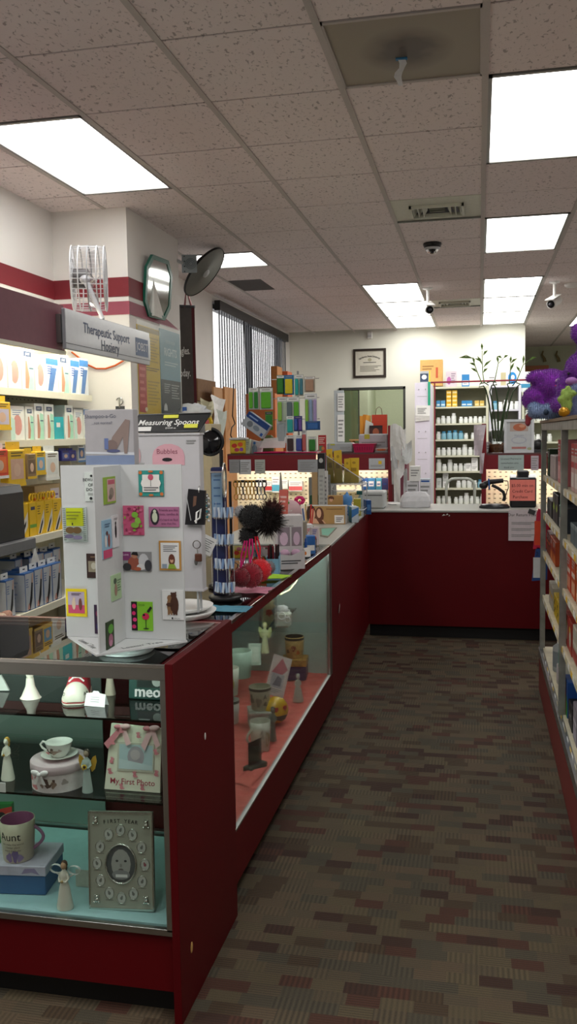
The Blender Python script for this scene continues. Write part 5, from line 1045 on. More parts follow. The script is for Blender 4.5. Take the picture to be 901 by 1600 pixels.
# shelf four: yellow boxes with bows
for i, (a, b_) in enumerate([(26, 46), (47, 58), (58, 71), (71, 84), (84, 98)]):
    lab = ['yellow box picturing black tipped legs, first of the row on the fourth shelf', 'narrow yellow box with a green band on the fourth shelf', 'yellow box right of the green banded one on the fourth shelf', 'fourth yellow box along the fourth shelf', 'last yellow box on the fourth shelf, half behind the card rack'][i]
    X = -2.33; ya, yb2 = PX(a, 830, X).y, PX(b_, 830, X).y; w_ = (yb2-ya)*.95; h_ = .178
    t = thing('yellow_hosiery_box', lab, 'box', (X, (ya+yb2)/2, 1.0805), PI/2, 'yellow hosiery boxes on the fourth shelf')
    m = MB(); m.rbox(-w_/2, w_/2, 0, .1, 0, h_, YB_, .002)
    m.art(w_, h_, 0, [('p', [(.1, .03), (.5, .03), (.9, .3), (.95, .75), (.6, .5)], M('#d8d4cc', .5)), ('p', [(.2, .03), (.4, .03), (.75, .35), (.8, .5), (.5, .3)], INK), ('l', .1, .6, .5, .9, 4, M('#8c7018', .6))] if i != 1 else [('r', 0, .25, 1, .35, M('#6ca03c', .5)), ('r', .2, .78, .8, .88, M('#3c3c5c', .5))]); m.build('box_body', t)
    if i != 1:
        m = MB()
        for k in range(3): m.tube(ring(((k-1)*w_*.3, .04, h_+.02), .018, 10, 'xz', rz=.022), .006, YB_, 6, True)
        m.ell((0, .03, h_+.012), (.008, .006, .008), M('#d8701c', .5)); m.build('handle_loops', t, 'yellow cut out loops')
fbox('carton', 'brown and white carton behind the yellow boxes on the fourth shelf', 'box', 48, 90, 1.08, .25, -2.46, M('#b39c74', .6), [('r', .6, .4, .95, .9, M('#d8d0dc', .5)), ('l', .62, .5, .9, .8, 3, M('#7c5c9c', .5))], .1)
# shelf five: blue edged boxes
BLE = M('#2a5a9c', .5); BXW = M('#b3b8c0', .5)
def bluebox(a, b_, z, h, X, lab, flap=True, d=.13):
    ya, yb2 = PX(a, 900, X).y, PX(b_, 900, X).y; w_ = (yb2-ya)*.97
    t = thing('blue_edged_box', lab, 'box', (X, (ya+yb2)/2, z), PI/2, 'blue edged stocking boxes on the lowest shelf')
    m = MB(); m.rbox(-w_/2, w_/2, 0, d, 0, h, BLE, .002); m.art(w_, h, 0, [('r', .05, .02, .95, .97, BXW), ('p', [(.3, .02), (.5, .02), (.75, .3), (.85, .7), (.7, .72), (.55, .4)], INK), ('p', [(.2, .04), (.45, .04), (.4, .2), (.3, .18)], M('#b8847c', .6)), ('l', .1, .6, .4, .85, 4, M('#6c7ca4', .6)), ('p', [(.7, .72), (.85, .7), (.9, .95), (.8, .95)], M('#c09c8c', .6))]); m.poly([(-w_/2-.0006, 0, .004), (-w_/2-.0006, 0, h-.01), (-w_/2-.0006, d, h-.01), (-w_/2-.0006, d, .004)], BXW)
    m.T = TR(-w_/2-.0007, d/2, 0, rz=-PI/2); m.art(d, h, 0, [('l', .2, .3, .7, .8, 5, M('#8c98b4', .6))]); m.build('box_body', t)
    if flap: MB().box(-w_*.4, w_*.4, .03, .033, h, h+.03, WHITE).art(w_*.8, .03, .03, [('r', .35, .4, .65, .6, INK)], z0=h).build('hang_tab', t)
bluebox(38, 53, .7105, .20, -2.275, 'nearest blue edged box on the lowest visible shelf, its side showing')
bluebox(53, 67, .7105, .205, -2.275, 'second blue edged box along the lowest visible shelf')
bluebox(67, 81, .7105, .205, -2.275, 'third blue edged box along the lowest visible shelf')
bluebox(81, 96, .7105, .205, -2.275, 'last blue edged box along the lowest visible shelf, by the card rack')
bluebox(8, 22, .7105, .19, -2.29, 'small blue edged box at the left end of the lowest visible shelf')
for i, (a, b_) in enumerate([(24, 36), (46, 58), (58, 70), (70, 84), (84, 96)]): bluebox(a, b_, .7105, .245-.01*(i % 2), -2.43, ['blue edged box behind the two at the left of the lowest shelf', 'back row blue edged box behind the nearest one', 'back row blue edged box behind the second one', 'back row blue edged box behind the third one', 'back row blue edged box behind the last one'][i], True, .1)
q = PX(52, 875, -2.34); m = MB(); m.add([(0, -.05, 0), (0, .05, 0), (-.01, .02, .075), (0, -.0, .1), (.006, -.03, .05)], [(0, 1, 2, 3, 4)], WHITE); m.add([(.004, -.045, 0), (.004, .045, 0), (0, .0, .085)], [(0, 1, 2)], PAPER)
tag(m.build('folded_leaflet', loc=(-2.33, q.y, .935)), 'white pointed leaflet standing on top of the blue edged boxes', 'leaflet')
# rolled bandages at left edge
for i, (px, py, mt_) in enumerate([(6, 944, M('#c4a08c', .7, var=.5, scale=90)), (16, 952, M('#b88c7c', .7, var=.5, scale=90)), (4, 956, M('#d0b8a8', .7, var=.4, scale=90))]):
    p = PX(px, py, -2.25); m = MB(); m.T = TR(0, 0, .022, rx=PI/2); m.lathe([(.008, -.03), (.022, -.03), (.023, 0), (.022, .03), (.008, .03)], mt_, 18); o = m.build('bandage_roll', loc=(-2.29+.012*i, p.y, .7115)); tag(o, ['striped bandage roll farthest back at the left shelf end', 'striped bandage roll nearest the blue edged boxes', 'pale bandage roll lowest at the left edge'][i], 'bandage roll', 'bandage rolls at the left shelf end')
p = PX(5, 928, -2.29); tag(MB().lathe([(.012, 0), (.02, .004), (.022, .02), (.018, .035), (.006, .04), (0, .04)], M('#d8c024', .5), 18).build('ointment_tub', loc=(-2.33, p.y+.06, .7115)), 'small round yellow tub by the bandage rolls', 'tub')
# dark receipt printer on a grey stand
p = PY(24, 858, 3.3); t = thing('receipt_printer', 'dark grey receipt printer at the left edge before the hosiery wall', 'printer', (p.x-.25, 3.42, p.z))
zt = PY(10, 760, 3.3).z-p.z
m = MB(); m.prism([(-.09, 0), (.088, 0), (.088, zt*.82), (.075, zt*.95), (-.09, zt)], .26, M('#202226', .35)); m.T = TR(0, -.0, 0); o_ = m.build('housing', t, bevel=.004)
MB().box(-.06, .07, -.002, 0, zt*.62, zt*.8, BLACK).art(.1, .02, -.003, [('r', .1, .1, .9, .9, DGREY)], z0=zt*.66).build('paper_slot', t)
t = thing('equipment_stand', 'grey stand carrying the dark receipt printer', 'stand', (p.x-.24, 3.55, 0))
MB().rbox(-.13, .115, -.16, .16, p.z-.05, p.z-.0005, M('#6a6b6e', .5), .004).build('top_plate', t); MB().box(-.12, -.06, -.04, .04, .02, p.z-.05, M('#505154', .5)).box(-.12, .12, -.14, .14, 0, .02, M('#505154', .5)).build('pedestal', t)
# ================================================================== HANGING SIGN and WALL FAN
XSg = -2.0; ya, yb2 = 4.12, 5.27
t = thing('hosiery_sign', 'long pale grey sign reading Therapeutic Support Hosiery below the wire fan', 'sign', (XSg, (ya+yb2)/2, 2.04), PI/2)
SGN = M('#989aa0', .3, var=.04, coat=.3); L_ = yb2-ya
m = MB(); m.rbox(-L_/2, L_/2, 0, .02, 0, .2, SGN, .003); m.build('board', t)
m = MB(); DS = M('#4c5878', .5); m.text('Therapeutic Support', -.06, .125, .074, DS, -.001, True); m.text('Hosiery', -.03, .055, .078, M('#39445c', .5), -.001, True); m.build('lettering', t, 'blue grey lettering')
m = MB(); m.box(L_/2-.23, L_/2-.03, -.001, 0, .045, .15, M('#4c6488', .5)); m.text('JOBST', L_/2-.13, .098, .068, M('#c8ccd4', .5), -.0016, True); m.build('logo_panel', t, 'blue logo panel')
m = MB(); m.box(-L_/2, L_/2, -.001, 0, .028, .031, DGREY); m.build('pinstripe', t)
MB().box(-L_/2-.01, -L_/2+.08, .02, .045, .03, .17, STEEL).build('bracket', t); MB().box(L_/2-.02, L_/2+.03, .008, .02, .03, .17, STEEL).build('bracket', t)
# fan
pf = PY(143, 437, 4.75); t = thing('wall_fan', 'white wire caged fan seen from the side on a slanting rod above the sign', 'fan', (pf.x, 4.72, pf.z))
s = 4.72/1386.4; Rf = 52*s; Df = 26*s; WIRE = M('#d2d3d6', .4)
ax = Matrix.Rotation(.35, 4, 'Z')
def fanring(r, x): return [tuple(ax @ Vector((x, r*math.cos(2*PI*i/32), r*math.sin(2*PI*i/32)))) for i in range(32)]
for nm, xs in (('rear_cage', (-Df, -Df*.55, 0)), ('front_cage', (0, Df*.55, Df))):
    m = MB()
    for x_ in xs: m.tube(fanring(Rf, x_), .004, WIRE, 5, True)
    xo = xs[0] if nm == 'rear_cage' else xs[2]
    for r_ in (.25, .6): m.tube(fanring(Rf*r_, xo*1.02), .0035, WIRE, 5, True)
    for i in range(40):
        a = 2*PI*i/40; y_, z_ = math.cos(a), math.sin(a)
        m.tube([tuple(ax @ Vector(q)) for q in ((xo*1.05, y_*Rf*.15, z_*Rf*.15), (xo, y_*Rf*.97, z_*Rf*.97), (xs[1] if 1 else 0, y_*Rf, z_*Rf), (0, y_*Rf, z_*Rf))], .0016, WIRE, 4)
    m.build(nm, t, 'white wire cage')
m = MB(); m.tube([tuple(ax @ Vector(q)) for q in ((-Df*.95, 0, 0), (-Df*.1, 0, 0))], .055, M('#4a4648', .4), 16); m.build('motor', t, 'dark motor')
for k in range(4):
    m = MB(); a0 = k*PI/2; vs = []
    for i in range(6):
        r_ = Rf*(.2+.14*i); for_w = .35-.02*i
        for sg in (-1, 1): a = a0+sg*for_w; vs.append(tuple(ax @ Vector((Df*.25+sg*.025, r_*math.cos(a), r_*math.sin(a)))))
    m.add(vs, [(2*i, 2*i+1, 2*i+3, 2*i+2) for i in range(5)], pane('clear_fan_blade%d' % k, (.7, .7, .74, 1), 1.5, .2)); m.build('blade', t)
qa = PY(163, 492, 4.6); qh = PY(133, 437, 4.62)
m = MB(); m.tube([tuple(qh-Vector(t.location)), tuple(Vector((XSg-.01, qa.y, 2.243))-Vector(t.location))], .017, M('#c4c5ca', .35), 10, r1=.011).ell(tuple(qh-Vector(t.location)), (.03, .03, .025), M('#c4c5ca', .35)); m.build('rod', t, 'pale rod')
MB().tube([tuple(qh-Vector(t.location)), tuple(ax @ Vector((-Df*.7, 0, 0)))], .014, M('#6a686c', .4), 8).build('neck', t)
# orange cable drooping on the column
pts = [PY(*q, 5.28) for q in ((112, 550), (125, 560), (137, 570), (150, 576), (165, 576), (180, 571), (192, 564), (202, 559))]
o = MB().tube([tuple(q-pts[0]) for q in pts], .006, M('#b8501c', .5), 6).build('orange_cable', loc=pts[0]); tag(o, 'orange cable drooping across the column below the sign', 'cable')
# coat hook / small latch on the column
q = PY(186, 632, 5.28); t = thing('wall_hook', 'small metal hook plate on the yellow lit column face above the photo box', 'hook', (q.x, 5.298, q.z))
MB().box(-.03, .03, -.006, 0, -.03, -.01, DGREY).build('plate', t); MB().tube(ring((0, -.01, .02), .022, 12, 'xz', a0=-1.4, a1=2.8), .004, CHROME, 6).box(-.005, .003, -.01, -.002, -.02, .045, CHROME).build('hook', t)
# ================================================================== COLUMN: octagonal mirror, posters
XC = -2.14
SLEEVE = pane('poster_sleeve_film', (.98, .99, .98, 1), .06, .2)
t = thing('octagon_mirror', 'octagonal green framed mirror mounted on the side of the white column', 'mirror', (XC+.05, 5.72, 2.585), 0)
GRN = M('#0d5c4a', .3, coat=.4)
ow, oh, cut = .185, .2, .09
def octo(k=1.0): return [(a*k, b_*k) for a, b_ in ((-ow+cut*.8, -oh), (ow-cut*.8, -oh), (ow, -oh+cut), (ow, oh-cut), (ow-cut*.8, oh), (-ow+cut*.8, oh), (-ow, oh-cut), (-ow, -oh+cut))]
Tm = Matrix.Rotation(PI/2-.12, 4, 'Z') @ Matrix.Rotation(.1, 4, 'X')
m = MB(); m.T = Tm; A = octo(); B = octo(.86)
for i in range(8):
    j = (i+1) % 8; m.add([(A[i][0], 0, A[i][1]), (A[j][0], 0, A[j][1]), (B[j][0], 0, B[j][1]), (B[i][0], 0, B[i][1]), (A[i][0], .02, A[i][1]), (A[j][0], .02, A[j][1]), (B[j][0], .006, B[j][1]), (B[i][0], .006, B[i][1])], [(0, 1, 2, 3), (4, 5, 1, 0), (3, 2, 6, 7), (5, 4, 7, 6)], GRN)
m.build('frame', t, 'glossy green frame')
m = MB(); m.T = Tm; m.add([(a, .005, b_) for a, b_ in B], [tuple(range(8))], M('#c8ccca', .06, 1, 0)); m.build('mirror_glass', t)
m = MB(); m.T = Tm; m.add([(a, .02, b_) for a, b_ in A], [tuple(range(7, -1, -1))], M('#5f6a68', .6)); m.T = TR(-.05, 0, 0); m.box(-.0, .04, -.08, .1, -.19, .1, M('#d8d6cf', .6)); m.build('backing', t)
def side_poster(px0, py0, px1, py1, label, mat, spec, X=XC, name='wall_poster', cat='poster', thick=.004, z0=None, z1=None, y0=None, y1=None):
    y0 = y0 or PX(px0, (py0+py1)/2, X).y; y1 = y1 or PX(px1, (py0+py1)/2, X).y; z1 = z1 or PX((px0+px1)/2, py0, X).z; z0 = z0 or PX((px0+px1)/2, py1, X).z
    t = thing(name, label, cat, (X+.001, (y0+y1)/2, z0), PI/2); w_, h_ = y1-y0, z1-z0
    MB().box(-w_/2, w_/2, -thick, 0, 0, h_, mat).art(w_, h_, -thick, spec).build('sheet', t)
    MB().box(-w_/2-.01, w_/2+.01, -thick-.006, -thick-.004, -.01, h_+.03, SLEEVE).build('plastic_sleeve', t)
    return t
YEL = M('#c9a82c', .6); 
side_poster(215, 512, 249, 648, 'yellow notice poster in a plastic sleeve on the side of the white column', YEL, [('l', .35, .5, .95, .55, 2, M('#6c5420', .6)), ('l', .4, .1, .95, .4, 8, M('#a88c2c', .6)), ('l', .4, .6, .95, .9, 9, M('#a88c2c', .6)), ('r', 0, .94, 1, .99, M('#8c7420', .6)), ('p', [(.0, .03), (.28, .02), (.34, .08), (.34, .6), (.0, .62)], M('#b03a34', .6)), ('l', .05, .1, .3, .55, 6, M('#d0706c', .6)), ('e', .3, .06, .06, .025, M('#d8d0b0', .6))])
side_poster(250, 518, 281, 650, 'blue and charcoal poster headed RIGHTS on the side of the white column', M('#6f93a4', .6), [('r', 0, 0, 1, .42, M('#3a3d40', .6)), ('t', 'RIGHTS', .5, .74, .13, M('#c2d0d6', .6), True), ('t', 'KNOW YOUR', .5, .86, .05, M('#b0c4cc', .6)), ('l', .2, .58, .85, .64, 2, M('#a8bcc4', .6)), ('l', .15, .26, .45, .38, 5, GREY), ('l', .5, .2, .9, .38, 6, GREY), ('p', [(.1, .06), (.28, .06), (.26, .12), (.19, .15), (.12, .12)], LGREY)])
# convex mirror seen from behind and its bracket
q = PY(320, 426, 6.6)
t = thing('convex_mirror', 'round convex security mirror seen edge on beside the white column', 'mirror', (q.x, 6.6, q.z))
Rm = .217
vv = ray(320, 426).normalized(); uu = (RT*.615+UP*.79); uu = (uu-uu.dot(vv)*vv).normalized(); pp = vv.cross(uu).normalized(); pp = pp if pp.dot(RT) > 0 else -pp; nn = (pp*.93-vv*.37).normalized(); ww = nn.cross(uu)
DM = Matrix((uu, ww, nn)).transposed().to_4x4()
m = MB(); m.T = DM; m.lathe([(Rm*.0, .012), (Rm*.16, .011), (Rm*.2, .004), (Rm*.95, 0), (Rm, -.004), (Rm, -.016)], M('#6d6f6a', .5), 36, cap=False).lathe([(Rm, -.014), (Rm*1.012, -.006), (Rm, .002)], BLACK, 36, cap=False); m.build('back_shell', t, 'grey back shell')
m = MB(); m.T = DM; m.lathe([(Rm*.98, -.012), (Rm*.7, -.05), (Rm*.35, -.07), (0, -.075)], M('#c8ccca', .05, 1, 0), 36, cap=False); m.build('mirror_face', t)
m = MB(); m.T = DM; m.lathe([(.035, .01), (.03, .02), (0, .022)], LGREY, 16); m.T = TR(); e = DM @ Vector((0, 0, .02)); m.tube([tuple(e), (e.x-.05, e.y+.02, e.z+.02), (-2.14-q.x, -.36, .03)], .012, LGREY, 8); m.build('bracket_arm', t)
q = PX(290, 417, XC); t = thing('speaker_plate', 'small grey translucent plate with a round pattern at the top edge of the column', 'plate', (XC+.03, 6.32, q.z))
m = MB(); m.T = TR(rz=.25); m.rbox(-.02, .09, -.0, .006, -.065, .065, M('#8f999c', .3), .002); m.build('plate', t)
m = MB(); m.T = TR(rz=.25)
for r_ in (.05, .035, .02): m.tube(ring((.045, -.002, 0), r_*.75, 20, 'xz'), .002, M('#6c777a', .4), 5, True)
for i in range(4): m.ell((0, -.001, -.055+.036*i), .005, DGREY, 6, 5)
m.build('round_pattern', t)
# grey banner with maroon edge on the wall beyond the column
Yb = 6.9; x1_ = PY(306, 560, Yb).x; zt, zb = PY(294, 472, Yb).z, PY(294, 645, Yb).z
w_ = .42; h_ = zt-zb; t = thing('fabric_banner', 'charcoal fabric banner with a maroon edge hanging past the white column', 'banner', (x1_-w_/2, Yb, zb))
BAN = M('#56514f', .8, var=.1); m = MB(); vs = []; nx, nz = 16, 12
for j in range(nz+1):
    for i in range(nx+1):
        u, v = i/nx, j/nz; vs.append((-w_/2+w_*u, .012*math.sin(u*9+v*2)*(1-.5*v), h_*v*(1-.05*u)))
fs = [(j*(nx+1)+i, j*(nx+1)+i+1, (j+1)*(nx+1)+i+1, (j+1)*(nx+1)+i) for j in range(nz) for i in range(nx)]
m.add(vs, [f for k, f in enumerate(fs) if k % nx < nx-1], BAN, True); m.add(vs, [f for k, f in enumerate(fs) if k % nx >= nx-1], M('#55151f', .7), True); m.build('cloth', t, 'charcoal cloth with a maroon edge')
m = MB(); m.text('Shingles.', w_*.5-.115, h_*.56, .085, WHITE, -.016, True, sx=.5); m.build('lettering', t, 'white lettering'); m = MB(); m.text('Today.', w_*.5-.1, h_*.36, .085, WHITE, -.016, True, sx=.5); m.build('lettering', t, 'white lettering')
MB().tube([(w_*.3, 0, h_*.95), (w_*.34, 0, h_*1.12), (w_*.44, 0, h_*.95)], .01, M('#8c5c5c', .6), 6).build('hanging_cord', t)
MB().tube([(-w_/2, -.0, h_*.995), (w_/2, .0, h_*.955)], .012, DGREY, 8).build('top_rod', t)
# ================================================================== ON THE AISLE CASE: earmuffs, keyrings, boxes
def fuzz(m, c, r, mat, n=500, L=.012, seed=1):
    """short hairs over a ball, each a thin blade"""
    rnd = random.Random(seed); vs = []; fs = []
    for i in range(n):
        d = Vector((rnd.gauss(0, 1), rnd.gauss(0, 1), rnd.gauss(0, 1))).normalized(); k = Vector((rnd.gauss(0, 1), rnd.gauss(0, 1), rnd.gauss(0, 1))); t_ = d.cross(k).normalized()*.0011*(r/.03)
        p = Vector(c)+Vector((d.x*r[0], d.y*r[1], d.z*r[2]))*.95 if hasattr(r, '__len__') else Vector(c)+d*r*.95
        e = p+(d+.35*k*.4)*L*rnd.uniform(.6, 1.3); b = len(vs); vs += [tuple(p-t_), tuple(p+t_), tuple(e)]; fs.append((b, b+1, b+2))
    m.add(vs, fs, mat)
def pompom(name, label, px, py, rpx, Y, mat, group=None, strap=None, n=700, L=.012, seed=1, hook=None):
    p = PY(px, py, Y); r = rpx*Y/1386.4*.9
    t = thing(name, label, 'key ring', tuple(p), 0, group)
    m = MB(); m.ell((0, 0, 0), r, mat, 18, 12, jit=.08); m.build('pompom', t)
    m = MB(); fuzz(m, (0, 0, 0), r, mat, n, L, seed); m.build('fur', t)
    if strap:
        top = PY(strap[0], strap[1], Y)-p
        m = MB(); m.tube([(0, 0, r*.9), ((top.x)*.5-.006, -.004, (r+top.z)*.5), (top.x-.004, 0, top.z)], .0035, strap[2], 6).tube([(0, 0, r*.9), ((top.x)*.5+.008, .004, (r+top.z)*.5), (top.x+.004, 0, top.z)], .0035, strap[2], 6); m.build('strap', t)
        m = MB(); m.tube(ring((0, 0, r+.006), .008, 12, 'xz'), .0015, CHROME, 5, True); m.build('ring', t)
    return t
YK = 3.45
BKF = M('#0c0b0c', .9, sheen=.3); q = on(393, 912, TOPZ)
# the stand
qs = on(372, 905, TOPZ); ts = thing('keyring_stand', 'black stand of gold clasps holding the fluffy pompom key rings', 'display stand', (qs.x, YK, TOPZ))
zt = PY(395, 752, YK).z-TOPZ
MB().lathe([(.045, 0), (.045, .008), (.01, .012), (.008, .02)], BLACK, 20).tube([(0, 0, .01), (0, 0, zt)], .006, BLACK, 8).build('stand', ts)
xa, xb = PY(366, 755, YK).x-qs.x, PY(416, 755, YK).x-qs.x
MB().tube([(xa, 0, zt), (xb, 0, zt)], .005, BLACK, 8).build('cross_bar', ts)
for i in range(9):
    xx = xa+(xb-xa)*(i+.5)/9; mt_ = [GOLD, GOLD, BLACK, GOLD, GOLD, GOLD, BLACK, CHROME, BLACK][i]
    m = MB(); m.tube(ring((xx, -.008, zt-.01), .009, 12, 'xz', rz=.014), .0022, mt_, 6, True).tube([(xx, -.008, zt-.024), (xx+.003, -.012, zt-.05)], .0032, mt_, 6).tube(ring((xx+.002, -.012, zt-.062), .008, 12, 'xz', rz=.012), .002, mt_, 6, True); m.build('clasp', ts, 'gold clasp' if mt_ is GOLD else None)
pompom('pompom_key_ring', 'large black fluffy pompom hanging at the centre of the key ring stand', 393, 808, 21, YK-.05, BKF, 'pompoms on the key ring stand', n=1500, L=.012, seed=2)
pompom('pompom_key_ring', 'black fluffy pompom hanging below the large black one', 388, 838, 16, YK-.03, BKF, n=900, seed=3)
pompom('pompom_key_ring', 'long haired dark brown pompom right of the black ones', 418, 815, 19, YK-.02, M('#1d1412', .9), n=1300, L=.035, seed=4)
pompom('pompom_key_ring', 'reddish brown tipped pompom hanging behind the dark one', 426, 796, 13, YK+.03, M('#4a2420', .9), n=900, L=.03, seed=5)
pompom('pompom_key_ring', 'pale grey pompom peeping out left of the black ones', 375, 800, 10, YK, M('#b4b4b8', .9), n=600, L=.01, seed=6)
REDF = M('#b81428', .9, sheen=.4); DRF = M('#7a0c20', .9, sheen=.4)
pompom('pompom_key_ring', 'dark crimson pompom resting nearest the navy spinner', 376, 902, 17, 3.2, DRF, strap=(384, 845, M('#e0287c', .4)), n=900, seed=7, L=.008)
pompom('pompom_key_ring', 'crimson pompom with a pink strap in front of the red one', 391, 899, 22, 3.25, M('#8c0c24', .9, sheen=.4), strap=(392, 842, M('#e0287c', .4)), n=900, seed=8, L=.008)
pompom('pompom_key_ring', 'bright red pompom with a red strap', 406, 891, 20, 3.4, M('#d01424', .9, sheen=.4), strap=(400, 838, M('#d81430', .4)), n=900, seed=9, L=.008)
pompom('pompom_key_ring', 'grey pompom behind the bright red one', 419, 887, 12, 3.5, M('#7c7c80', .9), n=500, seed=10, L=.008)
pts = [PY(*a, 3.5) for a in ((365, 832), (366, 845), (372, 860))]
# lime and pink cloths on the glass
m = MB(); a = on(402, 910, TOPZ+.004); m.add([(-.05, -.03, .002), (.07, .0, .002), (.10, .06, .006), (.02, .05, .012), (-.04, .05, .003)], [(0, 1, 2, 3, 4)], M('#9ac81c', .6)); m.add([(-.05, -.03, .0), (.07, .0, .0), (.10, .06, .0), (-.04, .05, .0)], [(0, 1, 2, 3)], M('#9ac81c', .6))
o = m.build('lime_cloth', loc=a); o.location.x += .01; o.location.y += .1; tag(o, 'crumpled lime green cloth on the glass behind the red pompoms', 'cloth')
m = MB(); vs = [(-.09+.02*i+.004*math.sin(j*2), -.07+.02*j, .004+.005*noise.noise(Vector((i, j, 1.3)))) for j in range(8) for i in range(10)]
m.add(vs, [(j*10+i, j*10+i+1, j*10+i+11, j*10+i+10) for j in range(7) for i in range(9)], M('#c8869c', .5)); a = on(385, 925, TOPZ); tag(m.build('pink_cloth', loc=(a.x, a.y+.02, TOPZ+.001)), 'pink cloth lying on the glass under the pompoms', 'cloth')
a = on(345, 953, TOPZ); m = MB(); vs = [(-.08+.02*i, -.05+.02*j, .003+.004*noise.noise(Vector((i*.9, j*.8, 7.3)))) for j in range(6) for i in range(10)]
m.add(vs, [(j*10+i, j*10+i+1, j*10+i+11, j*10+i+10) for j in range(5) for i in range(9)], M('#4f98b0', .35)); tag(m.build('blue_wrapper', loc=(a.x, a.y+.01, TOPZ+.001)), 'pale blue crinkled wrapper in front of the black round foot', 'wrapper')
# counter boxes
def cbox(px0, px1, py0, py1, dep, name, label, cat, mat, spec, rz=0, side=None, top=None, z=TOPZ, group=None, sidespec=None):
    a = on((px0+px1)/2, py1, z); s = pxm(a); w_ = (px1-px0)*s; 
    h_ = PY((px0+px1)/2, py0, a.y).z-z
    return carton(name, label, cat, (a.x, a.y+dep/2, z+.0006), w_, dep, h_, mat, spec, rz, group, side, top, sidespec=sidespec)
# blue pen box
a = on(424, 898, TOPZ); s = pxm(a)
t = thing('pen_box', 'open pale blue box of dark pens on the aisle case', 'box', (a.x+.0, a.y+.04, TOPZ+.0006), .15)
PBX = M('#7fb0cc', .5); w_, h_ = .055, .085
m = MB(); m.box(-w_/2, w_/2, -.045, -.043, 0, h_*.8, PBX).box(-w_/2, w_/2, .043, .045, 0, h_, PBX).box(-w_/2, -w_/2+.002, -.045, .045, 0, h_*.9, PBX).box(w_/2-.002, w_/2, -.045, .045, 0, h_*.9, PBX).box(-w_/2, w_/2, -.045, .045, 0, .002, PBX); m.build('tray', t)
for i in range(8): 
    m = MB(); m.T = TR(-.018+.012*(i % 4), -.02+.04*(i//4), .003, rx=.08*(i % 3-1)); m.tube([(0, 0, .01), (0, 0, .12)], .0045, [M('#5c0f1c', .4), BLACK, M('#6c1424', .4), M('#2c1c20', .4)][i % 4], 8); o = m.build('pen', loc=t.location+Vector((0, 0, 0))); tag(o, 'dark pen standing in the pale blue open box', 'pen', 'pens in the pale blue box')
# foot care box
a = on(449, 890, TOPZ); s = pxm(a)
t = thing('foot_care_display', 'white display box of pink foot pads with oval pictures on the aisle case', 'display box', (a.x, a.y+.05, TOPZ+.0006), .35)
w_ = .125; hb = PY(449, 806, a.y+.05).z-TOPZ; GW = M('#c9c5c6', .5)
m = MB(); m.rbox(-w_/2, w_/2, 0, .09, 0, hb, GW, .001); m.art(w_, hb, 0, [('r', .08, .42, .52, .78, M('#8c8088', .5)), ('e', .3, .56, .15, .13, M('#d4b8cc', .6)), ('r', .58, .42, .94, .78, M('#8c8088', .5)), ('e', .76, .56, .12, .13, M('#d4b8cc', .6)), ('l', .12, .84, .5, .94, 2, GREY), ('t', 'FOOT PADS', .45, .8, .04, DGREY)]); m.build('header_box', t)
m = MB(); m.prism([(-w_/2, 0), (w_/2, 0), (w_/2, hb*.36), (0, hb*.26), (-w_/2, hb*.3)], .002, GW); m.T = TR(0, 0, 0); v0 = len(m.v); m.box(-w_/2, -w_/2+.002, 0, .05, 0, hb*.3, GW).box(w_/2-.002, w_/2, 0, .05, 0, hb*.36, GW)
m.v = [v+Vector((0, -.045, 0)) for v in m.v]; m.T = TR(0, -.0455, 0); m.art(w_, hb*.26, 0, [('l', .15, .35, .85, .7, 2, DGREY)]); m.build('front_tray', t)
for i, xx in enumerate((-.025, .025)): tag(MB().ell((0, 0, 0), (.022, .012, .016), M('#c8a4bc', .7), jit=.2).build('foot_pad', loc=Matrix.Rotation(.35, 4, 'Z') @ Vector((xx, -.022, hb*.3))+Vector(t.location)), 'folded pink foot pad in the white display tray, %s one' % ('left' if i == 0 else 'right'), 'foot pad')
# small tray right: black marker, green, blue boxes
a = on(474, 872, TOPZ)
t = thing('marker_tray', 'low white tray of black and green tubes beside the foot pad box', 'tray', (a.x-.01, a.y+.03, TOPZ+.0006), .35)
MB().prism([(-.04, 0), (.04, 0), (.04, .05), (-.04, .035)], .002, WHITE).box(-.04, .04, .06, .062, 0, .05, WHITE).box(-.04, -.038, 0, .06, 0, .035, WHITE).box(.038, .04, 0, .06, 0, .05, WHITE).box(-.04, .04, 0, .06, 0, .002, WHITE).art(.07, .03, 0, [('e', .7, .6, .08, .3, M('#d87c2c', .5)), ('l', .1, .2, .6, .8, 2, GREY)]).build('tray', t)
for i, (dx, mt_, h_) in enumerate([(-.028, BLACK, .11), (-.012, BLACK, .1), (.004, M('#2c7c4c', .5), .075), (.02, M('#1f4f9a', .5), .085)]):
    m = MB(); m.tube([(0, 0, 0), (0, 0, h_*.8)], .007, mt_, 10).tube([(0, 0, h_*.8), (0, 0, h_)], .0045, PINKHOT if i == 1 else mt_, 10); q_ = Matrix.Rotation(.35, 4, 'Z') @ Vector((dx, .03, .003)); o = m.build('marker', loc=Vector(t.location)+q_)
    tag(o, ['black tube at the left of the low white tray', 'black tube with a pink cap in the low white tray', 'green tube in the low white tray', 'blue tube at the right of the low white tray'][i], 'tube')
cbox(477, 490, 838, 866, .06, 'small_box', 'small blue box at the far end of the aisle case', 'box', M('#2a62a8', .5), [('r', .1, .2, .9, .5, WHITE)], .3)
cbox(468, 486, 820, 848, .07, 'small_box', 'white box with red print behind the small blue box', 'box', M('#d0cfd2', .5), [('l', .1, .5, .8, .8, 3, RED)], .3)
cbox(484, 497, 824, 852, .02, 'leaflet_card', 'narrow leaflet leaning behind the small boxes', 'leaflet', M('#c8bcc0', .6), [('e', .5, .4, .2, .1, M('#a84838', .6)), ('l', .2, .6, .8, .9, 3, M('#6c6cac', .6))], .5)
t = thing('glass_tumbler', 'small clear glass at the corner of the aisle case', 'glass', on(489, 858, TOPZ)+Vector((0, .03, .0006)))
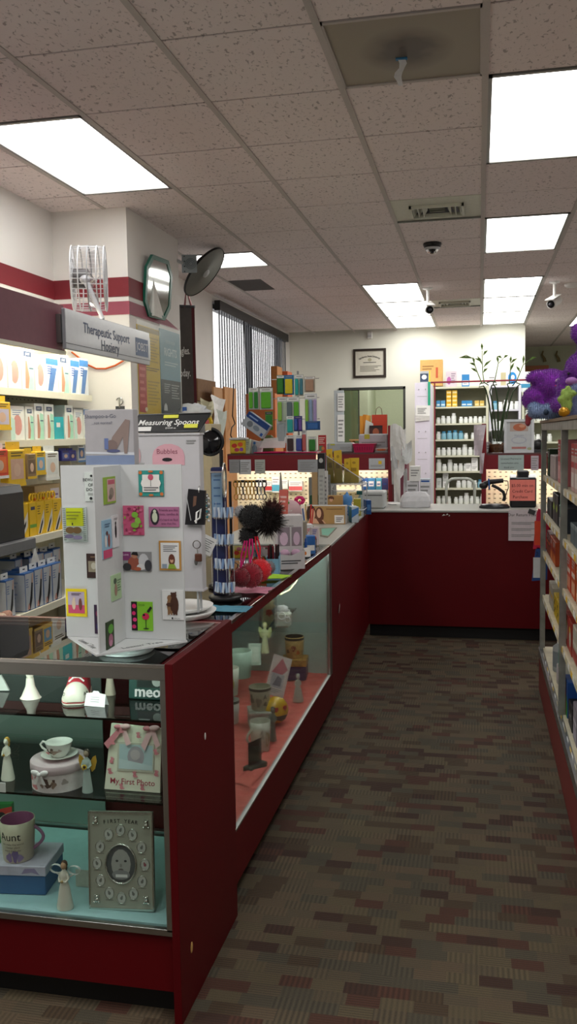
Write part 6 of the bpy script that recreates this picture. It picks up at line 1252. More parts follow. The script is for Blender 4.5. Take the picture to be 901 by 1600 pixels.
MB().lathe([(.012, 0), (.014, .05)], PLAST, 16, cap=False).build('glass', t)
# round orange and white sign
a = PY(452, 800, 4.35); t = thing('round_sign', 'round pale pink sign with an orange band on the aisle case', 'sign', (a.x, 4.35, TOPZ), .0)
R_ = 20*4.35/1386.4; cz = PY(452, 800, 4.35).z-TOPZ
m = MB(); m.T = TR(0, 0, cz, rx=PI/2); m.lathe([(0, -.002), (R_, -.002), (R_, .002), (0, .002)], M('#c8a8ac', .5), 28); m.build('disc', t)
m = MB(); pp = [(R_*.98*math.cos(a_), cz+R_*.98*math.sin(a_)) for a_ in [PI*.62+.2*i for i in range(1, 16) if PI*.62+.2*i < PI*1.75]]
m.add([(x_, -.003, z_) for x_, z_ in pp], [tuple(range(len(pp)))], M('#c84c24', .5)); m.text("Let Your", -.012, cz+.008, .016, WHITE, -.0036); m.text("Feet Breathe", -.008, cz-.008, .013, WHITE, -.0036); m.ell((-.01, -.004, cz+R_*.75), (.012, .002, .008), M('#4c9c3c', .5)); m.build('orange_print', t, 'orange print with white letters')
MB().box(-.03, .03, -.02, .03, 0, .004, WHITE).box(-.01, .01, -.002, .003, .004, max(cz-R_+.01, .01), WHITE).build('base', t)
# pen shaped coral display
a = on(439, 800, TOPZ); t = thing('pen_display', 'coral pen shaped display card with a grey tip on the aisle case', 'display card', (PY(439, 780, 4.1).x, 4.1, TOPZ))
z0, z1, z2 = [PY(439, q, 4.1).z-TOPZ for q in (790, 765, 738)]
MB().tube([(0, 0, z1), (0, 0, (z1+z2)/2), (0, 0, z2)], .008, M('#8c8c84', .4), 10, r1=.003).build('tip', t)
m = MB(); m.T = TR(0, 0, 0, ry=.04); m.rbox(-.022, .022, -.006, .006, 0, z1, M('#d0685c', .5), .003).art(.044, z1-.1, -.006, [('l', .15, .1, .85, .9, 9, M('#e8c0b8', .5))], z0=.1); m.build('card', t)
# tissue of small things around: orange tape roll, pink flower, red pouch
t = thing('tape_roll', 'orange tape roll standing behind the pen shaped card', 'tape roll', (PY(459, 767, 4.6).x, 4.6, PY(459, 778, 4.6).z), .3)
zz = PY(459, 778, 4.6).z
m = MB(); m.T = TR(0, 0, .028, rx=PI/2); m.lathe([(.028, -.01), (.028, .01), (.018, .01), (.018, -.01), (.028, -.01)], M('#d8782c', .4), 24, cap=False); m.build('roll', t)
t.location.z = TOPZ+.14
tag(MB().rbox(-.05, .05, -.04, .04, 0, .139, M('#8c8474', .6), .003).art(.1, .14, -.04, [('r', .1, .2, .9, .6, M('#c8b8a8', .6))]).build('cardboard_box', loc=(t.location.x+.01, 4.6, TOPZ+.0005)), 'dull brown box under the orange tape roll', 'box')
t = thing('ribbon_rosette', 'magenta ribbon rosette behind the round sign', 'rosette', (PY(468, 782, 4.7).x, 4.7, TOPZ+.001)); zz = PY(468, 782, 4.7).z-TOPZ
m = MB()
for i in range(12): a = i*PI/6; m.ell((.02*math.cos(a), -.005*(i % 2), zz+.016*math.sin(a)), (.012, .006, .009), M('#c81864', .4), 8, 6)
m.build('bow', t); MB().tube([(0, 0, 0), (0, 0, zz)], .004, M('#3c8c3c', .5), 6).build('stem', t)
# eyewear / pens standing cup behind
t = thing('pen_cup', 'green pen cup of scissors and pens behind the counter carton', 'cup', (PY(481, 800, 5.0).x, 5.0, TOPZ+.0006))
MB().lathe([(.028, 0), (.032, .07)], M('#2c6c4c', .5), 18).build('cup', t)
for i in range(6):
    m = MB(); ax_ = .012*math.cos(i*1.1); ay_ = .012*math.sin(i*1.1); m.tube([(ax_, ay_, .0), (ax_*2.6, ay_*2, .17+.012*(i % 3))], .0035, [RED, BLACK, M('#7c9c2c', .5), BLUE, KRAFT, RED][i], 7); o = m.build('pen', loc=Vector(t.location)+Vector((0, 0, .071)) if 0 else Vector(t.location)+Vector((0, 0, .003))); tag(o, ['red', 'black', 'olive', 'blue', 'tan', 'second red'][i]+' pen standing in the green pen cup', 'pen')
# ================================================================== SIDE COUNTER GOODS
YC = 5.25
def stand(px0, px1, py0, py1, Y, dep, name, label, cat, mat, spec=(), rz=0, z=TOPZ, side=None, top=None, group=None, bev=.0015):
    """something standing on a counter of height z at distance Y; top edge at pixel py0"""
    a, b_ = PY(px0, (py0+py1)/2, Y), PY(px1, (py0+py1)/2, Y); h_ = PY((px0+px1)/2, py0, Y).z-z
    return carton(name, label, cat, ((a.x+b_.x)/2, Y+dep/2, z+.0006), b_.x-a.x, dep, h_, mat, spec, rz, group, side, top, bev)
a = on(510, 819, TOPZ)
KB = M('#a88450', .6, var=.05)
o = stand(480, 539, 791, 819, a.y, .1, 'hair_colour_carton', 'tan carton picturing two long haired women on the side counter', 'box', KB, [('e', .1, .55, .13, .5, M('#3c2018', .6)), ('e', .32, .5, .12, .45, M('#5c3422', .6)), ('e', .14, .55, .07, .3, M('#cfa184', .6)), ('e', .31, .6, .06, .26, M('#cfa184', .6)), ('p', [(.0, .02), (.5, .02), (.42, .22), (.2, .32), (.05, .3)], M('#cfa184', .6)), ('p', [(.32, .02), (.45, .02), (.36, .3), (.22, .35)], M('#5c3422', .6)), ('r', .72, .05, .97, .5, M('#dcdad8', .5)), ('l', .76, .12, .94, .4, 3, DGREY), ('l', .5, .8, .93, .88, 1, M('#6c4c2c', .6))], side=M('#b9b4b0', .5), top=M('#c4c2c0', .5), bev=.0008)
o = stand(508, 531, 776, 791, a.y+.06, .05, 'hair_colour_carton', 'smaller tan carton picturing a woman behind the larger one', 'box', KB, [('e', .25, .9, .2, .08, M('#3c2018', .6)), ('e', .25, .86, .12, .1, M('#cfa184', .6)), ('e', .28, .92, .16, .05, M('#5c3422', .6))], bev=.0008); o.location.y += .09
# magazine / mat on counter top
q = on(514, 832, TOPZ); m = MB(); P_ = [on(*k, TOPZ)-q for k in ((499, 826), (526, 825), (512, 840), (500, 838))]; P_ = [Vector((v.x, v.y, 0)) for v in P_]
m.add([tuple(v) for v in P_]+[tuple(v+Vector((0, 0, .004))) for v in P_], [(3, 2, 1, 0), (4, 5, 6, 7), (0, 1, 5, 4), (1, 2, 6, 5), (2, 3, 7, 6), (3, 0, 4, 7)], M('#6f6c5c', .5)); m.add([tuple(v*.8+Vector((0, 0, .0045))) for v in P_], [(0, 1, 2, 3)], M('#5c9c88', .5)); o = m.build('counter_mat', loc=(q.x, q.y, TOPZ+.0008)); tag(o, 'small green and brown mat lying on the side counter near the case end', 'mat')
# letter tray with diagonal clear holder & packets
YT = 6.3
x0t, x1t = PY(508, 770, YT).x, PY(567, 770, YT).x; zt = PY(540, 757, YT).z-TOPZ; cxt = (x0t+x1t)/2; hw = (x1t-x0t)/2
t = thing('wire_letter_tray', 'white wire letter tray carrying the slanted file holder', 'tray', (cxt, YT+.12, TOPZ)); WR = M('#b8bcc0', .35, .3)
for z in (.05, zt):
    m = MB(); m.tube([(-hw, -.12, z), (hw, -.12, z), (hw, .14, z), (-hw, .14, z)], .004, WR, 6, True)
    for i in range(7): xx = -hw+2*hw*(i+1)/8; m.tube([(xx, -.12, z), (xx, .14, z)], .002, WR, 5)
    m.tube([(-hw*.55, -.12, z), (-hw*.65, -.135, z-.03), (-hw*.5, -.135, z-.045), (hw*.5, -.135, z-.045), (hw*.65, -.135, z-.03), (hw*.55, -.12, z)], .003, WR, 6); m.build('wire_shelf', t)
for sx in (-1, 1):
    for yy in (-.11, .13): MB().tube([(sx*hw*.97, yy, 0), (sx*hw*.97, yy, zt)], .004, WR, 6).build('wire_post', t)
zb_ = TOPZ+zt+.004
xl, xr = PY(509, 740, YT).x, PY(566, 740, YT).x; zl, zr_ = PY(509, 712, YT).z, PY(560, 750, YT).z
t = thing('file_holder', 'slanted clear white file holder on the wire letter tray', 'file holder', (0, YT+.02, zb_)); FH = M('#b9bcc0', .4)
FHp = pane('frosted_plastic', (.75, .78, .8, 1), 1.2, .3)
for yy in (0, .12): m = MB(); m.T = TR(0, yy, 0); m.prism([(xl, 0), (xr, 0), (xr, zr_-zb_), (xl, zl-zb_)], .003, FHp); m.tube([(xl, 0, 0), (xl, 0, zl-zb_), (xr, 0, zr_-zb_)], .0035, FH, 6); m.build('side_sheet', t)
MB().box(xl, xr, 0, .123, 0, .003, FH).box(xl, xl+.003, 0, .123, 0, zl-zb_, FH).build('base_and_back', t)
YP_ = M('#d8b428', .45)
for i, (a, b_, c_, d_) in enumerate([(512, 522, 701, 741), (522, 535, 703, 745), (537, 547, 716, 748), (543, 560, 715, 750)]):
    x_, z_, w_, h_ = rect(a, c_, b_, d_, YT+.05+.012*i); h_ = z_+h_-zb_-.004
    m = MB(); m.T = TR(ry=.03*(i-1.5)); m.prism([(-w_/2, 0), (w_/2, 0), (w_/2*.9, h_), (-w_/2*.95, h_*.98)], .006, YP_); m.art(w_, h_, 0, [('r', .25, .45, .75, .6, M('#a8841c', .5)), ('e', .5, .8, .16, .05, M('#a8841c', .5))]); o = m.build('yellow_packet', loc=(x_, YT+.04+.014*i, zb_+.0035)); tag(o, ['narrow yellow packet at the left of the slanted file holder', 'second yellow packet in the slanted file holder', 'third yellow packet, leaning in the slanted file holder', 'widest yellow packet at the right of the file holder'][i], 'packet')
# goods under/around
def blob(name, label, cat, px0, py0, px1, py1, Y, z, mat, jit=.3, sy=.7):
    a, b_ = PY(px0, py1, Y), PY(px1, py1, Y); h_ = PY((px0+px1)/2, py0, Y).z-z; m = MB(); m.ell((0, 0, h_/2), ((b_.x-a.x)/2, (b_.x-a.x)/2*sy, h_/2), mat, 18, 12, jit=jit); o = m.build(name, loc=((a.x+b_.x)/2, Y+.03, z)); return tag(o, label, cat)
stand(482, 503, 774, 797, 6.3, .14, 'pill_basket', 'dark green plastic basket behind the tan carton', 'basket', M('#124a34', .4), [('l', .2, .6, .8, .7, 1, M('#6c8c7c', .5))], .1, bev=.008)
stand(530, 547, 790, 808, 6.05, .09, 'tissue_carton', 'small white carton right of the tan carton', 'box', M('#c6c8cc', .5), [('l', .2, .3, .8, .7, 2, BLUE)], .2)
blob('blue_gloves', 'heap of pale blue gloves below the wire letter tray', 'gloves', 529, 773, 550, 795, 6.05, TOPZ+.0, M('#4c84c0', .5), .5)
stand(545, 556, 792, 808, 5.9, .1, 'glove_box', 'blue and white glove box at the counter edge', 'box', M('#b8c4cc', .5), [('p', [(0, .3), (1, .6), (1, .95), (0, .8)], M('#3c74b0', .5))], .35, side=M('#4c8ca0', .5))
stand(551, 562, 780, 798, 6.4, .1, 'yellow_folder_box', 'olive yellow upright box right of the blue gloves', 'box', M('#a8a02c', .5), [('r', .1, .1, .9, .5, M('#c8c4a0', .5))], .1)
stand(568, 576, 782, 797, 6.5, .12, 'small_box', 'small deep blue box near the inner corner of the counter', 'box', M('#1c4c8c', .5), [('r', .2, .3, .8, .7, M('#4c7cb4', .5))], .3)
stand(566, 600, 768, 790, 7.0, .22, 'white_printer', 'low white box shaped device at the inner corner of the counters', 'device', M('#b9bcbc', .4), [('r', .1, .75, .9, .8, DGREY)], .0, bev=.012)
# spray bottle with teal trigger
t = thing('spray_bottle', 'clear spray bottle with a dark teal trigger behind the blue gloves', 'bottle', (PY(563, 775, 6.75).x, 6.75, TOPZ+.0006))
MB().lathe([(.025, 0), (.027, .05), (.024, .1), (.01, .13)], M('#8fa4a8', .3), 18).build('bottle', t); MB().rbox(-.03, .02, -.01, .01, .13, .16, M('#1c5c5c', .4), .004).build('trigger_head', t)
# papers & notes: leaning boards
stand(487, 496, 738, 800, 6.1, .012, 'wooden_slat', 'leaning tan wooden slat behind the round sign', 'board', M('#9c805c', .6), [], -.1)
for i, (a, b_, c_) in enumerate([(497, 505, 733), (503, 510, 736), (509, 514, 742)]):
    stand(a, b_+2, c_, 790, 6.1+.05*i, .01, 'file_folder', ['pale grey folder leaning next to the tan slat', 'white folder between two others by the tan slat', 'darker folder just left of the wire letter tray'][i], 'folder', [M('#a8aaa8', .6), PAPER, M('#7c7c78', .6)][i], [('l', .2, .2, .8, .9, 8, GREY)], .15*(i-1))
# phone like black thing hanging
stand(497, 508, 700, 735, 6.9, .05, 'calculator_pouch', 'black printed pouch hanging left of the yellow packets', 'pouch', INK, [('e', .5, .7, .3, .1, LGREY), ('r', .2, .2, .7, .3, GREY)], z=1.30)
bpy.data.objects['calculator_pouch'].location.z = 1.25
stand(497, 507, 737, 755, 6.7, .03, 'yellow_note', 'yellow card standing under the black printed pouch', 'card', M('#c89c1c', .5), [('l', .2, .3, .8, .8, 3, M('#7c5c10', .5))])
tag(MB().rbox(-.1, .1, -.08, .08, 0, .255, M('#787a78', .5), .003).build('document_box', loc=(PY(503, 745, 7.0).x, 7.02, TOPZ+.0006)), 'grey document box carrying the black printed pouch', 'box')
bpy.data.objects['calculator_pouch'].location = (PY(502, 715, 6.98).x, 6.98, TOPZ+.2566)
# paper stacks on far counter
for i, (px, py, w_, n_) in enumerate([(598, 787, .2, 2), (625, 788, .24, 3), (640, 789, .22, 1)]):
    p = on(px, py, TOPZ); m = MB()
    for k in range(n_): m.T = TR(.01*k, .0, .0015*k, rz=.2*(k-1)+.1*i); m.box(-w_/2, w_/2, -.1, .1, 0, .0012, [PAPER, LGREY, PAPER][k % 3])
    o = m.build('paper_sheet', loc=(p.x, p.y+.06, TOPZ+.0012)); tag(o, ['loose paper sheets at the left end of the far counter', 'stack of loose sheets in the middle of the far counter papers', 'single sheet nearest the bagged parcels'][i], 'paper')
# bagged parcels
p = on(648, 786, TOPZ)
t = thing('paper_bag_parcel', 'crumpled white prescription bag on the far counter', 'bag', (PY(650, 775, 7.25).x, 7.25, TOPZ+.0006), .1)
m = MB(); vs = []; 
for z, k in ((0, 1), (.05, 1.05), (.09, .95), (.12, .7)):
    for i in range(16): a = 2*PI*i/16; sq = 1/max(abs(math.cos(a)), abs(math.sin(a)))**.7; q_ = k*(1+.12*noise.noise(Vector((a*2, z*30, 5)))); vs.append((.115*math.cos(a)*sq*q_, .06*math.sin(a)*sq*q_, z+.012*noise.noise(Vector((a*3, z*9, 1)))))
m.add(vs, [(j*16+i, j*16+(i+1) % 16, (j+1)*16+(i+1) % 16, (j+1)*16+i) for j in range(3) for i in range(16)]+[tuple(range(15, -1, -1)), tuple(range(48, 64))], M('#d6d6da', .6)); m.build('bag', t)
stand(640, 656, 742, 758, 7.3, .08, 'pill_bottle_box', 'white pill carton stacked left over the prescription bag', 'box', WHITE, [('l', .1, .3, .9, .8, 3, GREY)], z=TOPZ+.13)
for nm, (a, b_, c_, d_), lab in (('prescription_parcel', (635, 653, 752, 768), 'white parcel with a pink band left on the stack by the gap'), ('prescription_parcel', (655, 672, 754, 773), 'white parcel with a pink and yellow band right on the stack by the gap')):
    o = stand(a, b_, c_, d_, 7.32, .08, nm, lab, 'parcel', M('#d4d4d8', .5), [('r', 0, .1, 1, .3, M('#c8285c', .5)), ('l', .1, .4, .9, .9, 3, GREY)], z=TOPZ)
for n_ in ('pill_bottle_box',): bpy.data.objects[n_].location.z = PY(648, 752, 7.32).z+.001
stand(656, 672, 748, 755, 7.34, .07, 'pill_bottle_box', 'white bottle carton on the right banded parcel', 'box', M('#c4ccd8', .5), [('r', .1, .1, .9, .5, BLUE)], z=PY(664, 754, 7.32).z)
bpy.data.objects['paper_bag_parcel'].location.y = 7.17
# ================================================================== PARTITION: goods on top, notes, pegboard stock
ZP = 1.4255
def ptop(px0, px1, py0, dep, name, label, cat, mat, spec=(), rz=0, Y=YP+.06, z=ZP, bev=.0015, **k):
    return stand(px0, px1, py0, 709, Y, dep, name, label, cat, mat, spec, rz, z=z, bev=bev, **k)
def basket(px0, px1, py0, py1, Y, z, label, mat, name='plastic_basket'):
    a, b_ = PY(px0, py0, Y), PY(px1, py0, Y); w_ = b_.x-a.x; h_ = PY((px0+px1)/2, py0, Y).z-z
    t = thing(name, label, 'basket', ((a.x+b_.x)/2, Y+.1, z)); k = .88; d = .13
    lo = [(-w_/2*k, -.1*k), (w_/2*k, -.1*k), (w_/2*k, d*k), (-w_/2*k, d*k)]; hi = [(-w_/2, -.1), (w_/2, -.1), (w_/2, d), (-w_/2, d)]
    m = MB(); m.add([(x_, y_, 0) for x_, y_ in lo]+[(x_, y_, h_) for x_, y_ in hi]+[(x_*.96, y_*.96, .003) for x_, y_ in lo]+[(x_*.96, y_*.96, h_) for x_, y_ in hi], [(3, 2, 1, 0), (0, 1, 5, 4), (1, 2, 6, 5), (2, 3, 7, 6), (3, 0, 4, 7), (8, 9, 10, 11), (9, 8, 12, 13), (10, 9, 13, 14), (11, 10, 14, 15), (8, 11, 15, 12)], mat)
    m.tube([(x_*1.01, y_*1.01, h_) for x_, y_ in hi], .005, mat, 6, True); m.build('bin', t)
    DK_ = M('#7a0f40', .5); m = MB(); n_ = max(6, int(w_/.022))
    for i in range(n_):
        u = (i+.5)/n_*2-1; m.add([(u*w_/2*.9-.003, -.0965+.0, h_*.25), (u*w_/2*.9+.003, -.0965, h_*.25), (u*w_/2*.95+.003, -.1015, h_*.7), (u*w_/2*.95-.003, -.1015, h_*.7)], [(0, 1, 2, 3)], DK_)
    m.v = [v+Vector((0, -.0012, 0)) for v in m.v]; m.build('slots', t); return t
PKB = M('#c8145c', .4)
basket(397, 443, 707, 717, YP-.02+.02, ZP, 'left of the two low pink baskets under the blister packs', PKB); basket(446, 493, 707, 717, YP, ZP, 'right of the two low pink baskets under the blister packs', PKB)
for b_ in ('plastic_basket', 'plastic_basket.001'): pass
basket(551, 584, 694, 716, YP, ZP, 'deep magenta basket on the partition below the office window', M('#b8104c', .4))
# papers in left pink basket
tag(MB().add([(-.12, 0, .02), (.13, 0, .02), (.14, .01, .12), (-.07, .01, .11)], [(0, 1, 2, 3)], PAPER).add([(-.14, .03, .02), (-.02, .03, .02), (-.02, .04, .08), (-.12, .04, .09)], [(0, 1, 2, 3)], LGREY).build('paper_slips', loc=(PY(420, 700, YP).x, YP+.1, ZP+.03)), 'white paper slips standing in the left low pink basket', 'paper')
# yellow sharps container
t = thing('candy_tub', 'clear tub of yellow and red printed sweets at the left end of the partition', 'tub', (PY(369, 695, YP).x, YP+.1, ZP)); h_ = PY(369, 684, YP).z-ZP
w_ = (383-357)*YP/1386.4
MB().rbox(-w_/2, w_/2, -.06, .06, 0, h_*.85, M('#d0b42c', .5), .01).art(w_, h_*.85, -.0605, [('e', .3, .6, .18, .16, M('#c83c2c', .5)), ('e', .68, .68, .17, .16, M('#d8582c', .5)), ('e', .45, .3, .16, .14, M('#b83c5c', .5)), ('e', .75, .32, .12, .14, M('#8c4cac', .5))]).build('tub', t); MB().rbox(-w_/2-.006, w_/2+.006, -.066, .066, h_*.85, h_, M('#c4c6c4', .3), .008).build('lid', t)
# tilted blue and white box (blood pressure monitor)
a = PY(398, 664, 7.95); sc_ = 7.95/1386.4
m = MB(); w_, h_ = 42*sc_, 25*sc_; m.rbox(-w_/2, w_/2, 0, .1, -h_/2, h_/2, M('#a9b0b8', .5), .003).art(w_, h_, 0, [('r', 0, .62, 1, 1, M('#143a78', .5)), ('e', .3, .35, .12, .2, M('#6c747c', .5)), ('e', .6, .35, .14, .16, M('#7c8894', .5)), ('l', .1, .7, .5, .9, 1, M('#8ca4cc', .5)), ('r', .85, .1, .95, .3, BLUE)], z0=-h_/2)
o = m.build('monitor_box', loc=(a.x, 7.97, a.z)); o.rotation_euler = (0, .62, 0); tag(o, 'blue and white device box tilted over the partition end', 'box')
tag(MB().prism([(-.14, 0), (.1, 0), (.12, .10), (-.12, .16)], .05, M('#d0cfd0', .6)).build('paper_bundle', loc=(PY(392, 690, 8.15).x, 8.13, ZP+.0005)), 'white paper bundle propping the tilted device box', 'paper')
t = thing('small_bottle', 'small blue capped bottle on the partition beside the sweets tub', 'bottle', (PY(395, 700, YP).x, YP+.06, ZP+.0005)); MB().lathe([(.022, 0), (.024, .06), (.01, .08), (.01, .09)], M('#5c6c78', .3), 14).build('bottle', t); MB().lathe([(.012, .088), (.012, .11)], M('#2c6cac', .4), 12).build('cap', t)
ptop(383, 390, 686, .06, 'pale_carton', 'slim pale green carton right of the sweets tub', 'box', M('#b9c4a8', .5), [('l', .2, .2, .8, .8, 5, GREY)])
ptop(407, 426, 680, .06, 'herb_pouch', 'olive pouch with a white label behind the left pink basket', 'pouch', M('#4c5c2c', .6), [('r', .25, .5, .75, .8, WHITE)], Y=YP+.24, bev=.02)
# blister pack spinner
YSp = 8.15; t = thing('blister_pack_spinner', 'tall wire rack on the partition hung with green toothbrush packs', 'display rack', (PY(466, 640, YSp).x, YSp, ZP))
cx0 = t.location.x; zt = PY(460, 580, YSp).z-ZP
m = MB(); m.lathe([(.11, 0), (.11, .01), (.015, .02)], GREY, 20).tube([(0, 0, .01), (0, 0, zt)], .01, GREY, 8); m.build('pole', t)
for pyy in (592, 622, 655): z = PY(466, pyy, YSp).z-ZP; MB().tube([(-.25, 0, z), (.2, 0, z)], .004, CHROME, 6).build('cross_wire', t)
def blister(px0, px1, py0, py1, label, back, fill, top=None, dy=0, lay='2'):
    x_, z_, w_, h_ = rect(px0, py0, px1, py1, YSp-.06+dy)
    t = thing('blister_pack', label, 'blister pack', (x_, YSp-.06+dy, z_))
    MB().rbox(-w_/2, w_/2, .0, .004, 0, h_, back, .001).art(w_, h_, 0, [('r', .05, .84, .95, .97, top or WHITE), ('l', .2, .87, .8, .95, 1, GREY)]).build('backing_card', t)
    m = MB()
    n_ = int(lay)
    for i in range(n_):
        u = (i+.5)/n_-.5; m.rbox(u*w_-w_*.36/n_, u*w_+w_*.36/n_, -.016, 0, h_*.06, h_*.8, fill[i % len(fill)], .006)
    m.build('products', t)
    return t
G1, G2, G3 = M('#5cac2c', .4), M('#2c7c2c', .4), M('#8cc04c', .4); BC = M('#b4bcb8', .5)
blister(388, 404, 606, 640, 'left green pack of the wide pair hanging at the rack left', BC, [G1, G2])
blister(405, 426, 606, 640, 'green pack with a grey window hanging beside it', BC, [G1, M('#a4b4c4', .4)], lay='1')
blister(432, 444, 586, 616, 'dark green pack at the top left of the wire rack', M('#1c5c2c', .5), [G2], lay='1')
blister(443, 459, 586, 617, 'blue and yellow pack at the top of the wire rack', M('#2c74a8', .5), [M('#d8c41c', .4)], M('#2c74a8', .5), lay='1')
blister(460, 474, 585, 619, 'teal striped pack right of the blue and yellow one', M('#b8bcb0', .5), [TEAL, M('#3c7c8c', .4)])
blister(475, 492, 588, 613, 'tan pack at the top right of the wire rack', M('#b0a898', .5), [M('#b08c74', .5)], lay='1')
blister(433, 450, 620, 660, 'pale pack of light green brushes in the middle row', BC, [G3, M('#b4c4b0', .4)])
blister(447, 468, 620, 660, 'grey and green pack in the middle row', BC, [M('#5c6c74', .4), G1], dy=-.02)
blister(476, 495, 615, 662, 'long clear pack of green and lilac brushes at the right', M('#c4c8cc', .5), [G3, M('#8ca4c4', .4), M('#a894c4', .4)], dy=-.02, lay='3')
blister(414, 426, 643, 672, 'small dark green pack hanging below the grey windowed one', M('#5c8c3c', .5), [G2], DGREY, lay='1')
blister(447, 459, 650, 677, 'teal and white pack hanging in the lower middle', M('#bcc8c4', .5), [TEAL], dy=-.05, lay='1')
blister(459, 472, 650, 674, 'navy and purple pack hanging in the lower middle', M('#2c3c7c', .5), [M('#3c5cac', .4), M('#6c4c9c', .4)], M('#4c3c7c', .5), dy=-.05)
blister(477, 500, 658, 672, 'blue glossy pack hanging at the lower right', M('#1c4c84', .4), [M('#2c64a8', .3)], M('#1c4c84', .4), dy=-.06, lay='1')
blister(432, 447, 655, 692, 'white card strip printed with black dots', M('#b8c4c8', .5), [M('#a8b4b8', .5)], dy=.03, lay='1')
for i, (a, b_, c_, lab, bc, fl_) in enumerate([(447, 460, 680, 'white pack with a black clip standing over the right pink basket', M('#d0d0d0', .5), [M('#3c2c2c', .5)]), (461, 473, 680, 'white pack with a blue oval standing over the right pink basket', M('#ccd4d4', .5), [M('#3c4c9c', .5)]), (481, 494, 682, 'green toothbrush pack standing at the right of the pink baskets', M('#a8b4a0', .5), [G2]), (471, 479, 672, 'narrow clear pack between the oval and green packs', M('#c8cccc', .5), [M('#b85c5c', .5)])]): blister(a, b_, c_, 706, lab, bc, fl_, dy=-.03, lay='1')
ptop(497, 509, 680, .02, 'red_card', 'red printed card right of the green toothbrush pack', 'card', M('#b02c30', .5), [('l', .1, .5, .9, .9, 4, M('#e0c4bc', .5)), ('r', .1, .1, .6, .4, M('#5c7c5c', .5)), ('e', .6, .25, .2, .1, M('#c8783c', .5))])
ptop(494, 502, 703, .05, 'small_jar', 'small whitish jar at the end of the pink baskets', 'jar', M('#8c7c80', .4), [('r', .1, .2, .9, .6, M('#c8b4b8', .5))], bev=.01)
# clear bins right part
ptop(511, 551, 692, .15, 'clear_bin', 'pale translucent bin with a yellow note left of the magenta basket', 'bin', M('#a9adb0', .4), [('r', .12, .75, .3, .9, M('#b8b83c', .5)), ('l', .5, .3, .9, .6, 2, GREY)], bev=.01)
ptop(585, 606, 700, .12, 'snack_bin', 'clear bin of orange packets right of the magenta basket', 'bin', M('#b0a098', .4), [('e', .5, .55, .35, .22, M('#c85c20', .5)), ('e', .4, .6, .15, .1, M('#d8843c', .5)), ('r', 0, .0, 1, .2, M('#a8b0b4', .5))], bev=.01)
o = ptop(560, 606, 678, .1, 'sorting_bin', 'white bin with a yellow note above the orange packets', 'bin', M('#b7bac0', .45), [('r', .2, .72, .38, .98, M('#b8b83c', .5)), ('l', .1, .3, .9, .6, 2, GREY)], Y=YP+.2, bev=.01)
stand(522, 540, 693, 700, YP+.24, .1, 'pink_hat', 'rounded pink lid showing behind the translucent bin', 'lid', PINKHOT, z=ZP, bev=.03)
# header notes
def note(px0, px1, py0, py1, label, mat=None, spec=None, Y=YP-.004, rz=0, name='paper_note'):
    x_, z_, w_, h_ = rect(px0, py0, px1, py1, Y); m = MB(); m.T = TR(ry=rz); m.box(-w_/2, w_/2, -.0015, 0, 0, h_, mat or PAPER).art(w_, h_, -.0015, spec or [('l', .12, .15, .88, .85, 5, GREY)])
    return tag(m.build(name, loc=(x_, Y, z_)), label, 'note')
note(358, 375, 718, 739, 'grey note at the left end of the partition header', M('#9c9ea2', .7)); note(374, 392, 718, 741, 'white lined note second on the partition header', M('#ccd0d4', .7)); note(398, 414, 718, 740, 'curled pale note third on the partition header', M('#b4bab4', .7))
note(465, 496, 718, 738, 'wide grey printed note on the header right of the bare red board', M('#a4a8ac', .7)); note(576, 601, 716, 733, 'white note with a yellow square on the header below the magenta basket', M('#c4c8cc', .7), [('r', .6, .45, .8, .75, YELLOW), ('l', .1, .2, .9, .4, 2, GREY)])
# curled papers on the post
for i, (a, b_, c_, d_, dy) in enumerate([(609, 628, 665, 720, -.05), (611, 622, 700, 760, -.03), (625, 634, 668, 700, -.06), (628, 644, 690, 722, -.07), (622, 632, 712, 745, -.045), (630, 637, 735, 770, -.05), (615, 626, 735, 788, -.06)]):
    x_, z_, w_, h_ = rect(a, c_, b_, d_, YP+dy); m = MB(); vs = []
    for j in range(7):
        for k in range(5): u, v = k/4, j/6; vs.append(((u-.5)*w_*(1-.25*abs(v-.5)), .02*math.sin(u*3+v*4+i), v*h_+.02*math.sin(u*4+i)))
    m.add(vs, [(j*5+k, j*5+k+1, j*5+k+6, j*5+k+5) for j in range(6) for k in range(4)], [PAPER, LGREY, PAPER, M('#d4d8d8', .7)][i % 4]); tag(m.build('hanging_paper', loc=(x_, YP+dy-.02, z_)), ['widest curled sheet pinned at the top left of the gap post', 'lower left curled sheet on the gap post', 'narrow sheet pinned at the right top of the gap post', 'slanting sheet sticking out right of the gap post', 'middle curled slip on the gap post', 'slip curling low at the right of the gap post', 'lowest long sheet hanging on the gap post'][i], 'paper')
for i, (a, b_, c_, d_) in enumerate([(738, 757, 664, 712), (748, 756, 708, 740)]):
    x_, z_, w_, h_ = rect(a, c_, b_, d_, YP-.05); m = MB(); vs = []
    for j in range(7):
        for k in range(5): u, v = k/4, j/6; vs.append(((u-.5+.25*(1-v)*(-1))*w_*(.6+.4*v), .02*math.sin(u*3+v*4), v*h_))
    m.add(vs, [(j*5+k, j*5+k+1, j*5+k+6, j*5+k+5) for j in range(6) for k in range(4)], M('#cfc4cc', .7)); tag(m.build('hanging_paper', loc=(x_+w_*.1, YP-.06, z_)), ['pinkish sheet curling from the upright left of the bamboo', 'small slip under the pinkish curling sheet'][i], 'paper')
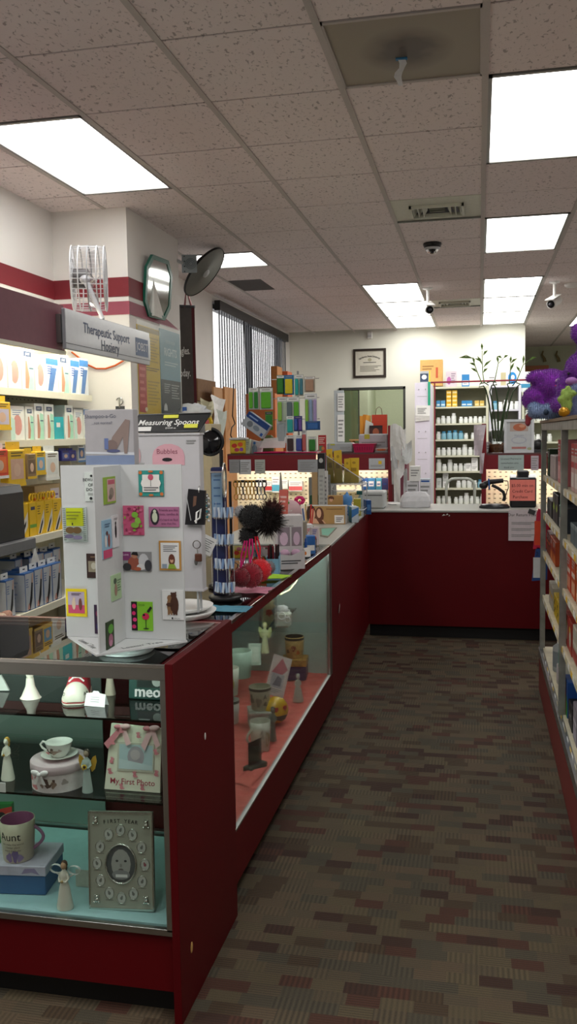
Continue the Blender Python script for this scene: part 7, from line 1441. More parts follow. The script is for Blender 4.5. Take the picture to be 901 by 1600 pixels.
# stock on pegboards: cartons on the little shelf, hung packs
random.seed(5)
cols = [M(h, .5) for h in ('#d8dcd8', '#b03434', '#3c7ca8', '#d8d0b8', '#c85c5c', '#2c5c9c', '#e0dcd4', '#4c9cb4')]
def pegitem(px0, px1, py0, py1, label, mat, spec, d=.06):
    x_, z_, w_, h_ = rect(px0, py0, px1, py1, YP+.24); return carton('medicine_box', label, 'box', (x_, YP+.285, z_), w_*.95, d, h_, mat, spec)
for i, (a, b_, c_, d_, mt_, lab) in enumerate([(400, 412, 748, 760, 0, 'cream medicine box at the left of the lit pegboard'), (412, 424, 752, 768, 1, 'red and white medicine box on the lit pegboard'), (424, 436, 745, 770, 7, 'blue and white medicine box on the lit pegboard'), (437, 449, 750, 764, 6, 'white medicine box right of the blue and white one'), (450, 472, 752, 768, 4, 'wide red striped medicine box at the right of the lit pegboard')]):
    o = pegitem(a, b_, c_, d_, lab, cols[0], [('r', 0, .1, 1, .5, cols[mt_]), ('l', .1, .6, .9, .9, 2, GREY)])
for i, (a, b_, mt_, lab) in enumerate([(564, 574, 5, 'blue medicine carton below the right lit pegboard'), (574, 586, 2, 'blue and white medicine carton beside the blue one'), (587, 596, 7, 'light blue medicine carton left of the dark one'), (596, 607, 5, 'dark violet medicine carton at the post end')]):
    x_, z_, w_, h_ = rect(a, 747, b_, 758, YP+.1); m_ = cols[mt_] if i < 3 else M('#3c3c6c', .5); carton('medicine_box', lab, 'box', (x_, YP+.15, 1.08), w_*.97, .08, PY((a+b_)/2, 747, YP+.15).z-1.08, m_, [('r', .1, .3, .8, .75, WHITE if i < 3 else m_), ('l', .2, .4, .7, .6, 1, BLUE)])
tag(MB().box(-.32, .32, -.08, .1, 0, .02, CREAM).build('stock_ledge', loc=(-1.1, YP+.2, 1.059)), 'cream ledge carrying the blue medicine cartons under the magenta basket', 'shelf')
# bag and photo box by the office window
YW = YF-.02; t = thing('gift_bag', 'orange red gift bag with string handles on the office window ledge', 'bag', (PY(592, 660, YF-.04).x, YF+.02, wz0)); x_, z_, w_, h_ = rect(581, 648, 604, 690, YF)
m = MB(); w_*=1; hh = z_+h_-wz0; m.add([(-w_/2, -.03, 0), (w_/2, -.03, 0), (w_/2, .03, 0), (-w_/2, .03, 0), (-w_/2*1.02, -.04, hh), (w_/2*1.02, -.04, hh), (w_/2*1.02, .04, hh), (-w_/2*1.02, .04, hh)], [(3, 2, 1, 0), (0, 1, 5, 4), (1, 2, 6, 5), (2, 3, 7, 6), (3, 0, 4, 7)], M('#a8341c', .6)); m.build('bag', t)
MB().tube([(-w_*.25, -.04, hh), (-w_*.2, -.04, hh+.08), (0, -.04, hh+.11), (w_*.15, -.04, hh+.08), (w_*.2, -.04, hh)], .004, M('#5c2c1c', .6), 6).build('string_handle', t)
x_, z_, w_, h_ = rect(577, 658, 597, 679, YF-.12); tag(MB().rbox(-w_/2, w_/2, 0, .05, 0, h_, M('#3a1c1c', .5), .002).art(w_, h_, 0, [('e', .5, .5, .25, .3, M('#8c4c34', .6)), ('r', 0, .8, 1, 1, M('#1c1014', .5))]).build('photo_carton', loc=(x_, YF-.14, z_)), 'dark photo carton in front of the orange gift bag', 'box')
x2, z2_, w2, h2 = rect(568, 660, 584, 690, YF-.1); tag(MB().prism([(-w2/2, 0), (w2/2, 0), (w2*.4, h2*.8), (-w2*.3, h2)], .03, M('#b8bcb8', .6)).build('paper_file', loc=(x2, YF-.1, z_-.06)), 'pale paper file leaning behind the dark photo carton', 'file')
tag(MB().box(-.35, .35, -.08, .18, 0, .02, WOOD).box(-.33, -.3, -.06, .15, -(z_-.06), 0, WOOD).box(.3, .33, -.06, .15, -(z_-.06), 0, WOOD).build('side_table', loc=(x_, YF-.22, z_-.0805)), 'wooden side table below the office window', 'table')
for o_ in ('photo_carton', 'paper_file'): bpy.data.objects[o_].location.z = z_-.06
for i, (a, b_, c_) in enumerate([(562, 567, 650), (567, 572, 648), (572, 577, 649)]): 
    x_, z_, w_, h_ = rect(a, c_, b_, 690, YF+.05); tag(MB().rbox(-w_/2, w_/2, 0, .2, 0, z_+h_-wz0, M(['#c8862c', '#b8741c', '#d0943c'][i], .6), .002).build('envelope_stack', loc=(x_, YF+.03, wz0+.0006)), ['left of three orange brown envelopes standing on the window ledge', 'middle of three orange brown envelopes standing on the window ledge', 'right of three orange brown envelopes standing on the window ledge'][i], 'envelope')
# door leaf and papers beside the office window
x_, z_, w_, h_ = rect(522, 610, 537, 700, YF-.3); tag(MB().rbox(-w_/2, w_/2, 0, .03, 0, z_+h_, M('#b4bcc0', .5), .003).build('pale_board', loc=(x_, YF-.3, 0)), 'pale blue grey panel standing left of the office window', 'panel')
for i, (c_, d_) in enumerate([(614, 642), (648, 690)]): note(527, 538, c_, d_, ['upper sheet taped to the pale panel by the office window', 'lower sheets taped to the pale panel by the office window'][i], PAPER, Y=YF-.31)
# diploma
x_, z_, w_, h_ = rect(552, 545, 603, 590, YF)
t = thing('diploma', 'dark framed diploma hanging on the far wall above the office window', 'framed certificate', (x_, YF-.001, z_))
FD = M('#2a201a', .4); m = MB()
for q in ((-w_/2, w_/2, 0, .03), (-w_/2, w_/2, h_-.03, h_), (-w_/2, -w_/2+.03, .03, h_-.03), (w_/2-.03, w_/2, .03, h_-.03)): m.box(q[0], q[1], -.025, 0, q[2], q[3], FD)
m.build('frame', t, 'dark wooden frame')
m = MB(); m.box(-w_/2+.02, w_/2-.02, -.008, 0, .02, h_-.02, M('#cfcbbd', .6)); m.art(w_, h_, -.008, [('l', .2, .2, .85, .42, 5, M('#6c685c', .6)), ('e', .5, .62, .06, .06, M('#a8a48c', .6)), ('l', .3, .5, .7, .55, 1, DGREY)])
for i, ch in enumerate('California State University'): a_ = (i-13)*.052; m.T = TR(w_*.36*math.sin(a_*1.1)*1.25, 0, h_*.36+h_*.38*math.cos(a_*1.0), ry=a_*.8); m.text(ch, 0, 0, .034, INK, -.0105, True)
m.T = TR(); m.build('certificate', t, 'printed certificate')
# boxes on top of the bottle shelving
def topbox(px0, px1, py0, py1, label, mat, spec, Y=12.02, d=.15, name='stored_box', z=2.1906):
    return stand(px0, px1, py0, py1, Y, d, name, label, 'box', mat, spec, z=z)
topbox(656, 691, 562, 600, 'brown cardboard box on top of the lilac cabinet and bottle shelving', KRAFT, [('l', .1, .5, .6, .8, 3, M('#8c6430', .6)), ('r', .7, .3, .8, .7, M('#b04c2c', .6))], d=.2, Y=12.08, z=max(2.1906, ZTOW+.0006))
topbox(656, 672, 580, 600, 'small black and white pictured box before the cardboard box', M('#a8acb0', .5), [('r', .0, .1, .8, .8, M('#2c3c54', .5)), ('e', .4, .5, .25, .2, WHITE), ('r', .85, 0, 1, 1, YELLOW)], d=.06, Y=11.3, z=ZTOW+.0006)
topbox(696, 713, 580, 600, 'white box with a pink circle on the bottle shelving', M('#c8bcc4', .5), [('e', .3, .4, .2, .25, M('#b05c9c', .5)), ('l', .5, .2, .9, .9, 5, M('#8c7c8c', .5))], d=.1)
topbox(721, 733, 585, 600, 'blue medicine box on the bottle shelving', M('#2c7cb8', .5), [('r', .1, .1, .9, .5, WHITE), ('l', .2, .2, .8, .4, 2, M('#1c4c8c', .5))], d=.08)
topbox(761, 775, 582, 600, 'white carton behind the bamboo leaves on the shelf top', WHITE, [('l', .2, .3, .8, .7, 2, GREY)], d=.1)
topbox(782, 790, 582, 600, 'slim tan carton on the shelf top', M('#b8b08c', .5), [], d=.08)
topbox(792, 808, 577, 600, 'white packet with a large blue emblem on the shelf top', M('#d4dce4', .5), [('e', .5, .45, .42, .38, M('#1c84c8', .5)), ('e', .55, .5, .18, .15, WHITE)], d=.08)
topbox(812, 828, 581, 600, 'pale carton with a blue strip on the shelf top by the plush toys', M('#d8dce0', .5), [('r', 0, .2, 1, .4, M('#3c8cb4', .5))], d=.1, z=2.1006)
stand(672, 845, 594, 597, 11.4, .012, 'red_rail', 'dark red rail running along the front of the shelf tops', 'rail', M('#7c2030', .5), z=PY(750, 597, 11.4).z)
o = bpy.data.objects['red_rail']
for i, xx in enumerate((-.62,)): MB().tube([(xx, .006, -o.location.z), (xx, .006, 0)], .01, M('#7c2030', .5), 6).build('rail_post', o)
x_, z_, w_, h_ = rect(820, 571, 857, 584, 15.4); tag(MB().rbox(-w_/2, w_/2, 0, .3, 0, h_, M('#8c5430', .6), .003).build('stored_box', loc=(x_, 15.42, z_)), 'long brown box on the cabinet in the recess', 'box')
tag(MB().rbox(-1.0, 1.0, 0, .36, 0, z_-.0005, M('#b9b29c', .6), .003).build('tall_cabinet', loc=(1.63, 15.4, 0)), 'pale tall cabinet against the recess wall', 'cabinet')
for i, px in enumerate((848, 870)):
    q = PY(px, 556, 15.75); m = MB(); m.tube([(0, 0, .08), (-.02, -.01, .02), (.02, -.02, -.05), (.03, -.01, -.1)], .012, M('#7c6c44', .6), 8, r1=.03); tag(m.build('wall_ornament', loc=q), ['left', 'right'][i]+' of two small brown ornaments on the recess wall', 'ornament')
# ================================================================== PILL BOTTLES
def mk_bottle(mat, capm, label_, h=.12, r=.032, box=False):
    t = thing('pill_bottle', label_, 'bottle', (0, 0, 0))
    m = MB(); m.lathe([(r*.92, 0), (r, .006), (r, h*.7), (r*.6, h*.8)], mat, 12); m.build('bottle', t)
    m = MB(); m.lathe([(r*.75, h*.79), (r*.75, h), (0, h)], capm, 12); m.build('cap', t)
    return t
def mk_label(t, lm):
    pass
PBW = M('#dfe2de', .4); PBB = M('#7fb0c4', .4); CAPW2 = M('#eceeec', .4)
protos = {}
def bottle(x, y, z, kind, h, r, label, group):
    key = (kind, round(h, 2)); 
    if key not in protos:
        protos[key] = mk_bottle(PBB if kind == 'b' else PBW, M('#3c84a8', .4) if kind == 'b' else CAPW2, label, .12, .032); p_ = protos[key]
    else: p_ = dup(protos[key])
    p_.location = (x, y, z); p_.scale = (r/.032, r/.032, h/.12); p_['label'] = label; p_['group'] = group; return p_
random.seed(21)
def row(x0, x1, z, pattern, ordn, shelfname):
    x = x0; n_ = 0
    for ch in pattern:
        if x > x1: break
        if ch in 'sSmMLb':
            h, r = {'s': (.085, .028), 'S': (.10, .031), 'm': (.13, .033), 'M': (.15, .036), 'L': (.2, .045), 'b': (.115, .034)}[ch]
            h *= random.uniform(.94, 1.06); kind = 'b' if ch == 'b' else 'w'
            word = {'s': 'short white', 'S': 'small white', 'm': 'white', 'M': 'tall white', 'L': 'largest white', 'b': 'blue capped'}[ch]
            bottle(x+r, ysf+.07+random.uniform(0, .03), z+.0005, kind, h, r, '%s pill bottle on the %s shelf of the %s' % (word, ordn, shelfname), '%s bottles on the %s shelf of the %s' % (word, ordn, shelfname)); x += 2*r+.006
        elif ch == ' ': x += .03
ord_ = ['top', 'second', 'third', 'fourth', 'fifth', 'sixth', 'seventh', 'lowest visible']
U = 'beige shelving'
row(-.565, .07, 1.71, 'sSSm ssssssSSmMmS', 'third', U)
row(-.565, .07, 1.498, 'Sbbbbs ss bLSSSbb', 'fourth', U)
row(-.565, .09, 1.285, 'SSSSSMSSSSSSS', 'fifth', U)
row(-.565, -.11, 1.075, 'MSMSSSSM', 'sixth', U)
row(-.30, .09, .85, 'SmmSbbb', 'seventh', U)
row(-.565, .09, .635, 'SSS sSMSSmSS', 'lowest visible', U)
# back row short bottles on third shelf are left to the cluster of taller ones
def sbox(px0, px1, py0, z, label, mat, spec=(), d=.08, name='medicine_box'): return stand(px0, px1, py0, 0, 12.04, d, name, label, 'box', mat, spec, z=z)
YB2 = M('#d8a41c', .5)
for i, (a, b_, lv, lab) in enumerate([(697, 705, 0, 'lowest left'), (706, 714, 0, 'lowest right'), (697, 705, 1, 'second left'), (706, 714, 1, 'second right'), (697, 705, 2, 'third left'), (706, 714, 2, 'third right'), (697, 705, 3, 'topmost left'), (706, 714, 3, 'topmost right')]):
    x_, _, w_, _ = rect(a, 620, b_, 630, 12.05); carton('yellow_pill_box', lab+' box of the yellow stack on the top shelf of the bottle shelving', 'box', (x_, 12.07, 1.9306+.054*lv), w_*.97, .07, .052, [YB2, M('#e0b430', .5), M('#a87424', .5)][(i+lv) % 3], [('r', .1, .3, .9, .7, M('#e8d89c', .5))])
for a, b_, mt_, lab in [(681, 687, '#3c84b4', 'first blue box at the left of the yellow stack'), (688, 695, '#4c8cb8', 'second blue box at the left of the yellow stack'), (721, 729, '#2c7cb8', 'left of two blue boxes right of the yellow stack'), (729, 738, '#3484bc', 'right of two blue boxes right of the yellow stack'), (742, 749, '#d0b05c', 'left of two tan yellow boxes at the end of the top shelf'), (750, 757, '#c8a850', 'right of two tan yellow boxes at the end of the top shelf')]: sbox(a, b_, 626, 1.9306, lab, M(mt_, .5), [('r', .1, .2, .9, .45, M('#c8d8e0', .5) if mt_ < '#9' else M('#e0d4a4', .5))])
sbox(728, 736, 724, 1.0756, 'white box below the taller one at the right of the sixth shelf', WHITE, [('l', .1, .3, .9, .8, 3, GREY)]); sbox(737, 747, 727, 1.0756, 'lower of two stacked white boxes on the sixth shelf', WHITE, [('l', .1, .3, .9, .8, 3, GREY)])
o = sbox(737, 747, 716, 1.0756, 'upper of two stacked white boxes on the sixth shelf', WHITE, [('l', .1, .3, .9, .8, 3, GREY)]); o.location.z = PY(742, 727, 12.04).z+.001; o.scale.z = .6
for n_ in bpy.data.objects:
    pass
sbox(681, 689, 747, .8506, 'white square box at the left of the seventh shelf', M('#c8ccc8', .5), [('l', .2, .3, .8, .7, 3, GREY)]); sbox(691, 701, 760-8, .8506, 'lower of two stacked pale boxes on the seventh shelf', WHITE, [('l', .2, .3, .8, .7, 3, GREY)]); o = sbox(691, 700, 749, .8506, 'upper of two stacked pale boxes on the seventh shelf', M('#c4c8c4', .5), [('l', .2, .3, .8, .7, 3, GREY)]); o.location.z = PY(696, 752, 12.04).z+.002
U = 'narrow bluish shelving'
for z, pat, od in ((1.88, 'bSmSSm', 'upper'), (1.63, 'mSSSsS', 'second'), (1.4, 'SSmmSS', 'third'), (1.17, 'SmSSmS', 'fourth')): row(.165, .49, z, pat, od, U)
U = 'pale shelving at the right'
for z, pat, od in ((1.72, 'MSmSM', 'upper'), (1.45, 'SmSMS', 'second'), (1.2, 'MSSmS', 'third')): row(.58, .95, z, pat, od, U)
# ================================================================== BOARDS under the blinds and wall clutter
CARD = M('#b78a60', .7, var=.06); 
def board(px0, px1, py0, py1, X, label, mat, name='cardboard_sheet', th=.02, zb=None):
    y0, y1 = PX(px0, (py0+py1)/2, X).y, PX(px1, (py0+py1)/2, X).y; z1 = PX((px0+px1)/2, py0, X).z; z0 = PX((px0+px1)/2, py1, X).z if zb is None else zb
    return tag(MB().rbox(0, th, -(y1-y0)/2, (y1-y0)/2, 0, z1-z0, mat, .002).build(name, loc=(X, (y0+y1)/2, z0)), label, 'board')
board(332, 349, 606, 720, -2.5, 'tan cardboard panel left of the blinds gap', CARD, zb=0); board(349, 367, 606, 720, -2.48, 'wider orange tan cardboard panel leaning before the blinds', M('#c08c5c', .7, var=.06), zb=0)
board(306, 334, 594, 628, -2.6, 'brown cork strip on the wall left of the blinds', M('#7c5c40', .8, var=.15), 'cork_board')
board(306, 332, 629, 700, -2.6, 'cream notice board under the cork strip', M('#c4b898', .7), 'notice_board')
for i, (a, b_, c_, d_, mt_) in enumerate([(329, 350, 620, 672, PAPER), (337, 350, 640, 700, M('#c4ccc4', .7)), (318, 330, 625, 660, M('#c8c4a4', .7)), (322, 328, 650, 668, YELLOW)]):
    X = -2.45; y0, y1 = PX(a, 650, X).y, PX(b_, 650, X).y; z1, z0 = PX((a+b_)/2, c_, X).z, PX((a+b_)/2, d_, X).z; m = MB(); vs = []
    for j in range(6):
        for k in range(5): u, v = k/4, j/5; vs.append((.03*math.sin(u*4+v*3+i), (u-.5)*(y1-y0)*(1-.2*(1-v)), v*(z1-z0)+.02*math.sin(u*5+i)))
    m.add(vs, [(j*5+k, j*5+k+1, j*5+k+6, j*5+k+5) for j in range(5) for k in range(4)], mt_); tag(m.build('pinned_paper', loc=(X, (y0+y1)/2, z0)), ['largest crumpled sheet pinned beside the cardboard panels', 'greenish sheet hanging below the crumpled one', 'cream sheet pinned on the notice board', 'small yellow slip on the notice board'][i], 'paper')
pts = [PX(*q, -2.42) for q in ((365, 600), (364, 630), (363, 650), (367, 662), (362, 668), (360, 680), (364, 688))]
tag(MB().tube([tuple(q-pts[0]) for q in pts], .006, BLACK, 6).build('power_cable', loc=pts[0]), 'black cable hanging down the wider cardboard panel', 'cable')
# white and red bags behind the sign
a = PY(302, 645, 6.0); t = thing('folded_bag', 'white plastic bag with blue print on the shelf behind the spoon sign', 'bag', (a.x, 6.0, a.z-.05)); MB().ell((0, 0, .06), (.1, .06, .05), M('#d4d8dc', .5), 16, 10, jit=.6).build('bag', t); MB().box(-.06, -.03, -.06, -.055, .06, .09, BLUE).build('blue_print', t)
z_ = a.z-.05; o = tag(MB().rbox(-.09, .09, -.08, .08, -.03, 0, M('#b01c24', .5), .004).build('red_tray', loc=(a.x+.0, 6.0, z_)), 'red flat tray under the white bag', 'tray')
tag(MB().rbox(-.1, .16, -.12, .12, 0, z_-.0305, M('#b4a88c', .6), .004).build('filing_cabinet', loc=(a.x, 6.02, 0)), 'tan filing cabinet behind the novelty stand', 'cabinet')
# orange cardboard boxes behind the blister spinner
for i, (a, b_, c_, Yq) in enumerate([(384, 430, 615, 9.3), (424, 434, 572, 9.6), (434, 450, 580, 9.9), (402, 440, 604, 10.2)]):
    x_, z_, w_, h_ = rect(a, c_, b_, 700, Yq); tag(MB().rbox(-w_/2, w_/2, 0, .25, 0, z_+h_-.0, [M('#b4683c', .7), M('#a8703c', .7), M('#b45830', .7), M('#d0ccc8', .6)][i], .004).build('tall_carton', loc=(x_, Yq, 0)), ['wide orange brown carton behind the green packs', 'narrow tan carton sticking up behind the rack top', 'orange carton right of the narrow tan one', 'pale carton farthest behind the green packs'][i], 'box')
# ================================================================== FAR COUNTER RIGHT: scanner, printer, notices, bamboo
YQ = 7.1
t = thing('barcode_scanner', 'black handheld scanner on a curved stand on the far counter', 'scanner', (PY(772, 785, YQ).x, YQ, TOPZ+.0006))
s = YQ/1386.4
def q_(px, py): p = PY(px, py, YQ); return (p.x-t.location.x, 0, p.z-TOPZ)
m = MB(); m.lathe([(.115, 0), (.118, .01), (.10, .03), (0, .034)], M('#1c1e22', .3), 28, sy=.75); m.build('base', t)
m = MB(); m.tube([q_(786, 783), q_(788, 776), q_(786, 769), q_(778, 763), q_(768, 758)], .012, BLACK, 8); m.build('neck', t)
m = MB(); m.tube([q_(753, 761), q_(758, 756), q_(766, 753), q_(776, 752), q_(786, 751)], .024, BLACK, 10, r1=.017); m.ell(q_(755, 759), (.034, .03, .026), BLACK); m.build('scanner_head', t)
m = MB(); m.tube([(q_(763, 752)[0], -.01, q_(763, 750)[2]+.01), (q_(764, 760)[0], -.03, q_(764, 764)[2])], .007, M('#1c4c8c', .5), 6); m.build('blue_tape', t)
m = MB(); m.tube([q_(786, 751), q_(793, 752), q_(794, 762), q_(790, 772), q_(789, 782)], .004, BLACK, 6); m.build('cord', t)
# till printer with coral notice
x_, z_, w_, h_ = rect(797, 736, 838, 791, 7.12)
t = thing('till_printer', 'black till printer with two lit white panels on the far counter', 'printer', (x_, 7.14, TOPZ+.0006)); h_ = z_+h_-TOPZ
MB().rbox(-w_/2, w_/2, 0, .2, 0, h_*.82, M('#17181b', .35), .01).rbox(-w_*.22, w_*.22, .02, .16, h_*.8, h_, M('#1c1d20', .35), .008).build('housing', t)
for a, b_ in ((-.5, -.28), (.2, .5)): MB().box(w_*a, w_*b_, .0, .12, h_*.82, h_*.87, M('#f0f2f0', .5, emit=.6)).build('light_panel', t, 'bright white panel')
x2, z2_, w2, h2 = rect(796, 750, 836, 783, 7.1)
tag(MB().box(-w2/2, w2/2, -.002, 0, 0, h2, M('#ee8478', .7)).art(w2, h2, -.002, [('t', '$5.00 min on', .5, .72, .19, M('#5c1c20', .7)), ('t', 'Credit Card', .5, .45, .19, M('#5c1c20', .7)), ('t', 'Purchase', .42, .18, .19, M('#5c1c20', .7))]).build('coral_notice', loc=(x2, 7.135, z2_)), 'coral notice about card purchases taped to the black till printer', 'notice')
x2, z2_, w2, h2 = rect(794, 797, 840, 845, 6.86)
m = MB(); m.box(-w2/2, w2/2, -.0015, 0, 0, h2, M('#cdc3c8', .7)).art(w2, h2, -.0015, [('t', 'Our Return Policy', .5, .84, .13, INK)]+[('l', .1, .12+.2*i, .9, .22+.2*i, 2, GREY) for i in range(3)]); m.T = TR(.06, -.002, h2*.86, ry=.35); m.box(-.03, .02, -.0015, 0, 0, .035, DGREY)
tag(m.build('policy_notice', loc=(x2, 6.8615, z2_)), 'white return policy notice hanging on the front of the far counter', 'notice')
# plus small panel patch scuffs on the counter front
x2, z2_, w2, h2 = rect(778, 711, 818, 735, YP); tag(MB().box(-w2/2, w2/2, -.0015, 0, 0, h2, M('#a9bab8', .7)).art(w2, h2, -.0015, [('t', 'Licensed Pharmacist', .5, .75, .16, DGREY), ('t', 'consultation area', .45, .48, .16, DGREY), ('t', 'thank you', .42, .2, .16, DGREY)]).build('paper_note', loc=(x2, YP-.003, z2_)), 'pale green lined note on the header below the white picture frame', 'note')
x2, z2_, w2, h2 = rect(829, 712, 841, 735, YP); tag(MB().box(-w2/2, w2/2, -.0015, 0, 0, h2, M('#b8aeb8', .7)).art(w2, h2, -.0015, [('l', .1, .1, .9, .9, 5, GREY)]).build('paper_note', loc=(x2, YP-.003, z2_)), 'narrow lilac note on the header left of the aisle shelving', 'note')
# white picture frame and vase on the partition
ZP3 = 1.4055
x2, z2_, w2, h2 = rect(787, 655, 834, 709, YP+.06); h2 = z2_+h2-ZP3
t = thing('framed_notice', 'white framed notice with a baby picture standing on the partition', 'framed notice', (x2, YP+.07, ZP3))
m = MB()
for q in ((-w2/2, w2/2, 0, .022), (-w2/2, w2/2, h2-.022, h2), (-w2/2, -w2/2+.022, .022, h2-.022), (w2/2-.022, w2/2, .022, h2-.022)): m.box(q[0], q[1], -.012, .01, q[2], q[3], M('#d4d8dc', .4))
m.build('frame', t); MB().box(-w2/2+.02, w2/2-.02, -.002, .002, .02, h2-.02, M('#c2c6c8', .6)).art(w2, h2, -.002, [('r', .2, .64, .8, .92, M('#b4a49c', .6)), ('e', .52, .76, .22, .11, M('#b8694c', .6)), ('e', .6, .8, .1, .05, M('#d09478', .6)), ('t', 'Welcome', .5, .52, .07, M('#8c94a4', .6)), ('e', .5, .38, .26, .11, M('#b0b4c0', .6)), ('e', .5, .38, .22, .08, M('#c2c6c8', .6)), ('r', .26, .12, .74, .18, M('#b87c78', .6)), ('e', .85, .12, .08, .04, M('#a8ac8c', .6))]).build('poster_insert', t)
xb = PY(776, 700, YP+.1).x; t = thing('lucky_bamboo', 'tall curled bamboo stems with thin leaves in a glass vase on the partition', 'plant', (xb, YP+.1, ZP3))
def qb(px, py, dy=0): p = PY(px, py, YP+.1+dy); return (p.x-xb, dy, p.z-ZP3)
vh = qb(776, 673)[2]
MB().lathe([(.07, 0), (.075, .01), (.07, vh*.5), (.076, vh)], PLAST, 24, cap=False).build('glass_vase', t)
m = MB(); m.lathe([(.066, .006), (.066, vh*.38), (0, vh*.42)], M('#7c4c24', .6, var=.5, scale=60), 20)
for i in range(16): m.ell((.054*math.cos(i*1.7), .054*math.sin(i*1.7), vh*(.1+.02*i)), .012, [M('#8c5c2c', .6), M('#a8843c', .6), M('#5c3c24', .6)][i % 3], 8, 6)
m.build('pebbles', t, 'brown pebbles')
ST = M('#2e4322', .5); LF = M('#5c7c34', .5); 
stems = [[(772, 690), (768, 660), (764, 632), (759, 610), (755, 603), (748, 605), (750, 599), (757, 598), (763, 602)], [(775, 690), (773, 660), (769, 630), (765, 612), (768, 602), (776, 601), (774, 597), (766, 596), (760, 598)], [(778, 690), (778, 655), (777, 625), (774, 606), (770, 600), (772, 595)], [(782, 690), (786, 655), (791, 625), (795, 608), (792, 600), (800, 598), (806, 596), (800, 603)], [(784, 690), (790, 655), (796, 628), (801, 612), (808, 604), (812, 600), (806, 598)], [(780, 690), (783, 660), (788, 632), (793, 612)]]
for i, S in enumerate(stems):
    m = MB(); pts = [qb(a, b_, .03*math.sin(i*1.9)*(1 if k > 0 else .2)) for k, (a, b_) in enumerate(S)]; m.tube(pts, .0075, ST, 7, r1=.005)
    m.build('stem', t)
def leafy(S, leaves, i):
    m = MB(); pts = [qb(a, b_, .03*math.sin(i*2.3+k*.5)) for k, (a, b_) in enumerate(S)]; m.tube(pts, .005, LF, 6, r1=.003)
    for (a, b_, c_, d_) in leaves:
        p0, p1 = Vector(qb(a, b_)), Vector(qb(c_, d_, .02)); d = p1-p0; n_ = Vector((-d.z, 0, d.x)).normalized()*.011; mid = p0+d*.45+Vector((0, -.01, .008))
        m.add([tuple(p0), tuple(mid+n_), tuple(p1), tuple(mid-n_)], [(0, 1, 2, 3)], LF)
    m.build('leafy_shoot', t)
leafy([(756, 598), (754, 585), (753, 565), (753, 548)], [(753, 548, 752, 536), (754, 556, 762, 547), (753, 570, 745, 556), (754, 575, 768, 562), (754, 583, 762, 575), (753, 566, 741, 560)], 1)
leafy([(752, 598), (744, 578), (738, 560), (728, 555), (718, 559)], [(738, 560, 716, 559), (742, 572, 733, 567), (745, 582, 735, 575), (741, 568, 738, 558)], 2)
leafy([(772, 597), (775, 583), (778, 568), (786, 560)], [(786, 560, 794, 555), (778, 568, 776, 556), (784, 560, 776, 557)], 3)
leafy([(806, 597), (812, 582), (817, 570), (826, 563)], [(826, 563, 838, 558), (817, 570, 818, 554), (812, 582, 806, 572)], 4)
leafy([(795, 600), (797, 580), (797, 568)], [(797, 568, 808, 560), (797, 568, 798, 556), (797, 580, 803, 566)], 5)
leafy([(835, 600), (834, 580)], [(834, 582, 833, 560), (836, 582, 837, 561)], 6) if 0 else None
# black reel on partition right
t = thing('tape_dispenser', 'dark rounded device on the partition behind the shelving post', 'device', (PY(840, 690, YP+.15).x, YP+.15, ZP3)); MB().ell((0, 0, .06), (.06, .05, .06), BLACK).box(-.05, .05, -.04, .04, 0, .03, DGREY).build('housing', t)
for i, (a, b_, c_, lab) in enumerate([(760, 767, 690, 'white bottle left of the bamboo vase'), (834, 842, 696, 'white packet right of the white picture frame')]): stand(a, b_, c_, 0, YP+.12, .05, 'white_packet', lab, 'packet', WHITE, [('l', .2, .3, .8, .7, 2, GREY)], z=ZP3, bev=.008)
# ================================================================== PLUSH TOYS on the aisle shelving
ZT = 1.6565
def plush(name, label, loc, balls, mat, rz=0, vox=.011, fur=2600, L=.016, seed=1, extra=None, sm=.6):
    """one continuous furry body grown from overlapping masses"""
    t = thing(name, label, 'plush toy', loc, rz)
    m = MB()
    for c_, r_ in balls: m.ell(c_, r_, mat, 18, 12)
    o = m.build('body', t); md = o.modifiers.new('r', 'REMESH'); md.mode = 'VOXEL'; md.voxel_size = vox; sm_ = o.modifiers.new('s', 'SMOOTH'); sm_.factor = sm; sm_.iterations = 4
    bpy.context.view_layer.update(); dg = bpy.context.evaluated_depsgraph_get(); me = bpy.data.meshes.new_from_object(o.evaluated_get(dg)); o.modifiers.clear(); o.data = me
    me.polygons.foreach_set('use_smooth', [True]*len(me.polygons)); me.materials.clear(); me.materials.append(mat)
    rnd = random.Random(seed); vs = []; fs = []; P_ = me.polygons; n_ = len(P_)
    for i in range(fur):
        p = P_[rnd.randrange(n_)]; c_ = p.center; nn_ = p.normal; k = Vector((rnd.gauss(0, 1), rnd.gauss(0, 1), rnd.gauss(0, 1))); tt = nn_.cross(k)
        if tt.length < .01: continue
        tt = tt.normalized()*.0011; e = c_+(nn_+.5*k*.4+Vector((0, 0, -.25))).normalized()*L*rnd.uniform(.5, 1.1); b = len(vs); c0 = c_-nn_*.003+k*.003
        vs += [tuple(c0-tt), tuple(c0+tt), tuple(e)]; fs.append((b, b+1, b+2))
    f = MB(); f.add(vs, fs, mat); f.build('fur', o)['kind'] = 'stuff'
    if extra:
        for nm, fn, lb in extra: q = MB(); fn(q); q.build(nm, t, lb)
    return t
PUR = M('#8422a8', .9, var=.2, scale=14, sheen=.5); PUR2 = M('#741e9c', .9, var=.2, scale=14, sheen=.5)
YT1 = 5.2
pc = PY(858, 602, YT1); k = YT1/1386.4
def bp(px, py, dy=0): p = PY(px, py, YT1); return (p.x-pc.x, dy, p.z-ZT)
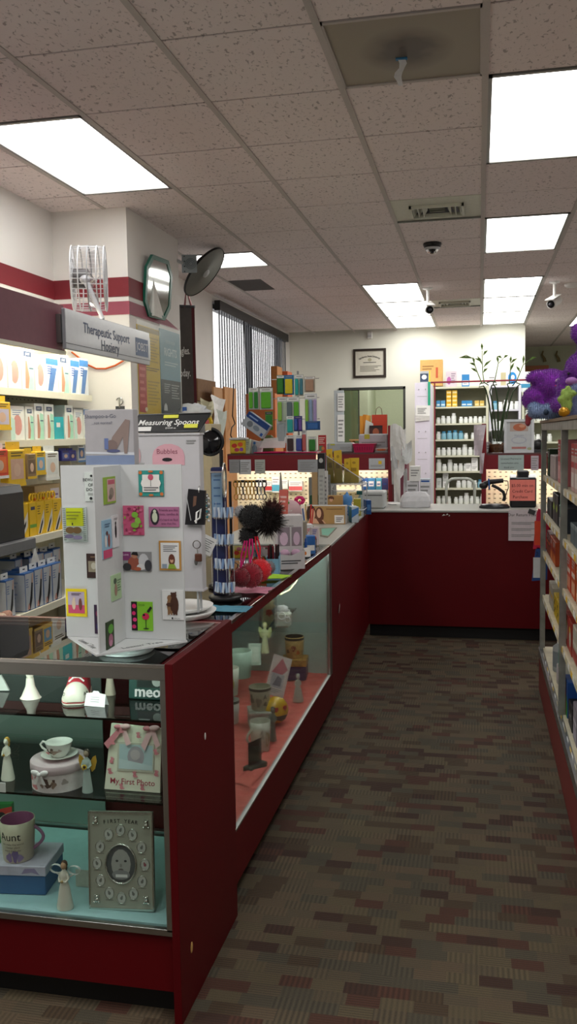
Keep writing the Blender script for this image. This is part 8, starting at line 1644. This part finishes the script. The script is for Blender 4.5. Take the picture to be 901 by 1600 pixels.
plush('purple_plush', 'purple furry plush lying with its ears to the left on the aisle shelving', (pc.x, YT1, ZT), [(bp(860, 600), (24*k, 26*k, 21*k)), (bp(845, 589, -.02), (22*k, 14*k, 9*k)), (bp(833, 591, -.02), (12*k, 10*k, 7*k)), (bp(838, 620), (20*k, 18*k, 15*k)), (bp(827, 627), (11*k, 12*k, 10*k)), (bp(848, 636, -.03), (11*k, 12*k, 9*k)), (bp(868, 620, .02), (22*k, 22*k, 22*k)), (bp(876, 600, .03), (18*k, 18*k, 18*k))], PUR, fur=20000, L=.013,
      extra=[('red_ribbon', lambda q: q.tube([bp(866, 606, -.12), bp(871, 602, -.13), bp(876, 606, -.12)], .012, M('#b01430', .5), 8), 'red ribbon'), ('muzzle', lambda q: q.ell(bp(875, 597, -.1), (10*k, 6*k, 5*k), M('#a88cb0', .8)), 'pale muzzle')])
YT2 = 4.75; k2 = YT2/1386.4; pc2 = PY(890, 600, YT2)
def b2(px, py, dy=0): p = PY(px, py, YT2); return (p.x-pc2.x, dy, p.z-ZT)
plush('purple_plush', 'large purple rabbit plush with tall ears at the right edge on the shelving', (pc2.x+.02, YT2, ZT), [(b2(903, 577), (24*k2, 22*k2, 24*k2)), (b2(899, 519), (13*k2, 8*k2, 15*k2)), (b2(905, 545), (9*k2, 7*k2, 20*k2)), (b2(881, 610, .02), (18*k2, 16*k2, 26*k2)), (b2(868, 632, 0), (14*k2, 14*k2, 12*k2)), (b2(900, 625, .08), (24*k2, 18*k2, 26*k2)), (b2(888, 590, .03), (14*k2, 14*k2, 18*k2))], PUR2, fur=24000, L=.013, seed=5,
      extra=[('eye', lambda q: q.ell(b2(880, 585, -.05), (.006, .008, .008), BLACK), 'black bead eye'), ('muzzle', lambda q: q.ell(b2(884, 597, -.07), (9*k2, 7*k2, 6*k2), M('#9c6cac', .8)), 'pale muzzle')])
YT3 = 5.0; k3 = YT3/1386.4; pc3 = PY(850, 640, YT3)
def b3(px, py, dy=0): p = PY(px, py, YT3); return (p.x-pc3.x, dy, p.z-ZT)
BLP = M('#7c90b4', .9, var=.2, scale=14, sheen=.4)
plush('blue_plush', 'pale blue grey plush lying beneath the purple ones', (pc3.x, YT3-.12, ZT), [(b3(838, 645), (15*k3, 14*k3, 9*k3)), (b3(856, 644), (20*k3, 16*k3, 11*k3)), (b3(832, 640), (10*k3, 9*k3, 10*k3)), (b3(870, 642), (14*k3, 12*k3, 10*k3))], BLP, fur=6000, L=.011, seed=7,
      extra=[('dark_patch', lambda q: q.ell(b3(849, 645, -.055), (.014, .01, .016), M('#24364c', .6)), 'dark patch'), ('white_paw', lambda q: q.ell(b3(866, 636, -.055), (.022, .02, .02), M('#c8dce4', .8)), 'white paw')])
p = PY(820, 650, 5.25); plush('red_plush', 'small dusty red plush arm hanging at the shelving corner', (p.x+.02, 5.25, ZT), [((0, 0, .02), (.02, .02, .022)), ((-.004, 0, -.005), (.016, .018, .03)), ((.02, 0, .03), (.02, .02, .02))], M('#a0424c', .9, var=.3, scale=20), vox=.006, fur=500, L=.006, seed=8)
YT4 = 4.45; k4 = YT4/1386.4; pc4 = PY(895, 630, YT4)
def b4(px, py, dy=0): p = PY(px, py, YT4); return (p.x-pc4.x, dy, p.z-ZT)
plush('grey_blue_plush', 'grey blue plush seated at the right edge beneath the large rabbit', (pc4.x, YT4, ZT), [(b4(898, 632), (18*k4, 16*k4, 22*k4)), (b4(903, 612), (14*k4, 14*k4, 12*k4)), (b4(905, 645), (16*k4, 16*k4, 12*k4))], M('#66719c', .9, var=.2, scale=14, sheen=.4), fur=5000, L=.011, seed=9)
plush('green_plush', 'small lime green plush with stubby limbs against the purple rabbit', (pc4.x, YT4-.1, ZT), [(b4(882, 620), (8*k4, 6*k4, 7*k4)), (b4(874, 625), (7*k4, 5*k4, 5*k4)), (b4(889, 616), (8*k4, 5*k4, 5*k4)), (b4(877, 614), (4*k4, 4*k4, 5*k4)), (b4(884, 609), (4*k4, 3*k4, 6*k4)), (b4(878, 631), (5*k4, 4*k4, 9*k4)), (b4(886, 632), (4*k4, 4*k4, 12*k4))], M('#93ae5a', .9, var=.15, scale=14), vox=.007, fur=900, L=.008, seed=10)
t = thing('gold_ornament', 'small shiny gold ball ornament at the foot of the green plush', 'ornament', (PY(881, 648, 4.3).x, 4.3, ZT)); MB().ell((0, 0, .026), (.026, .024, .022), M('#b8841c', .3, .5), jit=.25).build('ball', t)
plush('white_unicorn_plush', 'pale blue and white horned plush behind the purple ones', (PY(868, 590, 5.5).x, 5.45, ZT), [((0, 0, .18), (.07, .07, .07)), ((.02, 0, .08), (.08, .08, .09)), ((-.05, -.02, .16), (.05, .05, .035)), ((.05, 0, .2), (.06, .05, .05))], M('#b0c4d0', .9, var=.15, scale=14), fur=1800, seed=12, extra=[('horn', lambda q: q.tube([(-.02, -.03, .23), (-.05, -.04, .29)], .012, M('#dcdce4', .5), 8, r1=.003), 'white horn')])
# ================================================================== GOODS on the aisle shelving
random.seed(31)
def sg(px0, px1, h, lv, name, label, cat, mat, spec, dep=.14, off=.034, kind='box', rnd_=None):
    """goods facing the aisle; measured along the shelf front"""
    X = XS+off; y1, y0 = min(5.54, PX(px0, 800, XS+.004).y), PX(px1, 800, XS+.004).y; y0 = max(y0, 3.0)
    n_ = 1 if kind == 'bottle' else max(1, round((y1-y0)/.15)); y1_ = y1
    if n_ > 1:
        o = sg1(y0, y0+(y1-y0)/n_, h, lv, name, label, cat, mat, spec, dep, X, kind, rnd_)
        o['group'] = 'facings of the '+label
        for i in range(1, n_): c2_ = o.copy(); C.objects.link(c2_); c2_.location.y += i*(y1-y0)/n_
        return o
    return sg1(y0, y1, h, lv, name, label, cat, mat, spec, dep, X, kind, rnd_)
def sg1(y0, y1, h, lv, name, label, cat, mat, spec, dep, X, kind, rnd_):
    w_ = (y1-y0)*.93; z = zr[lv]+.0006
    loc = (X, (y0+y1)/2, z)
    if kind == 'bottle':
        r = min(w_/2, .05); t = thing(name, label, cat, (X+r, y0+r+.02, z))
        MB().lathe([(r*.95, 0), (r, .006), (r, h*.72), (r*.45, h*.84)], mat, 16).build('bottle', t)
        m = MB(); m.lathe([(r*1.01, h*.15), (r*1.01, h*.6)], spec, 16, cap=False); m.build('wrap_label', t); MB().lathe([(r*.55, h*.82), (r*.55, h), (0, h)], rnd_ or WHITE, 14).build('cap', t); return t
    m = MB(); m.rbox(-w_/2, w_/2, 0, dep, 0, h, mat, .003).art(w_, h, 0, spec); m.poly([(w_/2+.0006, 0, .003), (w_/2+.0006, dep, .003), (w_/2+.0006, dep, h-.003), (w_/2+.0006, 0, h-.003)], mat)
    m.T = TR(-w_/2-.0008, dep/2, 0, rz=-PI/2); m.art(dep, h, 0, [('r', .1, .1, .9, .35, spec[0][5] if spec and spec[0][0] == 'r' else mat), ('l', .15, .5, .85, .85, 3, LGREY)])
    o = m.build(name, loc=loc); o.rotation_euler = (0, 0, -PI/2); return tag(o, label, cat)
c_ = lambda h: M(h, .5)
def rs(a, b): return [('r', .08, .1, .92, .4, c_(a)), ('r', .08, .5, .92, .62, c_(b)), ('l', .15, .7, .85, .92, 3, LGREY)]
# level 5 (z 1.33)
sg(861, 872, .22, 4, 'medicine_box', 'red topped pink box behind the near post on the top shelf', 'box', c_('#c4767c'), [('r', 0, .72, 1, 1, c_('#b01420'))]+rs('#d8a0a4', '#b01420'))
sg(880, 890, .21, 4, 'medicine_box', 'pink and white box with a red header right of the near post', 'box', c_('#c8a4a0'), [('r', 0, .75, 1, 1, c_('#b01420'))]+rs('#e0d4d0', '#c03c44'))
sg(891, 903, .21, 4, 'medicine_box', 'red boxed product at the right edge of the top shelf', 'box', c_('#c83c40'), [('r', 0, .75, 1, 1, c_('#b01420'))]+rs('#e0c8b8', '#2c3c74'))
sg(850, 858, .13, 4, 'round_pack', 'pale fan shaped pack near the far post on the top shelf', 'pack', c_('#a89c9c'), [('e', .5, .5, .4, .4, c_('#bcb0b0'))]); sg(843.5, 849, .16, 4, 'medicine_box', 'dark green box by the far post on the top shelf', 'box', c_('#1c3418'), rs('#243c1c', '#3c5c2c'))
# level 4 (1.10)
sg(846, 853, .10, 3, 'black_helmet_case', 'black rounded case by the far post on the fourth shelf', 'case', c_('#15171c'), [('e', .5, .5, .3, .3, c_('#2c3440'))]); sg(854, 862, .16, 3, 'medicine_box', 'black box with a lime mark on the fourth shelf', 'box', c_('#191a22'), [('p', [(.2, .5), (.4, .7), (.5, .55), (.6, .7), (.8, .5), (.5, .4)], c_('#98b82c'))]); sg(863, 871, .12, 3, 'medicine_box', 'dark slate box with pale lines before the near post', 'box', c_('#2c3440'), [('l', .1, .1, .9, .5, 6, LGREY)])
sg(880, 892, .09, 3, 'grey_carton', 'slate grey carton right of the near post', 'box', c_('#5c6c74'), [('r', 0, .8, 1, 1, c_('#7c8c94'))]); sg(892, 906, .15, 3, 'dark_carton', 'near black carton at the right edge of the fourth shelf', 'box', c_('#14201c'), [('r', .1, .6, .9, .8, c_('#2c4434'))])
# level 3 (.87)
sg(845, 851, .13, 2, 'medicine_box', 'dark red box by the far post on the middle shelf', 'box', c_('#5c1418'), rs('#8c3c1c', '#b85c1c')); sg(851, 859, .13, 2, 'medicine_box', 'orange and red box on the middle shelf', 'box', c_('#a8441c'), rs('#c86c24', '#8c1c1c')); sg(863, 870, .16, 2, 'lotion_bottle', 'white lotion bottle left of the near post on the middle shelf', 'bottle', c_('#c8c4c0'), c_('#b0948c'), kind='bottle')
sg(876, 881, .17, 2, 'medicine_box', 'narrow orange red box right of the near post', 'box', c_('#d0482c'), rs('#e08c70', '#e8d4c8')); sg(882, 888, .18, 2, 'medicine_box', 'second orange red box right of the near post', 'box', c_('#c8501c'), rs('#dca888', '#e8d4c8')); sg(889, 896, .16, 2, 'medicine_box', 'tan orange box on the middle shelf', 'box', c_('#b87c5c'), rs('#d8b090', '#c8501c')); sg(897, 905, .14, 2, 'medicine_box', 'purple blue box at the right edge of the middle shelf', 'box', c_('#2c3478'), rs('#5c64a8', '#c8c8d8'))
# level 2 (.60)
sg(857, 865, .12, 1, 'yellow_pack', 'yellow pack with black spots left of the near post', 'pack', c_('#c8a81c'), [('e', .3, .6, .1, .08, INK), ('e', .6, .4, .12, .08, INK), ('e', .5, .75, .1, .06, INK), ('e', .35, .25, .1, .06, INK)]); sg(865, 871, .16, 1, 'medicine_box', 'dusty pink box behind the near post', 'box', c_('#b0746c'), rs('#c89c94', '#8c4c44')); sg(850, 856, .13, 1, 'medicine_box', 'pale box near the far post on the second shelf', 'box', c_('#a8a494'), rs('#bcb8a8', '#c8a03c'))
sg(874, 884, .15, 1, 'supplement_box', 'red and cream box with a yellow flame right of the near post', 'box', c_('#9c2c20'), [('e', .5, .5, .3, .3, c_('#c8b8a8')), ('e', .4, .7, .2, .1, c_('#d8b42c'))]); sg(885, 893, .16, 1, 'medicine_box', 'cream and red box on the second shelf', 'box', c_('#c0b4a4'), rs('#a83c34', '#d8d0c4')); sg(894, 905, .14, 1, 'medicine_box', 'white and blue box at the right edge of the second shelf', 'box', c_('#b8bcc0'), rs('#3c74b0', '#d8dce0'))
sg(876, 884, .10, 1, 'tub', 'white tub', 'tub', c_('#c4c8cc'), c_('#9ca0a4'), kind='bottle', off=.22)['label'] = 'white tub behind the flame pictured box'
# level 1 (bottom .275)
sg(852, 858, .19, 0, 'tin_canister', 'pale canister with a white cap left of the near post on the bottom deck', 'canister', c_('#9ca0a0'), c_('#80888c'), kind='bottle'); sg(859, 864, .14, 0, 'tin_canister', 'white canister with a red cap on the bottom deck', 'canister', c_('#b8b4b4'), c_('#c0b8bc'), kind='bottle', rnd_=c_('#a01c2c')); sg(865, 870, .12, 0, 'medicine_box', 'pale green and lilac box before the near post on the bottom deck', 'box', c_('#a4a89c'), rs('#7c9c74', '#a89cb4'))
sg(874, 879, .17, 0, 'diaper_pack', 'red to green striped pack right of the near post on the bottom deck', 'pack', c_('#1c4c94'), [('p', [(0, 0), (.6, 0), (.3, 1), (0, 1)], c_('#c8301c')), ('p', [(.5, .0), (1, .0), (1, .4), (.6, .6)], c_('#2c8c3c')), ('e', .3, .8, .2, .1, c_('#d8a41c'))]); sg(880, 886, .11, 0, 'black_carton', 'black carton with white letters on the bottom deck', 'box', c_('#151618'), [('t', 'Z-BEC', .5, .5, .3, LGREY, True)]); sg(887, 893, .16, 0, 'clear_pack', 'clear lilac pack on the bottom deck', 'pack', c_('#8c8490'), rs('#a8a0b0', '#c8c0c8')); sg(894, 902, .15, 0, 'yellow_bag', 'golden yellow bag at the right edge on the bottom deck', 'bag', c_('#b8902c'), [('r', .1, .2, .9, .7, c_('#c8a85c')), ('e', .5, .5, .3, .15, c_('#8c5c1c'))])
# rear stock seen through the gaps
for i, (a, b_, lv, hh, cc, lab) in enumerate([(846, 862, 4, .24, '#1c3018', 'dark green carton at the back of the top shelf by the far post'), (862, 876, 4, .2, '#8c1420', 'red carton at the back of the top shelf'), (880, 905, 4, .24, '#a81c28', 'wide red carton at the back of the top shelf right'), (848, 870, 3, .17, '#20242c', 'dark carton at the back of the fourth shelf'), (878, 900, 3, .18, '#1c2824', 'wide dark carton at the back of the fourth shelf right'), (850, 868, 2, .18, '#5c1c1c', 'maroon carton at the back of the middle shelf'), (878, 902, 2, .19, '#8c4c34', 'brown carton at the back of the middle shelf right'), (876, 900, 1, .2, '#7c7468', 'grey tan carton at the back of the second shelf'), (876, 900, 0, .24, '#4c5c6c', 'slate carton at the back of the bottom deck')]): sg(a, b_, hh, lv, 'stock_carton', lab, 'box', c_(cc), rs(cc, '#8c8480'), dep=.12, off=.24)
# bags hanging on the far end
for i, (px, py0, py1, hh, lab) in enumerate([(838, 795, 858, '#c01c44', 'magenta and red bag hanging off the far end of the aisle shelving'), (836, 855, 908, '#1c4484', 'blue and white bag hanging low off the far end of the aisle shelving')]):
    p = PY(px, py1, 5.66); zt = PY(px, py0, 5.66).z; t = thing('hanging_bag', lab, 'bag', (p.x+.01, 5.66, p.z)); hz = zt-p.z
    m = MB(); m.prism([(-.03, 0), (.06, .01), (.065, hz*.9), (.0, hz), (-.01, hz*.9)], .03, c_(hh)); m.art(.08, hz, 0, [('r', .2, .1, .8, .7, c_('#d8482c') if i == 0 else c_('#c8ccd0')), ('t', '2' if i else '', .5, .8, .15, INK)]); m.build('bag', t); MB().tube([(.03, .015, hz*.9), (.03, -.02, hz*1.02)], .003, CHROME, 5).build('hook', t)
# ================================================================== CAMERA AND WORLD
cd = bpy.data.cameras.new('camera'); cam = bpy.data.objects.new('camera', cd); C.objects.link(cam)
cd.sensor_fit = 'VERTICAL'; cd.sensor_height = 32; cd.sensor_width = 18.02; cd.lens = FPX/1600*32; cd.clip_start = .05
cam.matrix_world = Matrix((( RT.x, UP.x, -FW.x, CAM.x), (RT.y, UP.y, -FW.y, CAM.y), (RT.z, UP.z, -FW.z, CAM.z), (0, 0, 0, 1)))
sc = bpy.context.scene; sc.camera = cam
wd = bpy.data.worlds.new('daylight'); sc.world = wd; wd.use_nodes = True
bg = wd.node_tree.nodes['Background']; bg.inputs[0].default_value = (1, .93, .95, 1); bg.inputs[1].default_value = 3.2
sc.view_settings.view_transform = 'Standard'; sc.view_settings.look = 'None'; sc.view_settings.gamma = 1; sc.view_settings.exposure = -.15
sc.view_settings.use_curve_mapping = False
